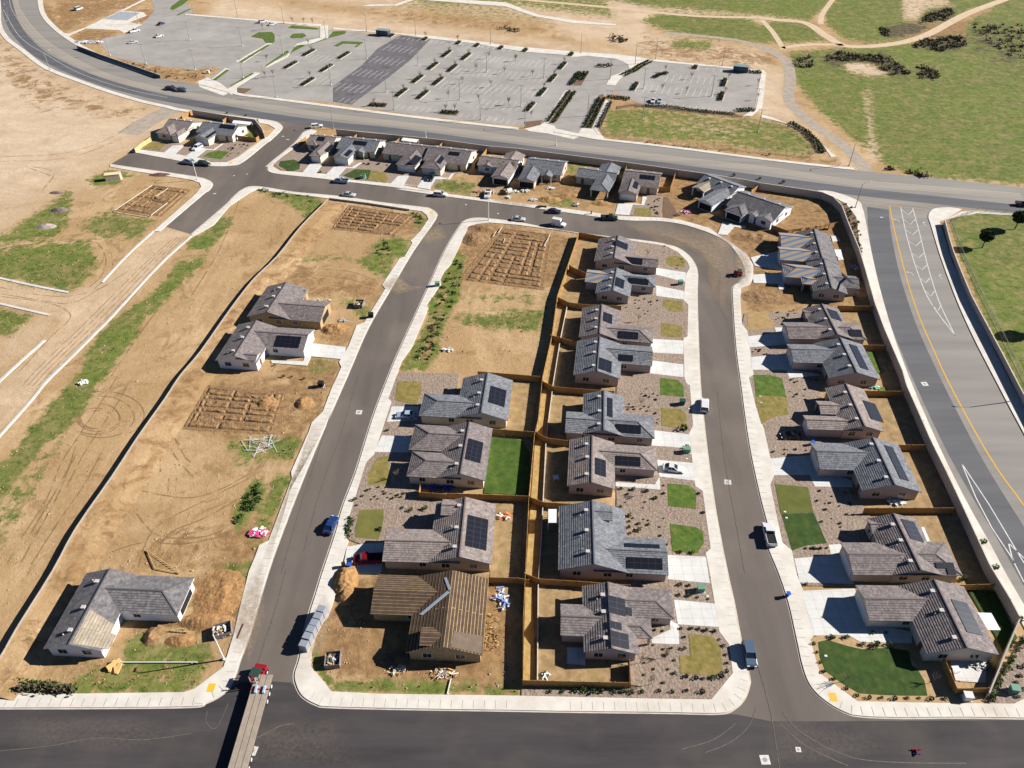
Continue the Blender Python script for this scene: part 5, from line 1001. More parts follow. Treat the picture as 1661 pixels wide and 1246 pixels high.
# ================= VEHICLES ==================
def paint(name,c,rough=.3): return M('car_paint_'+name,c,rough,spec=.5)
PNT=dict(white=paint('white',(.62,.62,.62)),silver=paint('silver',(.42,.43,.44)),blue=paint('blue',(.012,.04,.16)),bluegrey=paint('bluegrey',(.08,.12,.18)),black=paint('black',(.012,.012,.014)),red=paint('red',(.17,.006,.014)),green=paint('green',(.012,.035,.03)),ice=paint('ice',(.33,.42,.52)),navy=paint('navy',(.03,.03,.07)))
m_lamp=M('lamp_glass',(.7,.7,.68),.2)
def car(label,view,a,b,kind,color,L=None,cat='car',name='parked_car',group='parked cars'):
    A,B=G(P(view,a,b)); d=B-A; ang=math.atan2(d.y,d.x); c=(A+B)/2
    r=empty(name,(c.x,c.y,.03),ang,label,cat,group)
    L=L or dict(sedan=4.7,suv=4.8,pickup=5.7,van=5.2,mail=4.6)[kind]; W=dict(sedan=1.82,suv=1.95,pickup=2.0,van=2.0,mail=2.0)[kind]/2; h=L/2
    # body profile (x,z) bottom..top of the lower body, rounded ends
    bh={'sedan':.88,'suv':1.02,'pickup':1.08,'van':1.05,'mail':1.0}[kind]
    prof=[(-h,.35),(-h+.03,bh-.22),(-h+.16,bh-.02),(-h*.3,bh),(h*.42,bh-.02),(h-.35,bh-.14),(h-.08,bh-.3),(h,.42),(h-.1,.22),(-h+.1,.22)]
    mb=MB()
    if kind=='pickup':
        prof=[(-h,.4),(-h,bh),(h*.42,bh),(h-.35,bh-.08),(h-.08,bh-.25),(h,.45),(h-.1,.25),(-h+.1,.25)]
    def ring(y,sx=1,sz=0): return [Vector((x*sx,y,z+sz)) for x,z in prof]
    n=len(prof)
    rows=[ring(-W+.1,.975),ring(-W,.995),ring(W,.995),ring(W-.1,.975)]
    rows=[[Vector((p.x,-W+.12,min(p.z,bh)+.0)) for p in ring(0,.97)],[Vector((p.x,-W,p.z-.06 if p.z>.5 else p.z)) for p in ring(0,.985)],[Vector((p.x,W,p.z-.06 if p.z>.5 else p.z)) for p in ring(0,.985)],[Vector((p.x,W-.12,p.z)) for p in ring(0,.97)]]
    rows=[rows[1],rows[0],rows[3],rows[2]]
    for i in range(3):
        for j in range(n): mb.face([rows[i][j],rows[i][(j+1)%n],rows[i+1][(j+1)%n],rows[i+1][j]])
    mb.face(rows[0][::-1]); mb.face(rows[3])
    if kind=='pickup':
        pass
    mb.build('body',PNT[color],r)
    # greenhouse
    gx={'sedan':(-h*.72,-h*.42,h*.02,h*.36,1.42),'suv':(-h*.96,-h*.86,h*.12,h*.42,1.68),'pickup':(-h*.10,-h*.02,h*.30,h*.52,1.80),'van':(-h*.97,-h*.93,h*.45,h*.72,1.95),'mail':(-h*.98,-h*.96,h*.25,h*.42,2.4)}[kind]
    x0,x1,x2,x3,zt=gx; wb=W-.08; wt=W-.26 if kind in('sedan',) else W-.2
    g=MB(); bt=[Vector((x0,-wb,bh-.03)),Vector((x3,-wb,bh-.03)),Vector((x3,wb,bh-.03)),Vector((x0,wb,bh-.03))]; tp=[Vector((x1,-wt,zt-.07)),Vector((x2,-wt,zt-.07)),Vector((x2,wt,zt-.07)),Vector((x1,wt,zt-.07))]
    g.face(tp)
    for i in range(4): g.face([bt[i],bt[(i+1)%4],tp[(i+1)%4],tp[i]])
    go=g.build('windows',m_glass if kind!='mail' else PNT[color],r)
    t=MB(); t.box(x1-.02,x2+.03,-wt-.01,wt+.01,zt-.075,zt,0)
    for s in (-1,1):
        for (xa,xb,f) in ((x0,x1,0),(x3,x2,0),((x0+x3)/2,(x1+x2)/2,0)): t.bar((xa,s*wb,bh-.02),(xb,s*wt,zt-.04),.09)
    t.build('roof',PNT[color],r)
    if kind=='pickup':
        t=MB(); t.box(-h+.12,-h*.13,-W+.14,W-.14,bh-.08,bh+.012,0); t.build('cargo_bed',m_dark,r)
        t=MB(); 
        for s in (-1,1): t.box(-h+.02,-h*.12,s*(W-.09)-.05,s*(W-.09)+.05,bh-.1,bh+.1)
        t.box(-h,-h+.1,-W+.05,W-.05,bh-.1,bh+.1); t.build('bed_rail',PNT[color],r)
    if kind=='mail':
        t=MB(); t.box(x2,x3+.05,-wb+.1,wb-.1,bh+.15,bh+.75); t.build('windscreen',m_glass,r)
    for sx in (-.62,.62):
        for s in (-1,1):
            w=MB(); w.cyl((sx*h,s*(W-.21) if s>0 else -W+.0-.01,.34),.34,.22,14,axis='y'); wo=w.build('wheel',m_tyre,r)
            w=MB(); w.cyl((sx*h,(W+.005) if s>0 else -W-.025,.34),.19,.02,10,axis='y'); w.build('rim',m_metal,wo)
    for s in (-1,1):
        w=MB(); w.box(h-.16,h-.015,s*W*.62-.2,s*W*.62+.2,bh-.38,bh-.24); w.build('headlight',m_lamp,r)
        w=MB(); w.box(-h-.005,-h+.08,s*W*.72-.15,s*W*.72+.15,bh-.34,bh-.16); w.build('tail_light',m_red,r)
    return r
car('blue-grey suv parked at the corner curb of the right street near the bottom','px',(1210,1043),(1219,1087),'suv','bluegrey')
car('white pickup truck with an open dark bed parked on the right street','px',(1252,890),(1242,851),'pickup','white',cat='pickup truck')
car('white suv parked on the left side of the right street by the green lawns','px',(1141.5,672),(1142.5,649),'suv','white')
car('white sedan on the pale driveway of the brown-tiled house','c2',(980,580),(1120,600),'sedan','white')
car('dark blue car parked against the curb of the left street','px',(531,868),(544,841),'sedan','blue')
car('red pickup in the shade of the driveway of the dormer house','px',(617,909),(576,911),'pickup','red',cat='pickup truck')
car('pale blue sedan on the driveway of the topmost left-facing house','px',(676,676),(640,676.5),'sedan','ice')
car('black car in the deep shade of a driveway in the right column','c3',(255,382),(145,385),'sedan','black')
car('dark green pickup parked at the top of the street bend','px',(972,355),(1004,357),'pickup','green',cat='pickup truck')
car('dark violet-blue sedan parked in front of the unfinished houses','px',(886,344),(912,346),'sedan','navy')
car('silver sedan beside the trenched lot, left of the mail truck','px',(828,357),(854,358.5),'sedan','silver')
car('boxy white mail truck parked by the trenched lot','px',(896,364),(917,368),'mail','white',cat='mail truck',name='mail_truck')
car('white flatbed pickup nosed at the curb by the lumber pile','px',(793,309),(789,327),'pickup','white',cat='pickup truck')
car('white suv at the curb below the dry lawn of the black-car house','px',(705,317),(724,318.5),'suv','white')
car('silver sedan on the near side of the top street, leftmost','px',(556,317),(577,319),'sedan','silver')
car('pale blue pickup with open bed at the curb under the green lawn','px',(566,297),(542,294.5),'pickup','ice',cat='pickup truck')
car('black suv on a driveway in the row under the arterial','px',(703,284),(695,298),'suv','black')
car('white suv on the driveway of the detached pair of houses','px',(329,237),(312,247),'suv','white')
car('grey-white pickup on the side street, left of a dark suv','px',(297,264),(320,267),'pickup','ice',cat='pickup truck')
car('dark suv on the side street beside the grey-white pickup','px',(321,267),(343,269.5),'suv','green')
car('dark pickup driving on the curved arterial, left one of two','px',(269,144),(288,147),'pickup','navy',cat='pickup truck',group='cars driving on the arterial')
car('dark suv driving on the curved arterial, right one of two','px',(289,147.5),(305,149),'suv','bluegrey',group='cars driving on the arterial')
car('white suv waiting at the mouth of the side street on the arterial','px',(505,208),(524,206),'suv','white',group='cars driving on the arterial')
car('black truck at the right edge of the arterial','px',(1650,333),(1672,335),'pickup','black',cat='pickup truck',group='cars driving on the arterial')
for l,a,b,k,c_ in [('white car alone in the upper left parking lot',(251,62),(266,58),'sedan','white'),('white car beside the small oval island in the parking lot',(209,71),(224,69),'sedan','white'),('white pickup near the wet slab building site',(210,54),(227,50),'pickup','white'),
  ('white van alone on the graded dirt at the top left',(122,18),(134,14),'van','white'),('white suv parked at the top edge of the lot, left of two',(420,38),(434,35),'suv','white'),('white sedan parked at the top edge of the lot, right of two',(436,42),(449,39.5),'sedan','white'),
  ('white car parked above the retention basin shrubs, left of two',(1059.5,160),(1058,171),'sedan','white'),('blue car parked above the retention basin shrubs, right of two',(1070,160),(1068.5,171),'sedan','ice'),('dark violet car by the entry of the upper left parking lot',(253,43),(271,37),'sedan','navy')]:
    car(l,'px',a,b,k,c_,group='cars in the parking lots')
# flatbed trailer and machine
a,b=w2(433,1096),w2(386,1262); d=b-a; L=d.length; ang=math.atan2(d.y,d.x)
r=empty('flatbed_trailer',(a.x,a.y,.03),ang,'very long tan-decked flatbed trailer standing on the street corner at the bottom edge','trailer')
mb=MB()
for i,(y0,y1) in enumerate(((-1.45,-.55),(-.45,.45),(.55,1.45))): mb.box(.6,L+3,y0,y1,1.25,1.38)
mb.build('deck',M('trailer_deck',(.36,.30,.23),.85,(.29,.24,.19),1.2,5),r)
mb=MB(); mb.box(.6,L+3,-1.5,1.5,1.02,1.24); mb.build('frame',M('trailer_frame',(.06,.05,.05),.6),r)
for x in (2.2,3.5,4.8,L-2.5,L-1.2):
    for s in (-1,1):
        mb=MB(); mb.cyl((x,s*1.3-.15,.5),.5,.3,14,axis='y'); wo=mb.build('wheel',m_tyre,r); mb=MB(); mb.cyl((x,s*1.46-(.02 if s<0 else 0),.5),.3,.03,12,axis='y'); mb.build('rim',m_polel,wo)
for y in (-.6,.75):
    mb=MB(); mb.box(2.6,3.9,y-.16,y+.16,1.38,1.72); mb.build('chock',M('blue_white_strap',(.35,.45,.62),.6),r)
mb=MB(); mb.box(3.1,3.25,-1.5,1.5,1.4,1.5); mb.build('strap',m_red,r)
def forklift(label,u,v,ang,s=1.0,cat='forklift'):
    p=w2(u,v); r=empty('forklift',(p.x,p.y,.03),ang,label,cat); r.scale=(s,s,s)
    mb=MB(); mb.box(-1.3,1.2,-.85,-.35,.4,1.25); mb.box(-1.3,1.2,.35,.85,.4,1.25); mb.box(-1.6,-.9,-.9,.9,.4,1.45); mb.build('body',m_red,r)
    mb=MB(); mb.box(-.5,.9,-.75,.75,2.15,2.25)
    for x in (-.45,.85):
        for y in (-.7,.7): mb.box(x-.05,x+.05,y-.05,y+.05,1.2,2.2)
    mb.build('cab_frame',M('cab_dark_green',(.03,.06,.05),.5),r)
    mb=MB(); mb.box(-.2,.4,-.3,.3,.9,1.1); mb.box(-.3,-.15,-.3,.3,1.0,1.6); mb.build('seat',m_dark,r)
    mb=MB()
    for y in (-.45,.45): mb.box(1.25,1.4,y-.06,y+.06,.2,2.6)
    mb.box(1.25,1.35,-.5,.5,1.2,1.3); mb.build('mast',m_metal,r)
    for y in (-.35,.35):
        mb=MB(); mb.box(1.4,2.5,y-.07,y+.07,.25,.32); mb.build('fork',m_metal,r)
    for x in (-.95,.85):
        for s_ in (-1,1):
            mb=MB(); mb.cyl((x,s_*.9-.14,.42),.42,.28,14,axis='y'); wo=mb.build('wheel',m_tyre,r); mb=MB(); mb.cyl((x,s_*1.04-(.02 if s_<0 else 0),.42),.2,.02,10,axis='y'); mb.build('rim',m_polel,wo)
forklift('red forklift riding at the upper end of the long flatbed trailer',420,1101,R(-100),1.1)
forklift('red forklift standing in the dusty gutter of the street bend',1197,447,R(-20),.85)
# ================= POLES ==================
def lamp_post(label,base,h,arm=None,name='street_lamp',cat='street lamp',group=None,m=None,two=False,proto=[None,None]):
    p=w2(*base); r=empty(name,(p.x,p.y,0),0,label,cat,group); mm=m or m_polel
    mb=MB(); mb.cyl((0,0,.0),.16,h,8,r2=.10); mb.build('pole',mm,r)
    mb=MB(); mb.cyl((0,0,0),.28,.75 if two else .35,10); mb.build('base',m_conc2 if two else mm,r)
    if two:
        for s in (-1,1):
            mb=MB(); mb.box(s*.1 if s>0 else -1.15,1.15 if s>0 else -.1,-.05,.05,h-.12,h-.02); mb.box(s*1.15-.35,s*1.15+.35,-.17,.17,h-.16,h-.04); mb.build('lamp_head',mm,r)
    elif arm:
        dx,dy=arm; e=Vector((dx,dy,h+.6)); mb=MB(); mb.bar((0,0,h-.1),(dx*.4,dy*.4,h+.4),.08); mb.bar((dx*.4,dy*.4,h+.4),e,.07); mb.build('arm',mm,r)
        mb=MB(); q=Vector((dx,dy,0)).normalized()*.4; mb.bar(e-q,e+q,.28,.12); mb.build('lamp_head',m_polel,r)
    else:
        mb=MB(); mb.cyl((0,0,h),.2,.35,10,r2=.1); mb.build('lamp_head',mm,r)
    return r
lamp_post('street lamp with plain top beside the debris pen at the left street corner',(363.5,1070),7.6,arm=(.01,.8))
lamp_post('street lamp in front of the two vehicles on the side street stub',(320.5,292.5),7.6,arm=(.01,.8))
lamp_post('tall arm lamp on the arterial corner above the green planting strip',(1387,337.5),8.6,arm=(3.0,.8),m=m_pole)
lamp_post('grey lamp at the end of the gravel track by the arterial',(1377,269),8.4,arm=(.5,-1),m=m_pole)
lamp_post('arm lamp on the outer sidewalk of the big road bend',(81.3,114.2),8.2,arm=(2.2,1.8),m=m_pole)
lamp_post('lamp on the arterial above the leftmost row house',(541,209),8.4,arm=(.2,1.6),m=m_pole)
lamp_post('street lamp at the tip of the central block, by the trenched lot',(792.6,358),8.4,arm=(.01,.8))
lamp_post('arm lamp rising from the park lawn at the right edge',(1668,648),8.6,arm=(-2.6,.4))
for i,(l,b) in enumerate([('slim sign post on the arterial curb above the white patio cover',(691,224)),('slim sign post on the arterial curb near the boulevard',(902,236))]):
    lamp_post(l,b,2.2,name='sign_post',cat='post')
lots=[('a0',690,350),('a0',915,400),('a0',1225,440),('a0',1190,252),('a0',870,150),('a0',970,65),('a0',1215,85),('a0',1490,108),('a0',1520,290),('a0',1525,490),('a1',195,145),('a1',190,340),('a1',150,610),('a1',460,237),('a1',715,370),('a1',492,535),('a1',715,198),('a1',1022,222),('a1',1037,410),('a1',838,577),('a1',886,690),('a1',1298,627),('a1',1467,453),('a1',1490,278),('a1',1427,752),('a2',240,490),('a2',97,668),('a2',472,332),('a2',655,497),('a2',812,403),('a2',940,373),('a2',865,556),('a2',1290,604),('a2',1357,416),('a2',515,727),('a2',1565,690),('a2',858,746),('a2',1580,828),('a2',122,802)]
single={('a0',970,65),('a0',1215,85),('a0',1490,108),('a1',195,145),('a1',460,237),('a1',715,198),('a1',1022,222),('a1',1490,278),('a2',472,332),('a2',940,373),('a2',1357,416),('a1',886,690),('a1',1427,752),('a2',515,727),('a2',812,403),('a2',122,802)}
pa=pb=None
def copy_tree(o,parent=None):
    c=o.copy(); COL.objects.link(c); c.parent=parent
    for ch in o.children: copy_tree(ch,c)
    return c
for q in lots:
    p=w2(*P(q[0],q[1:])[0])
    if q in single:
        if pa is None: pa=lamp_post('thin single-head parking lot lamp on a concrete footing',(0,0),8.8,name='parking_lot_lamp',cat='lamp',group='single-head parking lot lamps',m=m_pole,arm=(0,1.0)); o=pa
        else: o=copy_tree(pa)
    else:
        if pb is None: pb=lamp_post('tall twin-head parking lot lamp on a concrete footing',(0,0),9.0,name='parking_lot_lamp',cat='lamp',group='twin-head parking lot lamps',m=m_pole,two=True); pb.rotation_euler.z=math.atan2(e1.y,e1.x); o=pb
        else: o=copy_tree(pb)
    o.location=(p.x,p.y,.05)
# ================= VEGETATION ==================
def leafball(n,rx,rz,size,seed,z0=0,jit=.5):
    rr=random.Random(seed); mb=MB()
    for i in range(n):
        while True:
            p=Vector((rr.uniform(-1,1),rr.uniform(-1,1),rr.uniform(-1,1)))
            if .35<p.length<1: break
        k=1+jit*(noise.noise(p*2.2+Vector((seed,0,0))))
        c=Vector((p.x*rx*k,p.y*rx*k,z0+rz+p.z*rz*k)); n_=Vector((rr.gauss(0,1),rr.gauss(0,1),rr.gauss(.6,1))).normalized(); t=n_.orthogonal().normalized(); b_=n_.cross(t); s=size*rr.uniform(.6,1.3)
        mb.face([c-t*s-b_*s*.6,c+t*s-b_*s*.5,c+t*s*.8+b_*s*.6,c-t*s*.7+b_*s*.6])
    return mb.mesh('leaves')
shr=[]
for i,(mm,rx,rz) in enumerate([(m_leafy,.42,.32),(m_leaf,.5,.4),(m_shrubd,.4,.25),(m_leafd,.55,.45)]):
    me=leafball(90,rx,rz,.12,i+1); me.materials.append(mm); shr.append(me)
SL=['small olive-green shrub in the rock mulch front yards','small bright green shrub in the planted beds','small brown dry shrub in the rock mulch front yards','small dark green shrub in the planted beds']
SG=['olive shrubs in the front yards','green shrubs in the beds','dry shrubs in the front yards','dark shrubs in the beds']
NSH=[0]
def shrub(u,v,k,s=1.0,z=.12,world=None):
    p=world or w2(u,v); 
    if NSH[0]>=420: return
    NSH[0]+=1
    o=link('shrub',shr[k]); o.location=(p.x,p.y,z); o.rotation_euler.z=random.random()*6; o.scale=(s,s,s*random.uniform(.8,1.1)); o.scale=o.scale*random.uniform(.55,1.0); tag(o,SL[k],'shrub',SG[k])
for v,pts,k,s in [('d2',[(280,760),(360,760),(435,755),(490,755),(548,760),(603,760),(680,765),(740,760),(793,765),(855,762)],1,1.15),('d2',[(962,755),(1045,760),(1133,755),(1232,760),(1350,665),(1300,675),(1240,680),(1193,675),(1130,668)],3,.9),
  ('d2',[(1100,365),(1165,365),(1212,367),(1258,375),(1310,382)],0,.9),('d2',[(1340,435),(1365,475),(1383,530),(1385,583),(1385,632),(1120,420),(1120,490),(1060,565),(1062,645),(990,705)],3,.7),('d2',[(1095,90),(1150,95),(1088,155),(1150,160),(1205,170),(1270,180),(935,375),(985,380)],0,.9),('d2',[(925,470),(990,495),(1040,488),(1010,530),(870,580),(930,620),(1020,620),(870,655)],0,.8),
  ('c2',[(725,710),(800,715),(765,745),(885,725),(940,770),(775,880),(835,930),(775,915),(895,935),(775,950),(835,970),(780,990),(1095,1108),(1170,1112)],0,1.15),('c2',[(1135,450),(1115,335)],3,1.6),('c2',[(990,690),(990,740),(970,1005),(1010,1060),(1240,860),(1210,740)],2,.9),
  ('c1',[(635,780),(940,830),(990,845),(1080,835),(845,345)],1,1.2),('c1',[(720,720),(790,700),(830,740),(880,770),(950,740),(690,755)],0,.9),('c1',[(800,965),(610,940)],3,1.0),
  ('d3',[(345,458),(365,512),(385,575),(405,635),(468,682),(548,738),(615,783),(692,795),(768,798),(852,800),(932,800),(1005,800),(1080,803),(1172,803),(655,465),(300,88)],3,.75),('d3',[(740,470),(820,470),(550,420),(460,420)],1,1.3),('d3',[(715,390),(795,390)],0,1.2),
  ('d3',[(1640,455),(1615,500),(1590,540),(1570,580),(1548,618),(1525,650),(1502,690),(1485,725),(1460,775),(1455,805)],1,1.5),('d3',[(1655,600),(1635,660),(1612,700),(1655,745),(1620,790)],3,.9),('d3',[(1635,310)],1,1.7),
  ('c3',[(555,870),(510,925),(395,915)],0,1.0),('c3',[(1400,1045),(1475,1205)],1,1.7),('c3',[(980,210),(1015,290),(1048,372),(1088,452),(1130,545)],0,1.1),('z7',[(1540,870),(1500,880)],1,1.3),('n2',[(1250,690),(1330,700),(1500,695),(1640,715),(520,830)],2,1.3),('z6',[(990,1195),(1130,1215),(800,1060),(900,1190)],1,1.0),
  ('n6',[(750,122),(1072,160),(1360,205)],3,1.4),('n1',[(1200,105),(1430,135)],2,1.2)]:
    for (x,y) in pts: shrub(*P(v,(x,y))[0],k,s)
def scat(v,poly,n,k,s=.7,seed=1):
    rr=random.Random(seed); q=P(v,*poly); xs=[p[0] for p in q]; ys=[p[1] for p in q]; c=0; t=0
    while c<n and t<n*30:
        t+=1; u=rr.uniform(min(xs),max(xs)); w_=rr.uniform(min(ys),max(ys))
        if segdist((u,w_),q)>1.0: shrub(u,w_,rr.choice(k),s*rr.uniform(.7,1.2)); c+=1
scat('c2',[(750,130),(960,40),(960,330),(760,240)],22,(2,2,0),.7,3); scat('c2',[(700,800),(1010,700),(1020,900),(960,1010),(760,900)],10,(2,0),.7,4)
scat('b2',[(730,700),(960,700),(960,850),(730,800)],16,(2,),.7,5); scat('b2',[(830,370),(1000,380),(1100,430),(1140,560),(980,500),(960,420)],10,(2,0),.6,6)
scat('c3',[(170,0),(400,20),(350,230),(220,240)],12,(2,),.8,7); scat('c3',[(340,720),(580,700),(640,850),(480,1040),(400,950)],14,(2,),.8,8); scat('c3',[(70,460),(300,440),(310,500),(80,510)],7,(2,),.7,9); scat('c3',[(230,1080),(430,1060),(440,1110),(240,1120)],6,(2,),.7,10)
scat('c1',[(640,700),(850,700),(960,760),(820,830),(640,820)],12,(2,0),.7,11); scat('n1',[(1100,540),(1500,440),(1500,540),(1200,680)],16,(2,),.9,12); scat('n5',[(1180,700),(1420,650),(1400,920),(1280,920)],16,(2,),.9,13)
scat('n8',[(390,160),(700,150),(620,270),(450,290)],10,(2,),.8,14); scat('n8',[(190,570),(540,600),(420,650),(200,640)],7,(2,),.8,15)
scat('b3',[(500,110),(600,120),(640,280),(655,470),(625,420),(590,330),(545,190)],34,(3,1),1.1,16); scat('a0',[(700,360),(900,405),(1230,445),(1380,430),(1240,510),(1000,490)],30,(3,2),1.1,17)
scat('a2',[(620,865),(1500,960),(1661,970),(1661,985),(900,905)],26,(3,2),1.0,18)
# hedges in islands
def hedge_mesh(L,w_=.9):
    rr=random.Random(int(L*10)); mb=MB()
    n=int(L/.75)
    for i in range(n):
        for s in (-.45,.45):
            c0=Vector((s,-L/2+L*(i+.5)/n,.45))
            for j in range(24):
                p=Vector((rr.gauss(0,.26),rr.gauss(0,.28),rr.gauss(0,.2))); c=c0+p; n_=Vector((rr.gauss(0,1),rr.gauss(0,1),rr.gauss(.6,1))).normalized(); t=n_.orthogonal().normalized(); b_=n_.cross(t); z=.14*rr.uniform(.6,1.3)
                mb.face([c-t*z-b_*z,c+t*z-b_*z,c+t*z+b_*z,c-t*z+b_*z])
    me=mb.mesh('hedge'); me.materials.append(m_leafd); return me
hm={}; 
def hedge(v,x,y,L):
    p=w2(*P(v,(x,y))[0]); k=round(L)
    if k not in hm: hm[k]=hedge_mesh(L)
    r=empty('hedge_island',(p.x,p.y,0),math.atan2(e2.y,e2.x)-math.pi/2,'dark clipped hedge in a narrow curbed island of the parking lot, %s'%('short' if L<6 else 'long'),'hedge','hedge islands in the parking lot %d'%(L<6))
    link('foliage',hm[k],None,r).location.z=.1
    mb=MB(); mb.box(-1.35,1.35,-L/2-.7,L/2+.7,0,.14); mb.build('curb',m_conc2,r); mb=MB(); mb.box(-1.15,1.15,-L/2-.5,L/2+.5,.1,.155); mb.build('soil',m_gravelb,r)
for x,y in ((350,333),(237,410),(460,430),(570,350),(343,515),(1213,340),(1335,357),(1127,417),(1250,430),(1032,498),(1160,512),(930,583),(1063,597)): hedge('a1',x,y,10.5)
for x,y in ((1078,248),(1287,272),(1403,287),(1553,303),(868,226)): hedge('a1',x,y,4.5)
for x,y in ((122,318),(410,343),(1187,425)): hedge('a2',x,y,4.5)
for x,y in ((355,415),(293,493),(227,580),(152,673),(808,545),(1368,520),(1350,607)): hedge('a2',x,y,10)
def hedge_row(label,v,pts,w_,n,mm=m_leafd):
    W=G(P(v,*pts)); o=W[0].copy(); rr=random.Random(n); mb=MB(); tot=sum((W[i+1]-W[i]).length for i in range(len(W)-1))
    for i in range(len(W)-1):
        a,b=W[i]-o,W[i+1]-o; d=(b-a); nn=Vector((-d.y,d.x,0)).normalized(); k=max(2,int(d.length/1.1))
        for j in range(k):
            for side in ((-1,1) if w_>1 else (0,)):
                c0=a+d*((j+.5)/k)+nn*side*w_*.4+Vector((0,0,.5))
                for q in range(30):
                    c=c0+Vector((rr.gauss(0,.35),rr.gauss(0,.35),rr.gauss(0,.2))); n_=Vector((rr.gauss(0,1),rr.gauss(0,1),rr.gauss(.6,1))).normalized(); t=n_.orthogonal().normalized(); b_=n_.cross(t); z=.17*rr.uniform(.6,1.3)
                    mb.face([c-t*z-b_*z,c+t*z-b_*z,c+t*z+b_*z,c-t*z+b_*z])
    ob=mb.build('hedge',mm); ob.location=(o.x,o.y,.1); tag(ob,label,'hedge')
hedge_row('long double hedge on the left side of the boulevard entrance','p4',[(720,890),(950,570)],3.2,1)
hedge_row('long double hedge on the right side of the boulevard entrance','p4',[(1100,940),(1250,640)],2.8,2)
hedge_row('single hedge along the boulevard walkway beside the basin','p4',[(1215,940),(1345,680)],.8,3)
hedge_row('hedge on the median tip below the turning circle','p4',[(930,500),(1020,370)],1.2,4); hedge_row('block of hedge right of the median tip below the turning circle','p4',[(1030,450),(1090,370)],2.2,5)
hedge_row('curving green hedge around the turning circle','p5',[(70,275),(200,215),(260,170),(350,130)],2.6,6); hedge_row('hedge beside the dark enclosure at the right end of the lot','p5',[(1370,240),(1500,245)],2.2,7)
hedge_row('row of low shrubs along the top of the retention basin','p5',[(290,590),(560,605),(800,640),(1220,680)],.8,8); hedge_row('cluster of shrubs in the lower right corner of the lot','p5',[(1240,640),(1420,635)],2.5,9)
hedge_row('V-shaped hedge island in the right parking lot','p5',[(390,300),(440,270),(530,250)],1.6,10); hedge_row('hedge in front of the boulevard seating plaza','p4',[(1310,625),(1540,650)],2.0,11)
hedge_row('round island planting in the turning circle','p4',[(1200,300),(1280,310),(1350,295)],2.8,12,m_shrubd); hedge_row('row of dotted shrubs along the curved basin walk','a3',[(200,770),(300,830),(370,900),(400,960)],1.6,13)
hedge_row('shrubs on the lot edge by the arterial, left bed','p3',[(380,835),(550,845)],1.5,14,m_shrubd); hedge_row('green shrubs on the lot edge by the arterial, right bed','p3',[(1120,910),(1290,920)],1.8,15)
hedge_row('dark overgrown bush line along the curb of the lower left lot','d0',[(110,740),(260,745),(480,752)],.9,16,m_shrubd)
# bare young trees
def twigtree(seed,h=3.6):
    rr=random.Random(seed); t=MB(); t.cyl((0,0,0),.06,h*.5,6,r2=.04); b=MB()
    for i in range(16):
        z=h*rr.uniform(.3,.55); a=rr.uniform(0,6.28); l=h*rr.uniform(.25,.5); e=Vector((math.cos(a)*l*.55,math.sin(a)*l*.55,z+l*.8)); s=Vector((0,0,z)); b.bar(s,e,.035)
        for j in range(3):
            p=s.lerp(e,rr.uniform(.4,.9)); b.bar(p,p+Vector((rr.uniform(-.4,.4),rr.uniform(-.4,.4),rr.uniform(.2,.5))),.022)
    return t.mesh('t'),b.mesh('b')
TT=[twigtree(s) for s in (1,2,3)]
for a,b in TT: a.materials.append(m_bark); b.materials.append(m_twig)
def ytree(v,x,y,k=None,label='bare young tree with thin twigs in the parking lots',group='bare young trees of the parking lots',s=1):
    p=w2(*P(v,(x,y))[0]); k=(x+y)%3 if k is None else k
    r=empty('young_tree',(p.x,p.y,.05),random.random()*6,label,'tree',group); link('trunk',TT[k][0],None,r); link('crown',TT[k][1],None,r); r.scale=(s,s,s)
for x,y in ((762,665),(948,575),(1047,495),(1140,412),(1230,335),(1080,592),(1178,505),(1268,425),(1355,350),(1400,445),(1577,463),(1225,617),(1493,547),(1315,525),(1415,638),(1605,658),(1648,385),(1480,368),(88,385),(370,330),(358,490),(130,480),(80,490),(350,285),(250,145),(320,150),(378,155),(62,190),(1208,700),(1265,700),(1085,240),(1285,262)): ytree('a1',x,y,s=1.15)
for x,y in ((60,385),(168,480),(20,660),(370,400),(305,480),(240,560),(1165,497),(980,570),(1132,585),(1395,500),(1375,590),(1580,535),(1578,628),(160,740),(1000,450)): ytree('a2',x,y,s=1.1)
for i,(v,x,y) in enumerate((('d2',845,580),('d2',1005,545),('d2',910,715),('b2',890,450),('b2',830,860),('c2',845,190),('c2',855,750),('c1',905,640),('d3',1090,700),('d3',535,695),('b0',1010,1236))):
    if i<10: ytree(v,x,y,label='bare sapling standing in a front yard %s'%['by the shaded walk of the corner house','above the notch lawn of the corner lot','near the bottom fence of the corner lot','in the topmost gravel yard of the column','beside the dormant lawns in the middle','left of the dark green transformer','left of the square green lawn','on the shaded dormant lawn','right of the lush corner lawn','at the lower left of the lush lawn'][i],group=None,s=.8)
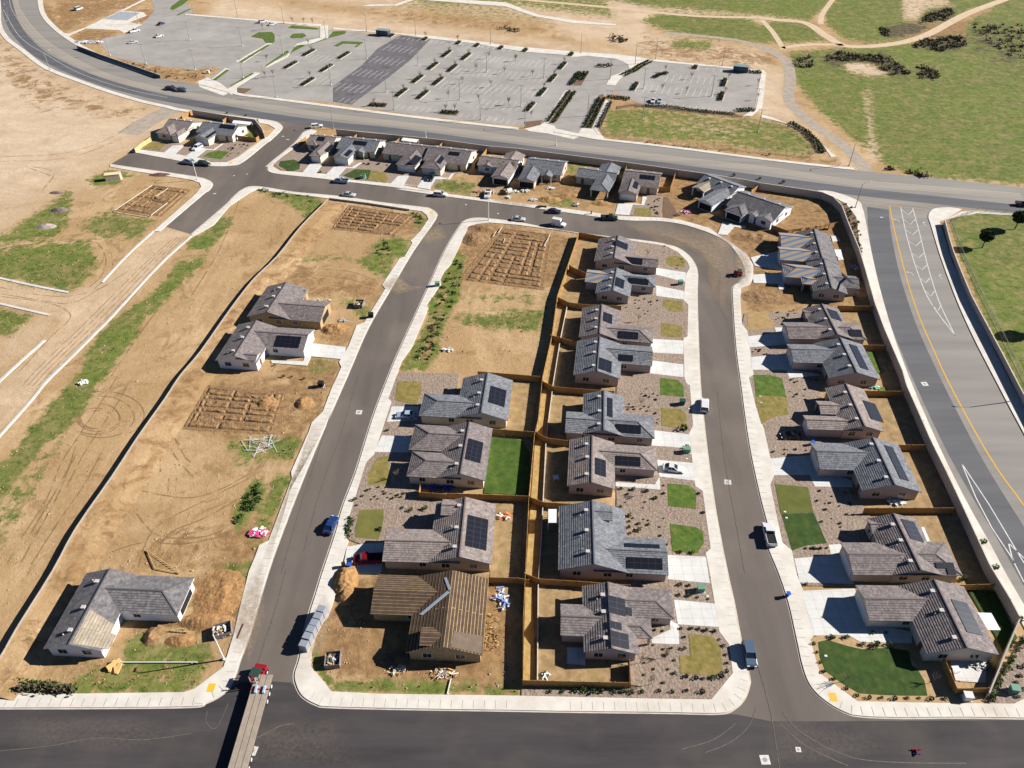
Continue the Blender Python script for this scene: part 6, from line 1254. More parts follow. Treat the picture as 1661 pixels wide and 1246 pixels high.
# park trees
def ptree(label,u,v,h,r_):
    p=w2(u,v); r=empty('park_tree',(p.x,p.y,0),0,label,'tree')
    mb=MB(); mb.cyl((0,0,0),.22,h*.55,8,r2=.12); rr=random.Random(int(u))
    for i in range(6):
        a=rr.uniform(0,6.3); mb.bar((0,0,h*.45),(math.cos(a)*r_*.6,math.sin(a)*r_*.6,h*.75),.12)
    mb.build('trunk',m_bark,r)
    mb=MB()
    for i in range(1500):
        while True:
            q=Vector((rr.uniform(-1,1),rr.uniform(-1,1),rr.uniform(-1,1)))
            if q.length<1 and (noise.noise(q*2.3+Vector((u,0,0)))>-.18): break
        c=Vector((q.x*r_,q.y*r_,h*.72+q.z*h*.3)); n_=Vector((rr.gauss(0,1),rr.gauss(0,1),rr.gauss(.5,1))).normalized(); t=n_.orthogonal().normalized(); b_=n_.cross(t); z=.22*rr.uniform(.6,1.3)
        mb.face([c-t*z-b_*z,c+t*z-b_*z,c+t*z+b_*z,c-t*z+b_*z])
    mb.build('crown',m_leafd,r)
ptree('small round park tree nearer the railing, casting a long shadow on the lawn',1593,402,5.6,2.0); ptree('round park tree at the upper right edge of the lawn',1646,372,6.0,2.3); ptree('park tree just outside the right edge whose shadow crosses the lawn',1688,540,7,2.6)
# scrub masses at the top right: uncountable
def scrub(label,polys,n,size,mm,rs=1.0):
    rr=random.Random(n); mb=MB()
    for v,poly,cnt in polys:
        q=P(v,*poly); xs=[p[0] for p in q]; ys=[p[1] for p in q]; c=0; t=0
        while c<cnt and t<cnt*20:
            t+=1; u=rr.uniform(min(xs),max(xs)); w_=rr.uniform(min(ys),max(ys))
            if segdist((u,w_),q)<0: continue
            c+=1; b=w2(u,w_); R0=rr.uniform(.5,1.6)*rs
            for j in range(26):
                cc=b+Vector((rr.gauss(0,R0*.6),rr.gauss(0,R0*.6),abs(rr.gauss(0,R0*.5)))); n_=Vector((rr.gauss(0,1),rr.gauss(0,1),rr.gauss(.5,1))).normalized(); t_=n_.orthogonal().normalized(); b_=n_.cross(t_); z=size*rr.uniform(.5,1.4)
                mb.face([cc-t_*z-b_*z,cc+t_*z-b_*z,cc+t_*z+b_*z,cc-t_*z+b_*z])
    tag(mb.build('scrub',mm),label,'scrub',kind='stuff')
scrub('dark dry brush along the dirt tracks of the field',[('a3',[(1070,85),(1200,55),(1240,90),(1140,140),(1010,140)],60),('a3',[(980,265),(1200,225),(1300,235),(1280,290),(1150,320),(970,295)],90),('a3',[(380,380),(480,325),(640,340),(800,350),(960,460),(900,480),(800,450),(700,380)],110),('a3',[(770,175),(820,195),(800,240),(770,215)],25),('a3',[(990,420),(1100,430),(1140,500),(1000,490)],25),('a3',[(1300,150),(1661,150),(1661,400),(1500,330)],60),('a3',[(210,350),(340,340),(340,430),(230,420)],16),('a3',[(780,1040),(1060,1090),(1050,1110),(800,1060)],10),('a1',[(1550,170),(1661,170),(1661,210),(1540,200)],10),('a2',[(650,230),(760,230),(760,270),(660,265)],16)],11,.24,M('field_brush',(.15,.13,.07),.9,(.07,.06,.035),1,4))
scrub('tall weeds beside the new sidewalks and ditch',[('b1',[(1290,440),(1330,450),(1300,620),(1190,880),(1110,1100),(1020,1090),(1120,850),(1180,640)],70),('b1',[(780,380),(860,350),(860,440),(780,440)],14),('b1',[(1000,170),(1080,210),(1040,280)],10),('c0',[(1640,660),(1560,720),(1480,920),(1620,800)],40),('d0',[(110,680),(500,720),(480,760),(60,760)],50),('c1',[(590,880),(640,880),(620,1010),(585,1000)],14),('b1',[(20,20),(430,80),(380,110),(100,70)],18)],12,.12,m_leaf,.4)
# ================= TRENCHED PADS, MOUNDS ==================
def pad(label,v,quad,rows,cols,seed,boards=(),cellx=None):
    Q=[w2(*p) for p in P(v,*quad)]; o=(Q[0]+Q[2])/2; Q=[q-o for q in Q]; rr=random.Random(seed)
    Lx=(Q[1]-Q[0]).length; Ly=(Q[3]-Q[0]).length; nx=int(Lx/.3); ny=int(Ly/.3); mb=MB(); vs=[]
    hor=sorted(set([0.04,.96]+[ (i+.5+rr.uniform(-.15,.15))/rows for i in range(rows)])); ver=[(t,rr.choice([(0,1),(0,.5),(.5,1),(.2,.8)])) for t in [.04,.96]+[(i+.5+rr.uniform(-.2,.2))/cols for i in range(cols)]]; ver[0]=(.04,(0,1)); ver[1]=(.96,(0,1))
    hs=[(t,rr.choice([(0,1),(0,.6),(.3,1),(0,1)])) for t in hor]
    for j in range(ny+1):
        for i in range(nx+1):
            s=i/nx;t=j/ny; p=(Q[0]*(1-s)+Q[1]*s)*(1-t)+(Q[3]*(1-s)+Q[2]*s)*t
            dd=min([abs(t-h_)*Ly for h_,(a,b) in hs if a<=s<=b]+[abs(s-h_)*Lx for h_,(a,b) in ver if a<=t<=b]+[9])
            nz=noise.noise(Vector((p.x*.8,p.y*.8,seed)))*.16+noise.noise(Vector((p.x*2.7,p.y*2.7,seed)))*.09
            z=.23+nz*.7+(.13*math.exp(-((dd-.75)/.35)**2))*(.6+1.6*noise.noise(Vector((p.x*.35,p.y*.35,seed+9)))); 
            if dd<.34: z=.03
            e=min(s*Lx,(1-s)*Lx,t*Ly,(1-t)*Ly); z*=min(1,e/.9); z=max(z,.012 if e<.05 else .03)
            vs.append((p.x,p.y,z))
    mb.v=vs
    me=bpy.data.meshes.new('pad'); me.from_pydata(vs,[],[(j*(nx+1)+i,j*(nx+1)+i+1,(j+1)*(nx+1)+i+1,(j+1)*(nx+1)+i) for j in range(ny) for i in range(nx)][::1]); 
    r=empty('house_foundation_trenches',o,0,label,'foundation')
    ob=link('soil',me,m_dirt_dark,r)
    for (vv,a,b,w_,mm) in boards:
        A,B=G(P(vv,a,b),.5); t_=MB(); t_.bar(Vector((A.x,A.y,.55))-o,Vector((B.x,B.y,.55))-o,w_,.12); t_.build('form_board',mm,r)
    return r
WH=M('form_board_pale',(.62,.54,.42),.8)
pad('largest dark brown trench grid at the tip of the central block','p7',[(500,690),(1078,762),(985,1395),(20,1270)],13,7,3,[('p7',(515,685),(470,750),.18,WH),('p7',(450,730),(415,790),.18,WH),('p7',(1055,765),(985,900),.2,WH),('p7',(550,805),(530,860),.15,WH)])
pad('trench grid in the upper end of the left lot below the top street','b1',[(600,125),(1035,195),(890,320),(490,278)],8,7,5)
pad('trench grid in the middle of the left lot beside scattered pipes','c0',[(1300,55),(1790,100),(1700,370),(1140,335)],7,4,8)
pad('foundation form with pale boards at the upper left corner by the side street','b0',[(955,0),(1200,30),(1010,200),(712,158)],3,3,9,[('b0',(955,2),(718,160),.25,WH),('b0',(1052,22),(980,72),.22,WH),('b0',(1050,112),(945,192),.25,WH),('b0',(718,162),(938,198),.2,M('form_dark',(.12,.10,.09))),('b0',(955,8),(1050,22),.2,MATS['form_dark']),('b0',(940,90),(1060,110),.2,MATS['form_dark'])])
def mound(label,v,x,y,rx,ry,h,seed,mm=None,name='dirt_mound',cat='dirt mound',rough=.35,group=None):
    p=w2(*P(v,(x,y))[0]); n_=26; me=bpy.data.meshes.new('mound'); vs=[];fs=[]
    for j in range(n_+1):
        for i in range(n_+1):
            s=-1+2*i/n_;t=-1+2*j/n_; d=math.hypot(s,t); q=Vector((s*rx,t*ry,seed)); k=max(0,1-d*d)
            h_=h*.8; z=h_*k**1.4*(1+rough*1.5*noise.noise(q*.5))+h*rough*.45*k*noise.noise(q*1.6); vs.append((s*rx,t*ry,max(z,0)-.03))
    for j in range(n_):
        for i in range(n_): fs.append((j*(n_+1)+i,j*(n_+1)+i+1,(j+1)*(n_+1)+i+1,(j+1)*(n_+1)+i))
    me.from_pydata(vs,[],fs); o=link(name,me,mm or m_dirt_dark); o.location=(p.x,p.y,0); tag(o,label,cat,group); return o
mo=M('orange_soil',(.38,.215,.085),.95,(.25,.13,.05),1.5,8,bump=.8,col3=(.46,.30,.15),scale3=2.5)
mound('heap of orange soil beside the timber-walled unfinished house','b1',520,905,4.2,2.8,1.4,1,mo); mound('large soil heap at the curb above the corner lot dig','d1',580,60,2.6,4.2,1.9,2,mo); mound('second soil heap edging the shaded dig','d1',590,150,2.2,2.6,1.3,3,mo)
mound('low mound of spoil in the lower left lot yard','d0',960,400,1.6,2.6,1.0,4,m_dirt_dark); mound('rough soil ridge right of the white-walled lower left house','d0',1290,320,5.5,2.0,1.1,5,mo); mound('orange dug-over heap above the debris pen','d0',1380,150,5,6,.8,6,mo); mound('soil hump in the weedy lower left yard','d0',1130,440,3.0,1.4,.8,7,mo)
mound('grey rubble heap in the weeds at the upper left','b0',290,262,3.4,1.9,1.1,8,M('rubble',(.46,.40,.35),.9,(.25,.21,.18),2.5,6),name='rubble_heap',cat='rubble'); mound('darker rubble heap above the grey one','b0',370,160,3.4,2.0,1.2,9,M('rubble_dark',(.26,.20,.16),.9,(.12,.09,.08),2.5,6),name='rubble_heap',cat='rubble'); mound('small dark spoil pile near the sand field edge','b0',355,50,2.8,1.2,.8,10,MATS['rubble_dark'],name='rubble_heap',cat='rubble')
mound('heap of spoil beside the trenched tip lot','b1',1400,340,5,5,1.2,11); mound('spoil heap by the curb of the trenched tip lot','b1',1450,270,6,3,.9,12); mound('mound in the unfinished bare front yard of the row','n5',520,740,4,2.2,.9,13,mo); mound('spoil heap with weeds near the violet sedan','n4',1180,920,4.6,2.6,1.1,14,mo); mound('low spoil heap below the dark unfinished garage','n4',1500,860,4.5,2.6,.8,15,mo)
mound('brown spoil heap in the left lot near the trench end','c1',90,170,3.2,3.0,1.0,16,mo); mound('brown spoil heap at the curb side of the trenches','c1',320,170,2.4,2.6,1.0,17,mo); mound('dug rough soil in front of the bend houses','n6',1000,870,8,3.2,.9,18,m_dirt_dark); mound('dug rough soil in the front lot beside the two shaded driveways','n7',350,200,4.6,4.2,.7,19,m_dirt_dark); mound('dug soil below the second striped-roof house','n7',330,880,6.5,4.0,.6,20,m_dirt_dark); mound('spoil pile beside the striped-roof driveways','n7',380,590,5.5,1.2,.5,21,mo); mound('mound of earth in the lower right of the upper retention area','n1',380,860,4.5,1.6,.9,22,M('dark_weed_soil',(.14,.08,.06),.95)); mound('spoil heap in the upper left lot near the curb','n4',480,800,2.6,2.0,1.5,23)
# ================= CLUTTER ==================
def box_thing(name,label,cat,v,x,y,sx,sy,sz,m,z=0,ang=0,lid=None,group=None,part='body',lidm=None):
    p=w2(*P(v,(x,y))[0]); r=empty(name,(p.x,p.y,z),ang,label,cat,group); mb=MB()
    bme=bmesh.new(); bmesh.ops.create_cube(bme,size=1); bmesh.ops.scale(bme,vec=(sx,sy,sz),verts=bme.verts); bmesh.ops.translate(bme,vec=(0,0,sz/2),verts=bme.verts)
    bmesh.ops.bevel(bme,geom=bme.edges,offset=min(sx,sy,sz)*.08,segments=2,affect='EDGES'); me=bpy.data.meshes.new('b'); bme.to_mesh(me); bme.free(); link(part,me,m,r)
    mb.box(-sx/2-.06,sx/2+.06,-sy/2-.06,sy/2+.06,sz,sz+.08); mb.build('lid' ,lidm or m,r)
    mb=MB(); mb.box(-sx/2-.12,sx/2+.12,-sy/2-.12,sy/2+.12,0,.08); mb.build('base',m_conc2,r)
    return r
for i,(v,x,y,l) in enumerate([('b1',1157,635,'dark green utility box on the curb of the vacant lot'),('b1',742,830,'black utility box at the curb of the left lot'),('c1',430,65,'dark utility box by the left street above the white streak soil'),('c2',1105,178,'dark green utility box between the green and the dormant lawn'),('c2',1135,478,'green utility box above the white sedan'),('b2',1095,625,'green utility box beside the second top driveway'),('a1',690,1120,'green utility box on the green lawn of the row'),('n2',1250,925,'small green box at the lawn edge of the row'),('z4',1180,950,'x'),('d2',1220,125,'green utility box in the gravel strip between two driveways'),('d3',1590,755,'pale green utility cabinet in the planted gravel bank'),('d3',1298,800,'white utility cabinet by the sidewalk under the cedar fence'),('p2',242,760,'pale cabinet near the lot entry'),('n5',360,900,'slim dark post box on the sidewalk of the row')]):
    if l=='x': continue
    mm={1:m_dark,2:m_dark,3:M('dark_green_box',(.02,.07,.05),.5),11:m_polel,12:m_polel,13:m_pole}.get(i,m_green)
    s=(1.3,1.1,1.2) if i not in(13,) else (.4,.4,1.2)
    box_thing('utility_box',l,'utility box',v,x,y,*s,mm,z=.12,ang=random.uniform(-.2,.2))
def bin_(label,u,v,mm=m_blue):
    p=w2(u,v); r=empty('wheelie_bin',(p.x,p.y,.15),random.uniform(-.3,.3),label,'bin'); mb=MB(); mb.cyl((0,0,.08),.30,.9,4,r2=.42); mb.build('body',mm,r); mb=MB(); mb.box(-.36,.36,-.4,.36,.98,1.06); mb.build('lid',mm,r)
    for s in (-.25,.25):
        mb=MB(); mb.cyl((s,.3,.1),.1,.05,8,axis='x'); mb.build('wheel',m_tyre,r)
bin_('blue wheelie bin alone on the right curb near the lush lawn',1277,968); bin_('blue wheelie bin beside the shaded red pickup',568,921); bin_('dark bin beside the blue one at the red pickup driveway',558,920,m_dark)
bin_('blue bin in the shade of the side yard by the black car',1317,722)
def pallets(label,v,x,y,n,ang,mm,h=1.1,w=1.1,d=1.0,cat='pallet stack'):
    p=w2(*P(v,(x,y))[0]); r=empty('tile_pallets',(p.x,p.y,.15),ang,label,cat); rr=random.Random(n+int(x))
    for i in range(n):
        hh=h*rr.uniform(.85,1.15); mb=MB(); o=i*(w+.12)
        for k in range(6): mb.box(o-w/2+rr.uniform(0,.03),o+w/2-rr.uniform(0,.03),-d/2,d/2,.14+hh*k/6,.14+hh*(k+1)/6-.03)
        mb.build('tile_stack',mm,r); mb=MB(); mb.box(o-w/2,o+w/2,-d/2-.05,d/2+.05,0,.13); mb.build('pallet',m_woodd,r)
pallets('row of wrapped grey tile pallets at the curb of the corner building lot','d1',330,490,6,R(75),M('wrapped_tiles',(.26,.28,.32),.5),h=1.9,w=1.25,d=1.4)
def jumble(label,v,x,y,rx,ry,n,mms,seed,name='debris_pile',cat='debris',lmin=.4,lmax=2.2,t=.1,z=0):
    p=w2(*P(v,(x,y))[0]); rr=random.Random(seed); r=empty(name,(p.x,p.y,z),0,label,cat)
    for k,mm in enumerate(mms):
        mb=MB()
        for i in range(n//len(mms)):
            a=rr.uniform(0,6.3); d=math.sqrt(rr.random()); c=Vector((math.cos(a)*d*rx,math.sin(a)*d*ry,rr.uniform(.05,.45))); b=rr.uniform(0,6.3); l=rr.uniform(lmin,lmax)/2; e=Vector((math.cos(b)*l,math.sin(b)*l,rr.uniform(-.15,.15)))
            q0,q1=c-e,c+e; q0.z=max(q0.z,.06); q1.z=max(q1.z,.06); mb.bar(q0,q1,t*rr.uniform(.6,1.7),t*rr.uniform(.4,1.0))
        mb.build(['scrap','plank','offcut'][k%3],mm,r)
    return r
wt=M('white_scrap',(.7,.7,.68),.7); 
jumble('bundle of long white pipes fanned out in the grass of the left lot','c1',30,440,4.0,2.2,26,[wt],1,name='pipe_bundle',cat='pipes',lmin=3,lmax=5,t=.06)
jumble('pink and white wrapped insulation heap by the left street curb','c1',40,985,1.6,1.1,40,[m_pink,wt],2,name='insulation_heap',cat='building materials',lmin=.5,lmax=1.4,t=.35)
jumble('orange and tan scrap strewn right of the battened unfinished house','z2',1310,700,1.6,4.0,90,[m_woodd,mo],3,lmin=.2,lmax=.7,t=.09); jumble('white and blue wrapping scraps beside the battened house gable','z2',1400,350,1.6,2.6,26,[wt,M('blue_wrap',(.22,.30,.62),.6)],4,lmin=.5,lmax=1.8,t=.2)
jumble('pale offcuts below the shaded wall of the battened house','z2',790,1150,2.2,1.0,50,[M('orange_board',(.68,.40,.16),.8),wt],5,lmin=.3,lmax=1.0,t=.1); jumble('cream offcuts left below the battened house','z2',300,1120,1.5,.9,36,[m_woodd,wt],6,lmin=.3,lmax=.9,t=.1)
jumble('dark branches and debris inside the shade of the battened house','z2',300,980,2.4,1.4,40,[M('dark_scrap',(.12,.10,.09),.9)],7,t=.06)
jumble('messy lumber and red-tagged trusses piled behind the white flatbed','n4',250,790,6.0,1.2,80,[m_woodd,wt,M('reddish_tag',(.42,.18,.16))],8,name='lumber_pile',cat='lumber',lmin=.8,lmax=3,t=.12)
for i,(x,y,l) in enumerate([(640,800,'white bags in front of the dark unfinished garage'),(800,790,'cream scrap heap in front of the dark unfinished garage'),(930,930,'pale blue tarp bundle near the curb of the row'),(1210,745,'white spill pile in the bare front yard of the row'),(540,890,'broken white block near the big pipe ring')]):
    jumble(l,'n4',x,y,1.3 if i<4 else .8,.8,22,[wt],20+i,lmin=.4,lmax=1.2,t=.25)
jumble('black bags by the curb beside the violet sedan','n4',1060,1040,1.8,.6,20,[m_dark],30,lmin=.4,lmax=.8,t=.4); jumble('tangle of cables and a white crate near the curb bin','n4',1610,1010,1.0,.8,18,[wt,m_dark],31,lmin=.5,lmax=1.2,t=.3)
jumble('pink-topped equipment pile near the bend','n6',170,560,1.6,1.3,30,[wt,m_pink],32,lmin=.5,lmax=1.6,t=.25); jumble('coil of dark hose beside the pink equipment pile','n6',70,600,1.0,.9,26,[M('hose',(.14,.10,.08))],33,lmin=.8,lmax=1.8,t=.06)
jumble('blue tarp scraps beside the block wall behind the striped house','n7',1410,540,1.0,1.4,26,[M('tarp_blue',(.10,.22,.62),.6),wt],34,lmin=.3,lmax=1.2,t=.15)
jumble('grey rubbish and pale blocks in the vacant lot','b1',1225,1035,1.3,.8,18,[wt],35,lmin=.4,lmax=1,t=.2); jumble('white scrap in the weeds by the left ditch','c0',525,45,.9,.9,16,[wt],36,lmin=.5,lmax=1.3,t=.3)
jumble('pale wooden scraps beside the timber-walled house','b1',430,730,2.8,.9,60,[m_woodd,wt],37,lmin=.4,lmax=1.4,t=.12); jumble('grey scrap pile right of the soil heap','b1',565,852,1.4,.6,26,[M('grey_scrap',(.5,.5,.52))],38,lmin=.4,lmax=1.2,t=.1)
jumble('heap of building materials at the wet slab site','p1',280,520,5,2.0,70,[MATS['grey_scrap'],m_blue if False else MATS['blue_wrap'],wt],39,lmin=1,lmax=3,t=.25); jumble('materials beside the dark screen wall','p1',400,520,4,1.6,50,[MATS['grey_scrap'],wt],40,lmin=1,lmax=2.6,t=.3)
jumble('stored goods behind the cedar gate of the side yard','c1',1150,705,3.8,.7,40,[M('brown_goods',(.12,.05,.04)),m_blue],41,lmin=.5,lmax=1.5,t=.35); jumble('patio furniture on the corner patio','z4',1290,1000,1.6,1.2,16,[wt,m_dark],42,name='patio_furniture',cat='furniture',lmin=.5,lmax=1.2,t=.15,z=.15)
jumble('orange and white toys in the side yard right of the dormer house','c1',1575,880,1.3,1.0,16,[M('orange_toy',(.75,.18,.03)),wt],43,name='yard_toys',cat='toys',lmin=.3,lmax=.9,t=.3); jumble('white gravel bags in the yard beside the long side fence','z3',90,1105,.8,.6,16,[wt,m_leafd],44,lmin=.3,lmax=.7,t=.25)
jumble('small rocks and litter on the cross street, with a red tool','d3',985,1130,.4,.3,10,[MATS['navy_scrap'] if 'navy_scrap' in MATS else M('navy_scrap',(.03,.04,.10)),m_red],45,lmin=.4,lmax=1.0,t=.2)
jumble('white shed materials at the back of the grey house','c3',860,795,1.6,.7,16,[wt],46,lmin=.6,lmax=1.6,t=.35); jumble('pale green folded umbrella behind the grey house','n8',1510,980,1.3,.8,18,[M('mint_cloth',(.35,.6,.45))],47,name='folded_umbrella',cat='umbrella',lmin=.6,lmax=1.4,t=.3)
jumble('small white crates in the back yard by the neighbouring lawn','c1',1590,370,2.2,.4,22,[wt,m_metal],48,lmin=.3,lmax=.8,t=.2)
def pen(label,v,x,y,ang,sx,sy,mm,seed):
    p=w2(*P(v,(x,y))[0]); r=empty('debris_pen',(p.x,p.y,0),ang,label,'dumpster'); mb=MB()
    for a in ((-sx,-sy,sx,-sy),(sx,-sy,sx,sy),(sx,sy,-sx,sy),(-sx,sy,-sx,-sy)): mb.bar((a[0],a[1],.6),(a[2],a[3],.6),.06,1.2)
    mb.build('side_panel',mm,r); rr=random.Random(seed)
    for k,m_ in enumerate((m_woodd,wt,MATS['dark_scrap'])):
        mb=MB()
        for i in range(22):
            c=Vector((rr.uniform(-sx,sx)*.8,rr.uniform(-sy,sy)*.8,rr.uniform(.1,.6))); b=rr.uniform(0,6.3); mb.bar(c-Vector((math.cos(b)*.4,math.sin(b)*.4,0)),c+Vector((math.cos(b)*.4,math.sin(b)*.4,.1)),rr.uniform(.08,.3))
        mb.build('scrap',m_,r)
pm=M('plywood_grey',(.22,.19,.20),.9,(.14,.12,.12),2,4)
pen('plywood debris pen full of scrap beside the leaning lamp, left street corner','d0',1400,385,R(20),1.5,1.2,pm,1); pen('plywood debris pen in the corner building lot','d1',505,570,R(5),1.25,1.3,pm,2); pen('plywood debris pen by the curb near the timber-walled house','b1',668,757,R(-5),1.2,1.3,pm,3)
def truss(label,v,pts,n):
    W=G(P(v,*pts),.25); o=W[0].copy(); W=[p-o for p in W]; r=empty('roof_truss',(o.x,o.y,0),0,label,'roof truss'); mb=MB()
    for i in range(3): a,b=W[i],W[(i+1)%3]; mb.bar((a.x,a.y,.3),(b.x,b.y,.3),.12)
    mb.build('chord',m_woodd,r); mb=MB()
    for i in range(1,n): t=i/n; a=W[0].lerp(W[1],t);b=W[0].lerp(W[2],t); mb.bar((a.x,a.y,.25),(b.x,b.y,.25),.07)
    mb.build('web',m_woodd,r)
truss('stack of thin triangular roof trusses lying above the lower left house','c0',[(920,1090),(970,1205),(1130,1236)],11); truss('small ladder-like truss lying right of the lower left house','d0',[(1060,375),(1160,360),(1180,385)],6)
jumble('flat orange plywood sheets lying below the lower left house','z1',800,1120,1.6,.5,4,[M('orange_board',(.68,.40,.16))],50,name='plywood_sheets',cat='plywood',lmin=1.6,lmax=2.4,t=.55)
for l,v,a,b in (('long pale pipe lying across the lower left yard','d0',(720,577),(1240,577)),('white pipe resting by the sidewalk of the corner lot','d1',(1220,775),(1243,680)),('long plank on the sidewalk by the debris pen','d0',(1490,425),(1528,335))):
    A,B=G(P(v,a,b)); mb=MB(); d=B-A; mb.bar((0,0,.22),(d.x,d.y,.22),.14); mb.bar((0,0,.1),(.3,.1,.1),.12); o=mb.build('pipe',wt if 'pipe' in l else MATS['brown_goods']); o.location=A; tag(o,l,'pipe')
r=box_thing('storage_box','cream wooden storage box on the bare dirt by the side street','storage box','a0',715,1125,5.2,2.3,2.2,M('cream_ply',(.68,.56,.36),.8),ang=R(14))
for l,u,v_ in (('dark roofed enclosure at the top edge of the middle parking lot',622,57),('dark roofed enclosure at the right end of the parking lot',1201,116)):
    p=w2(u,v_); r=empty('trash_enclosure',(p.x,p.y,.05),math.atan2(e1.y,e1.x),l,'enclosure'); mb=MB()
    for y in (-1.6,1.6): mb.box(-3.4,3.4,y-.1,y+.1,0,2.3)
    for x in (-3.4,3.4): mb.box(x-.1,x+.1,-1.6,1.6,0,2.3)
    mb.build('wall',M('dark_metal_panel',(.05,.07,.09),.5),r); mb=MB(); mb.box(-3.7,3.7,-1.9,1.9,2.6,2.72); mb.build('roof',M('roof_metal_green',(.20,.27,.28),.5),r); mb=MB()
    for x in (-3.3,0,3.3): mb.box(x-.07,x+.07,-1.7,-1.56,0,2.6); mb.box(x-.07,x+.07,1.56,1.7,0,2.6)
    mb.build('post',m_metal,r)
# white tables / small yard things
for i,(v,x,y,l) in enumerate([('c2',315,650,'white square table in the back yard of the brown house'),('c3',1040,0,'x'),('d3',1225,625,'white folding table on the corner patio')]):
    if l=='x': continue
    p=w2(*P(v,(x,y))[0]); r=empty('garden_table',(p.x,p.y,.07),.1,l,'table'); mb=MB(); mb.box(-.6,.6,-.6,.6,.72,.77); mb.build('tabletop',wt,r)
    for sx in (-.5,.5):
        for sy in (-.5,.5): mb=MB(); mb.box(sx-.03,sx+.03,sy-.03,sy+.03,0,.72); mb.build('leg',wt,r)
# valve caps / little white lids on lawns
for v,x,y in (('d3',420,535),('c3',165,852),('c3',175,890),('c3',12,130),('c3',15,170),('n8',283,1085),('n8',297,1155),('c2',1150,208),('c2',1135,522),('d2',1265,163)):
    p=w2(*P(v,(x,y))[0]); mb=MB(); mb.box(-.25,.25,-.18,.18,0,.05); mb.box(-.2,.2,-.14,.14,.05,.07); o=mb.build('meter_lid',wt); o.location=(p.x,p.y,.155); tag(o,'small pale meter lid set flush in a front yard','meter lid','meter lids in the yards')
# concrete washout boulders ring
p=w2(*P('n4',(510,830))[0]); r=empty('concrete_pipe',(p.x,p.y,0),R(30),'short wide concrete pipe lying on its side in a bare front yard','pipe'); mb=MB()
for k in range(20):
    a0,a1=2*math.pi*k/20,2*math.pi*(k+1)/20
    f=lambda a,r_,x: Vector((x,math.cos(a)*r_,.95+math.sin(a)*r_))
    for ra,rb,xa,xb in ((.95,.95,0,1.8),(.8,.8,0,1.8),(.8,.95,0,0),(.8,.95,1.8,1.8)): mb.face([f(a0,ra,xa),f(a1,ra,xa),f(a1,rb,xb),f(a0,rb,xb)])
mb.build('shell',m_conc2,r); mb=MB(); mb.box(.2,1.6,-.3,.3,0,.1); mb.build('chock',m_woodd,r)
# ================= LIGHT / CAMERA ==================
W_=bpy.data.worlds.new('World'); sc.world=W_; W_.use_nodes=True; n=W_.node_tree.nodes; l=W_.node_tree.links
bg=n['Background']; sky=n.new('ShaderNodeTexSky'); sky.sky_type='NISHITA'; sky.sun_disc=False; sky.air_density=.4; sky.dust_density=0; sky.ozone_density=3; sky.sun_elevation=R(29); sky.sun_rotation=R(79.5); l.new(sky.outputs[0],bg.inputs[0]); bg.inputs[1].default_value=.05
sl=bpy.data.lights.new('sun','SUN'); sl.energy=5; sl.angle=R(.5); sl.color=(1,.955,.895); so=bpy.data.objects.new('sun',sl); COL.objects.link(so)
sd=Vector((math.cos(R(10.5))*math.cos(R(29)),math.sin(R(10.5))*math.cos(R(29)),math.sin(R(29)))); so.rotation_euler=sd.to_track_quat('Z','Y').to_euler()
cam=bpy.data.cameras.new('camera'); co=bpy.data.objects.new('camera',cam); COL.objects.link(co); co.location=(0,0,H); co.rotation_euler=(math.pi/2-PT,0,0)
cam.sensor_width=36; cam.lens=F/1661*36; cam.clip_end=30000; cam.clip_start=1; sc.camera=co
sc.cycles.diffuse_bounces=1; sc.cycles.max_bounces=6; sc.cycles.transparent_max_bounces=12
sc.view_settings.view_transform='Standard'; sc.view_settings.look='None'; sc.view_settings.exposure=.92; sc.view_settings.gamma=1

# loose stones / clods and grass tufts: uncountable ground cover
def scatter_polys(polys,n,seed):
    rr=random.Random(seed)
    tot=[]
    for v,poly in polys:
        q=P(v,*poly); W=G(q); a=abs(sum(W[i].x*W[(i+1)%len(W)].y-W[(i+1)%len(W)].x*W[i].y for i in range(len(W)))/2); tot.append((a,q,W))
    S=sum(t[0] for t in tot)
    for a,q,W in tot:
        k=int(n*a/S); xs=[p.x for p in W]; ys=[p.y for p in W]; PW=[(p.x,p.y) for p in W]; c=0;t=0
        while c<k and t<k*10:
            t+=1; x=rr.uniform(min(xs),max(xs)); y=rr.uniform(min(ys),max(ys)); ins=False
            for i in range(len(PW)):
                x1,y1=PW[i];x2,y2=PW[(i+1)%len(PW)]
                if (y1>y)!=(y2>y) and x<(x2-x1)*(y-y1)/(y2-y1)+x1: ins=not ins
            if ins: c+=1; yield x,y,rr
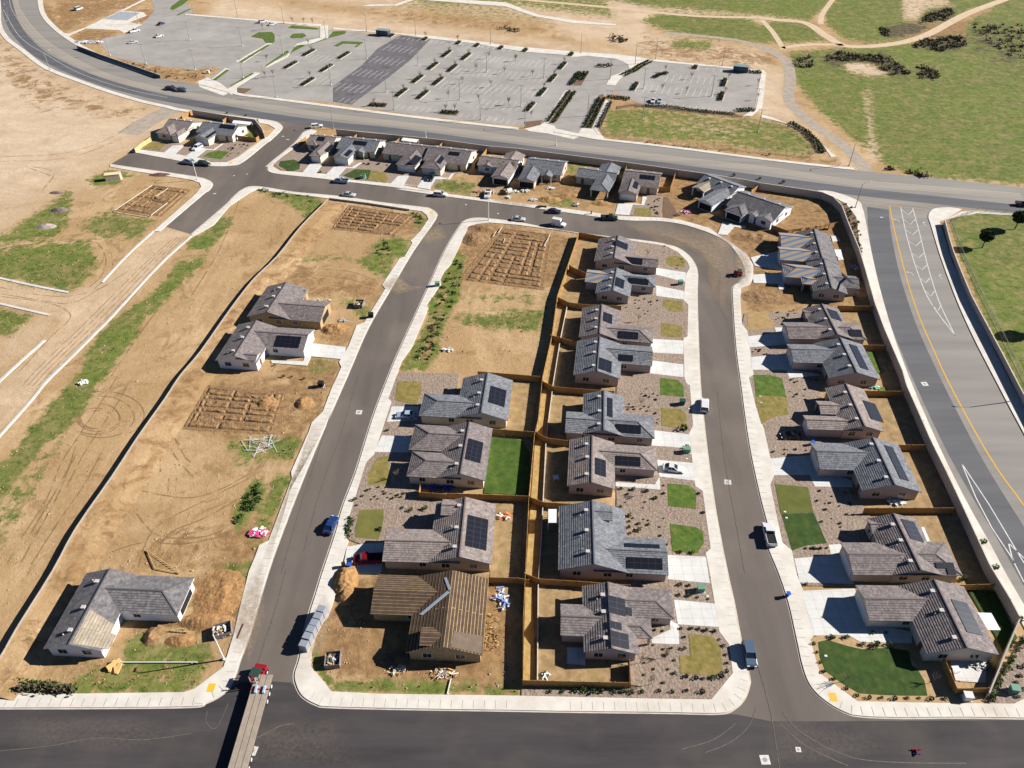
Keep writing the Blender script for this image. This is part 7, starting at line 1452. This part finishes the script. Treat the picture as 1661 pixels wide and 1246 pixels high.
DL=[('px',[(90,935),(300,620),(420,460),(540,330),(690,345),(620,460),(560,560),(470,770),(400,920),(370,1060),(300,1110),(20,1110)]),('px',[(775,365),(930,385),(870,600),(660,600),(700,490)]),('px',[(510,1010),(560,930),(600,935),(605,1010),(660,1070),(780,1080),(790,940),(822,940),(822,1120),(540,1115),(512,1060)]),
    ('px',[(0,600),(0,340),(140,300),(240,290),(300,300),(160,460),(90,520)]),('px',[(0,1020),(0,760),(160,560),(360,345),(500,330),(400,440),(270,620),(80,900)]),('px',[(785,300),(960,310),(1100,345),(1200,390),(1260,400),(1240,370),(1100,330),(930,300),(800,285)]),('px',[(1215,410),(1265,400),(1270,450),(1215,500)])]
mb=MB()
for x,y,rr in scatter_polys(DL,5200,5):
    s=rr.uniform(.06,.2)*(1.8 if rr.random()<.06 else 1); a=rr.uniform(0,6.3); z=s*rr.uniform(.5,1.1)
    q=[Vector((x+math.cos(a+k*1.57)*s*rr.uniform(.7,1.2),y+math.sin(a+k*1.57)*s*rr.uniform(.7,1.2),.0)) for k in range(4)]; t=Vector((x+rr.uniform(-.3,.3)*s,y,z+.02))
    for k in range(4): mb.face([q[k],q[(k+1)%4],t])
tag(mb.build('soil_clods',M('clod_soil',(.34,.22,.12),.95,(.44,.33,.21),.5,4)),'loose clods and stones scattered over the bare dirt lots','soil clods',kind='stuff')
mb=MB(); cnt=0; rg=random.Random(9); greens=[r for r in REG if r[0]==0 and r[6]>=255 and r[5]<1330 and r[4]>-150 and r[1]>=.55]
for ch,s_,f_,pts,x0,x1,y0,y1 in greens:
    W=G(pts); area=abs(sum(W[i].x*W[(i+1)%len(W)].y-W[(i+1)%len(W)].x*W[i].y for i in range(len(W)))/2)
    for _ in range(int(min(900,area*1.3))):
        u=rg.uniform(x0,x1); v_=rg.uniform(y0,y1)
        if segdist((u,v_),pts)<rg.uniform(-f_*.6,f_*.8): continue
        c=w2(u,v_); 
        if noise.noise(Vector((c.x*.18,c.y*.18,3)))<rg.uniform(-.35,.1): continue
        s=rg.uniform(.12,.34)
        for k in range(5):
            a=rg.uniform(0,6.3); d=Vector((math.cos(a),math.sin(a),0)); p=c+d*s*.5; q=Vector((-d.y,d.x,0))*s*.35
            mb.face([p-q,p+q,p+d*s*.5+Vector((0,0,s*rg.uniform(.5,1.2)))])
tag(mb.build('grass_tufts',M('tuft_green',(.10,.15,.025),.9,(.17,.17,.045),.6,5)),'patchy green weeds growing over the dirt lots','grass',kind='stuff')
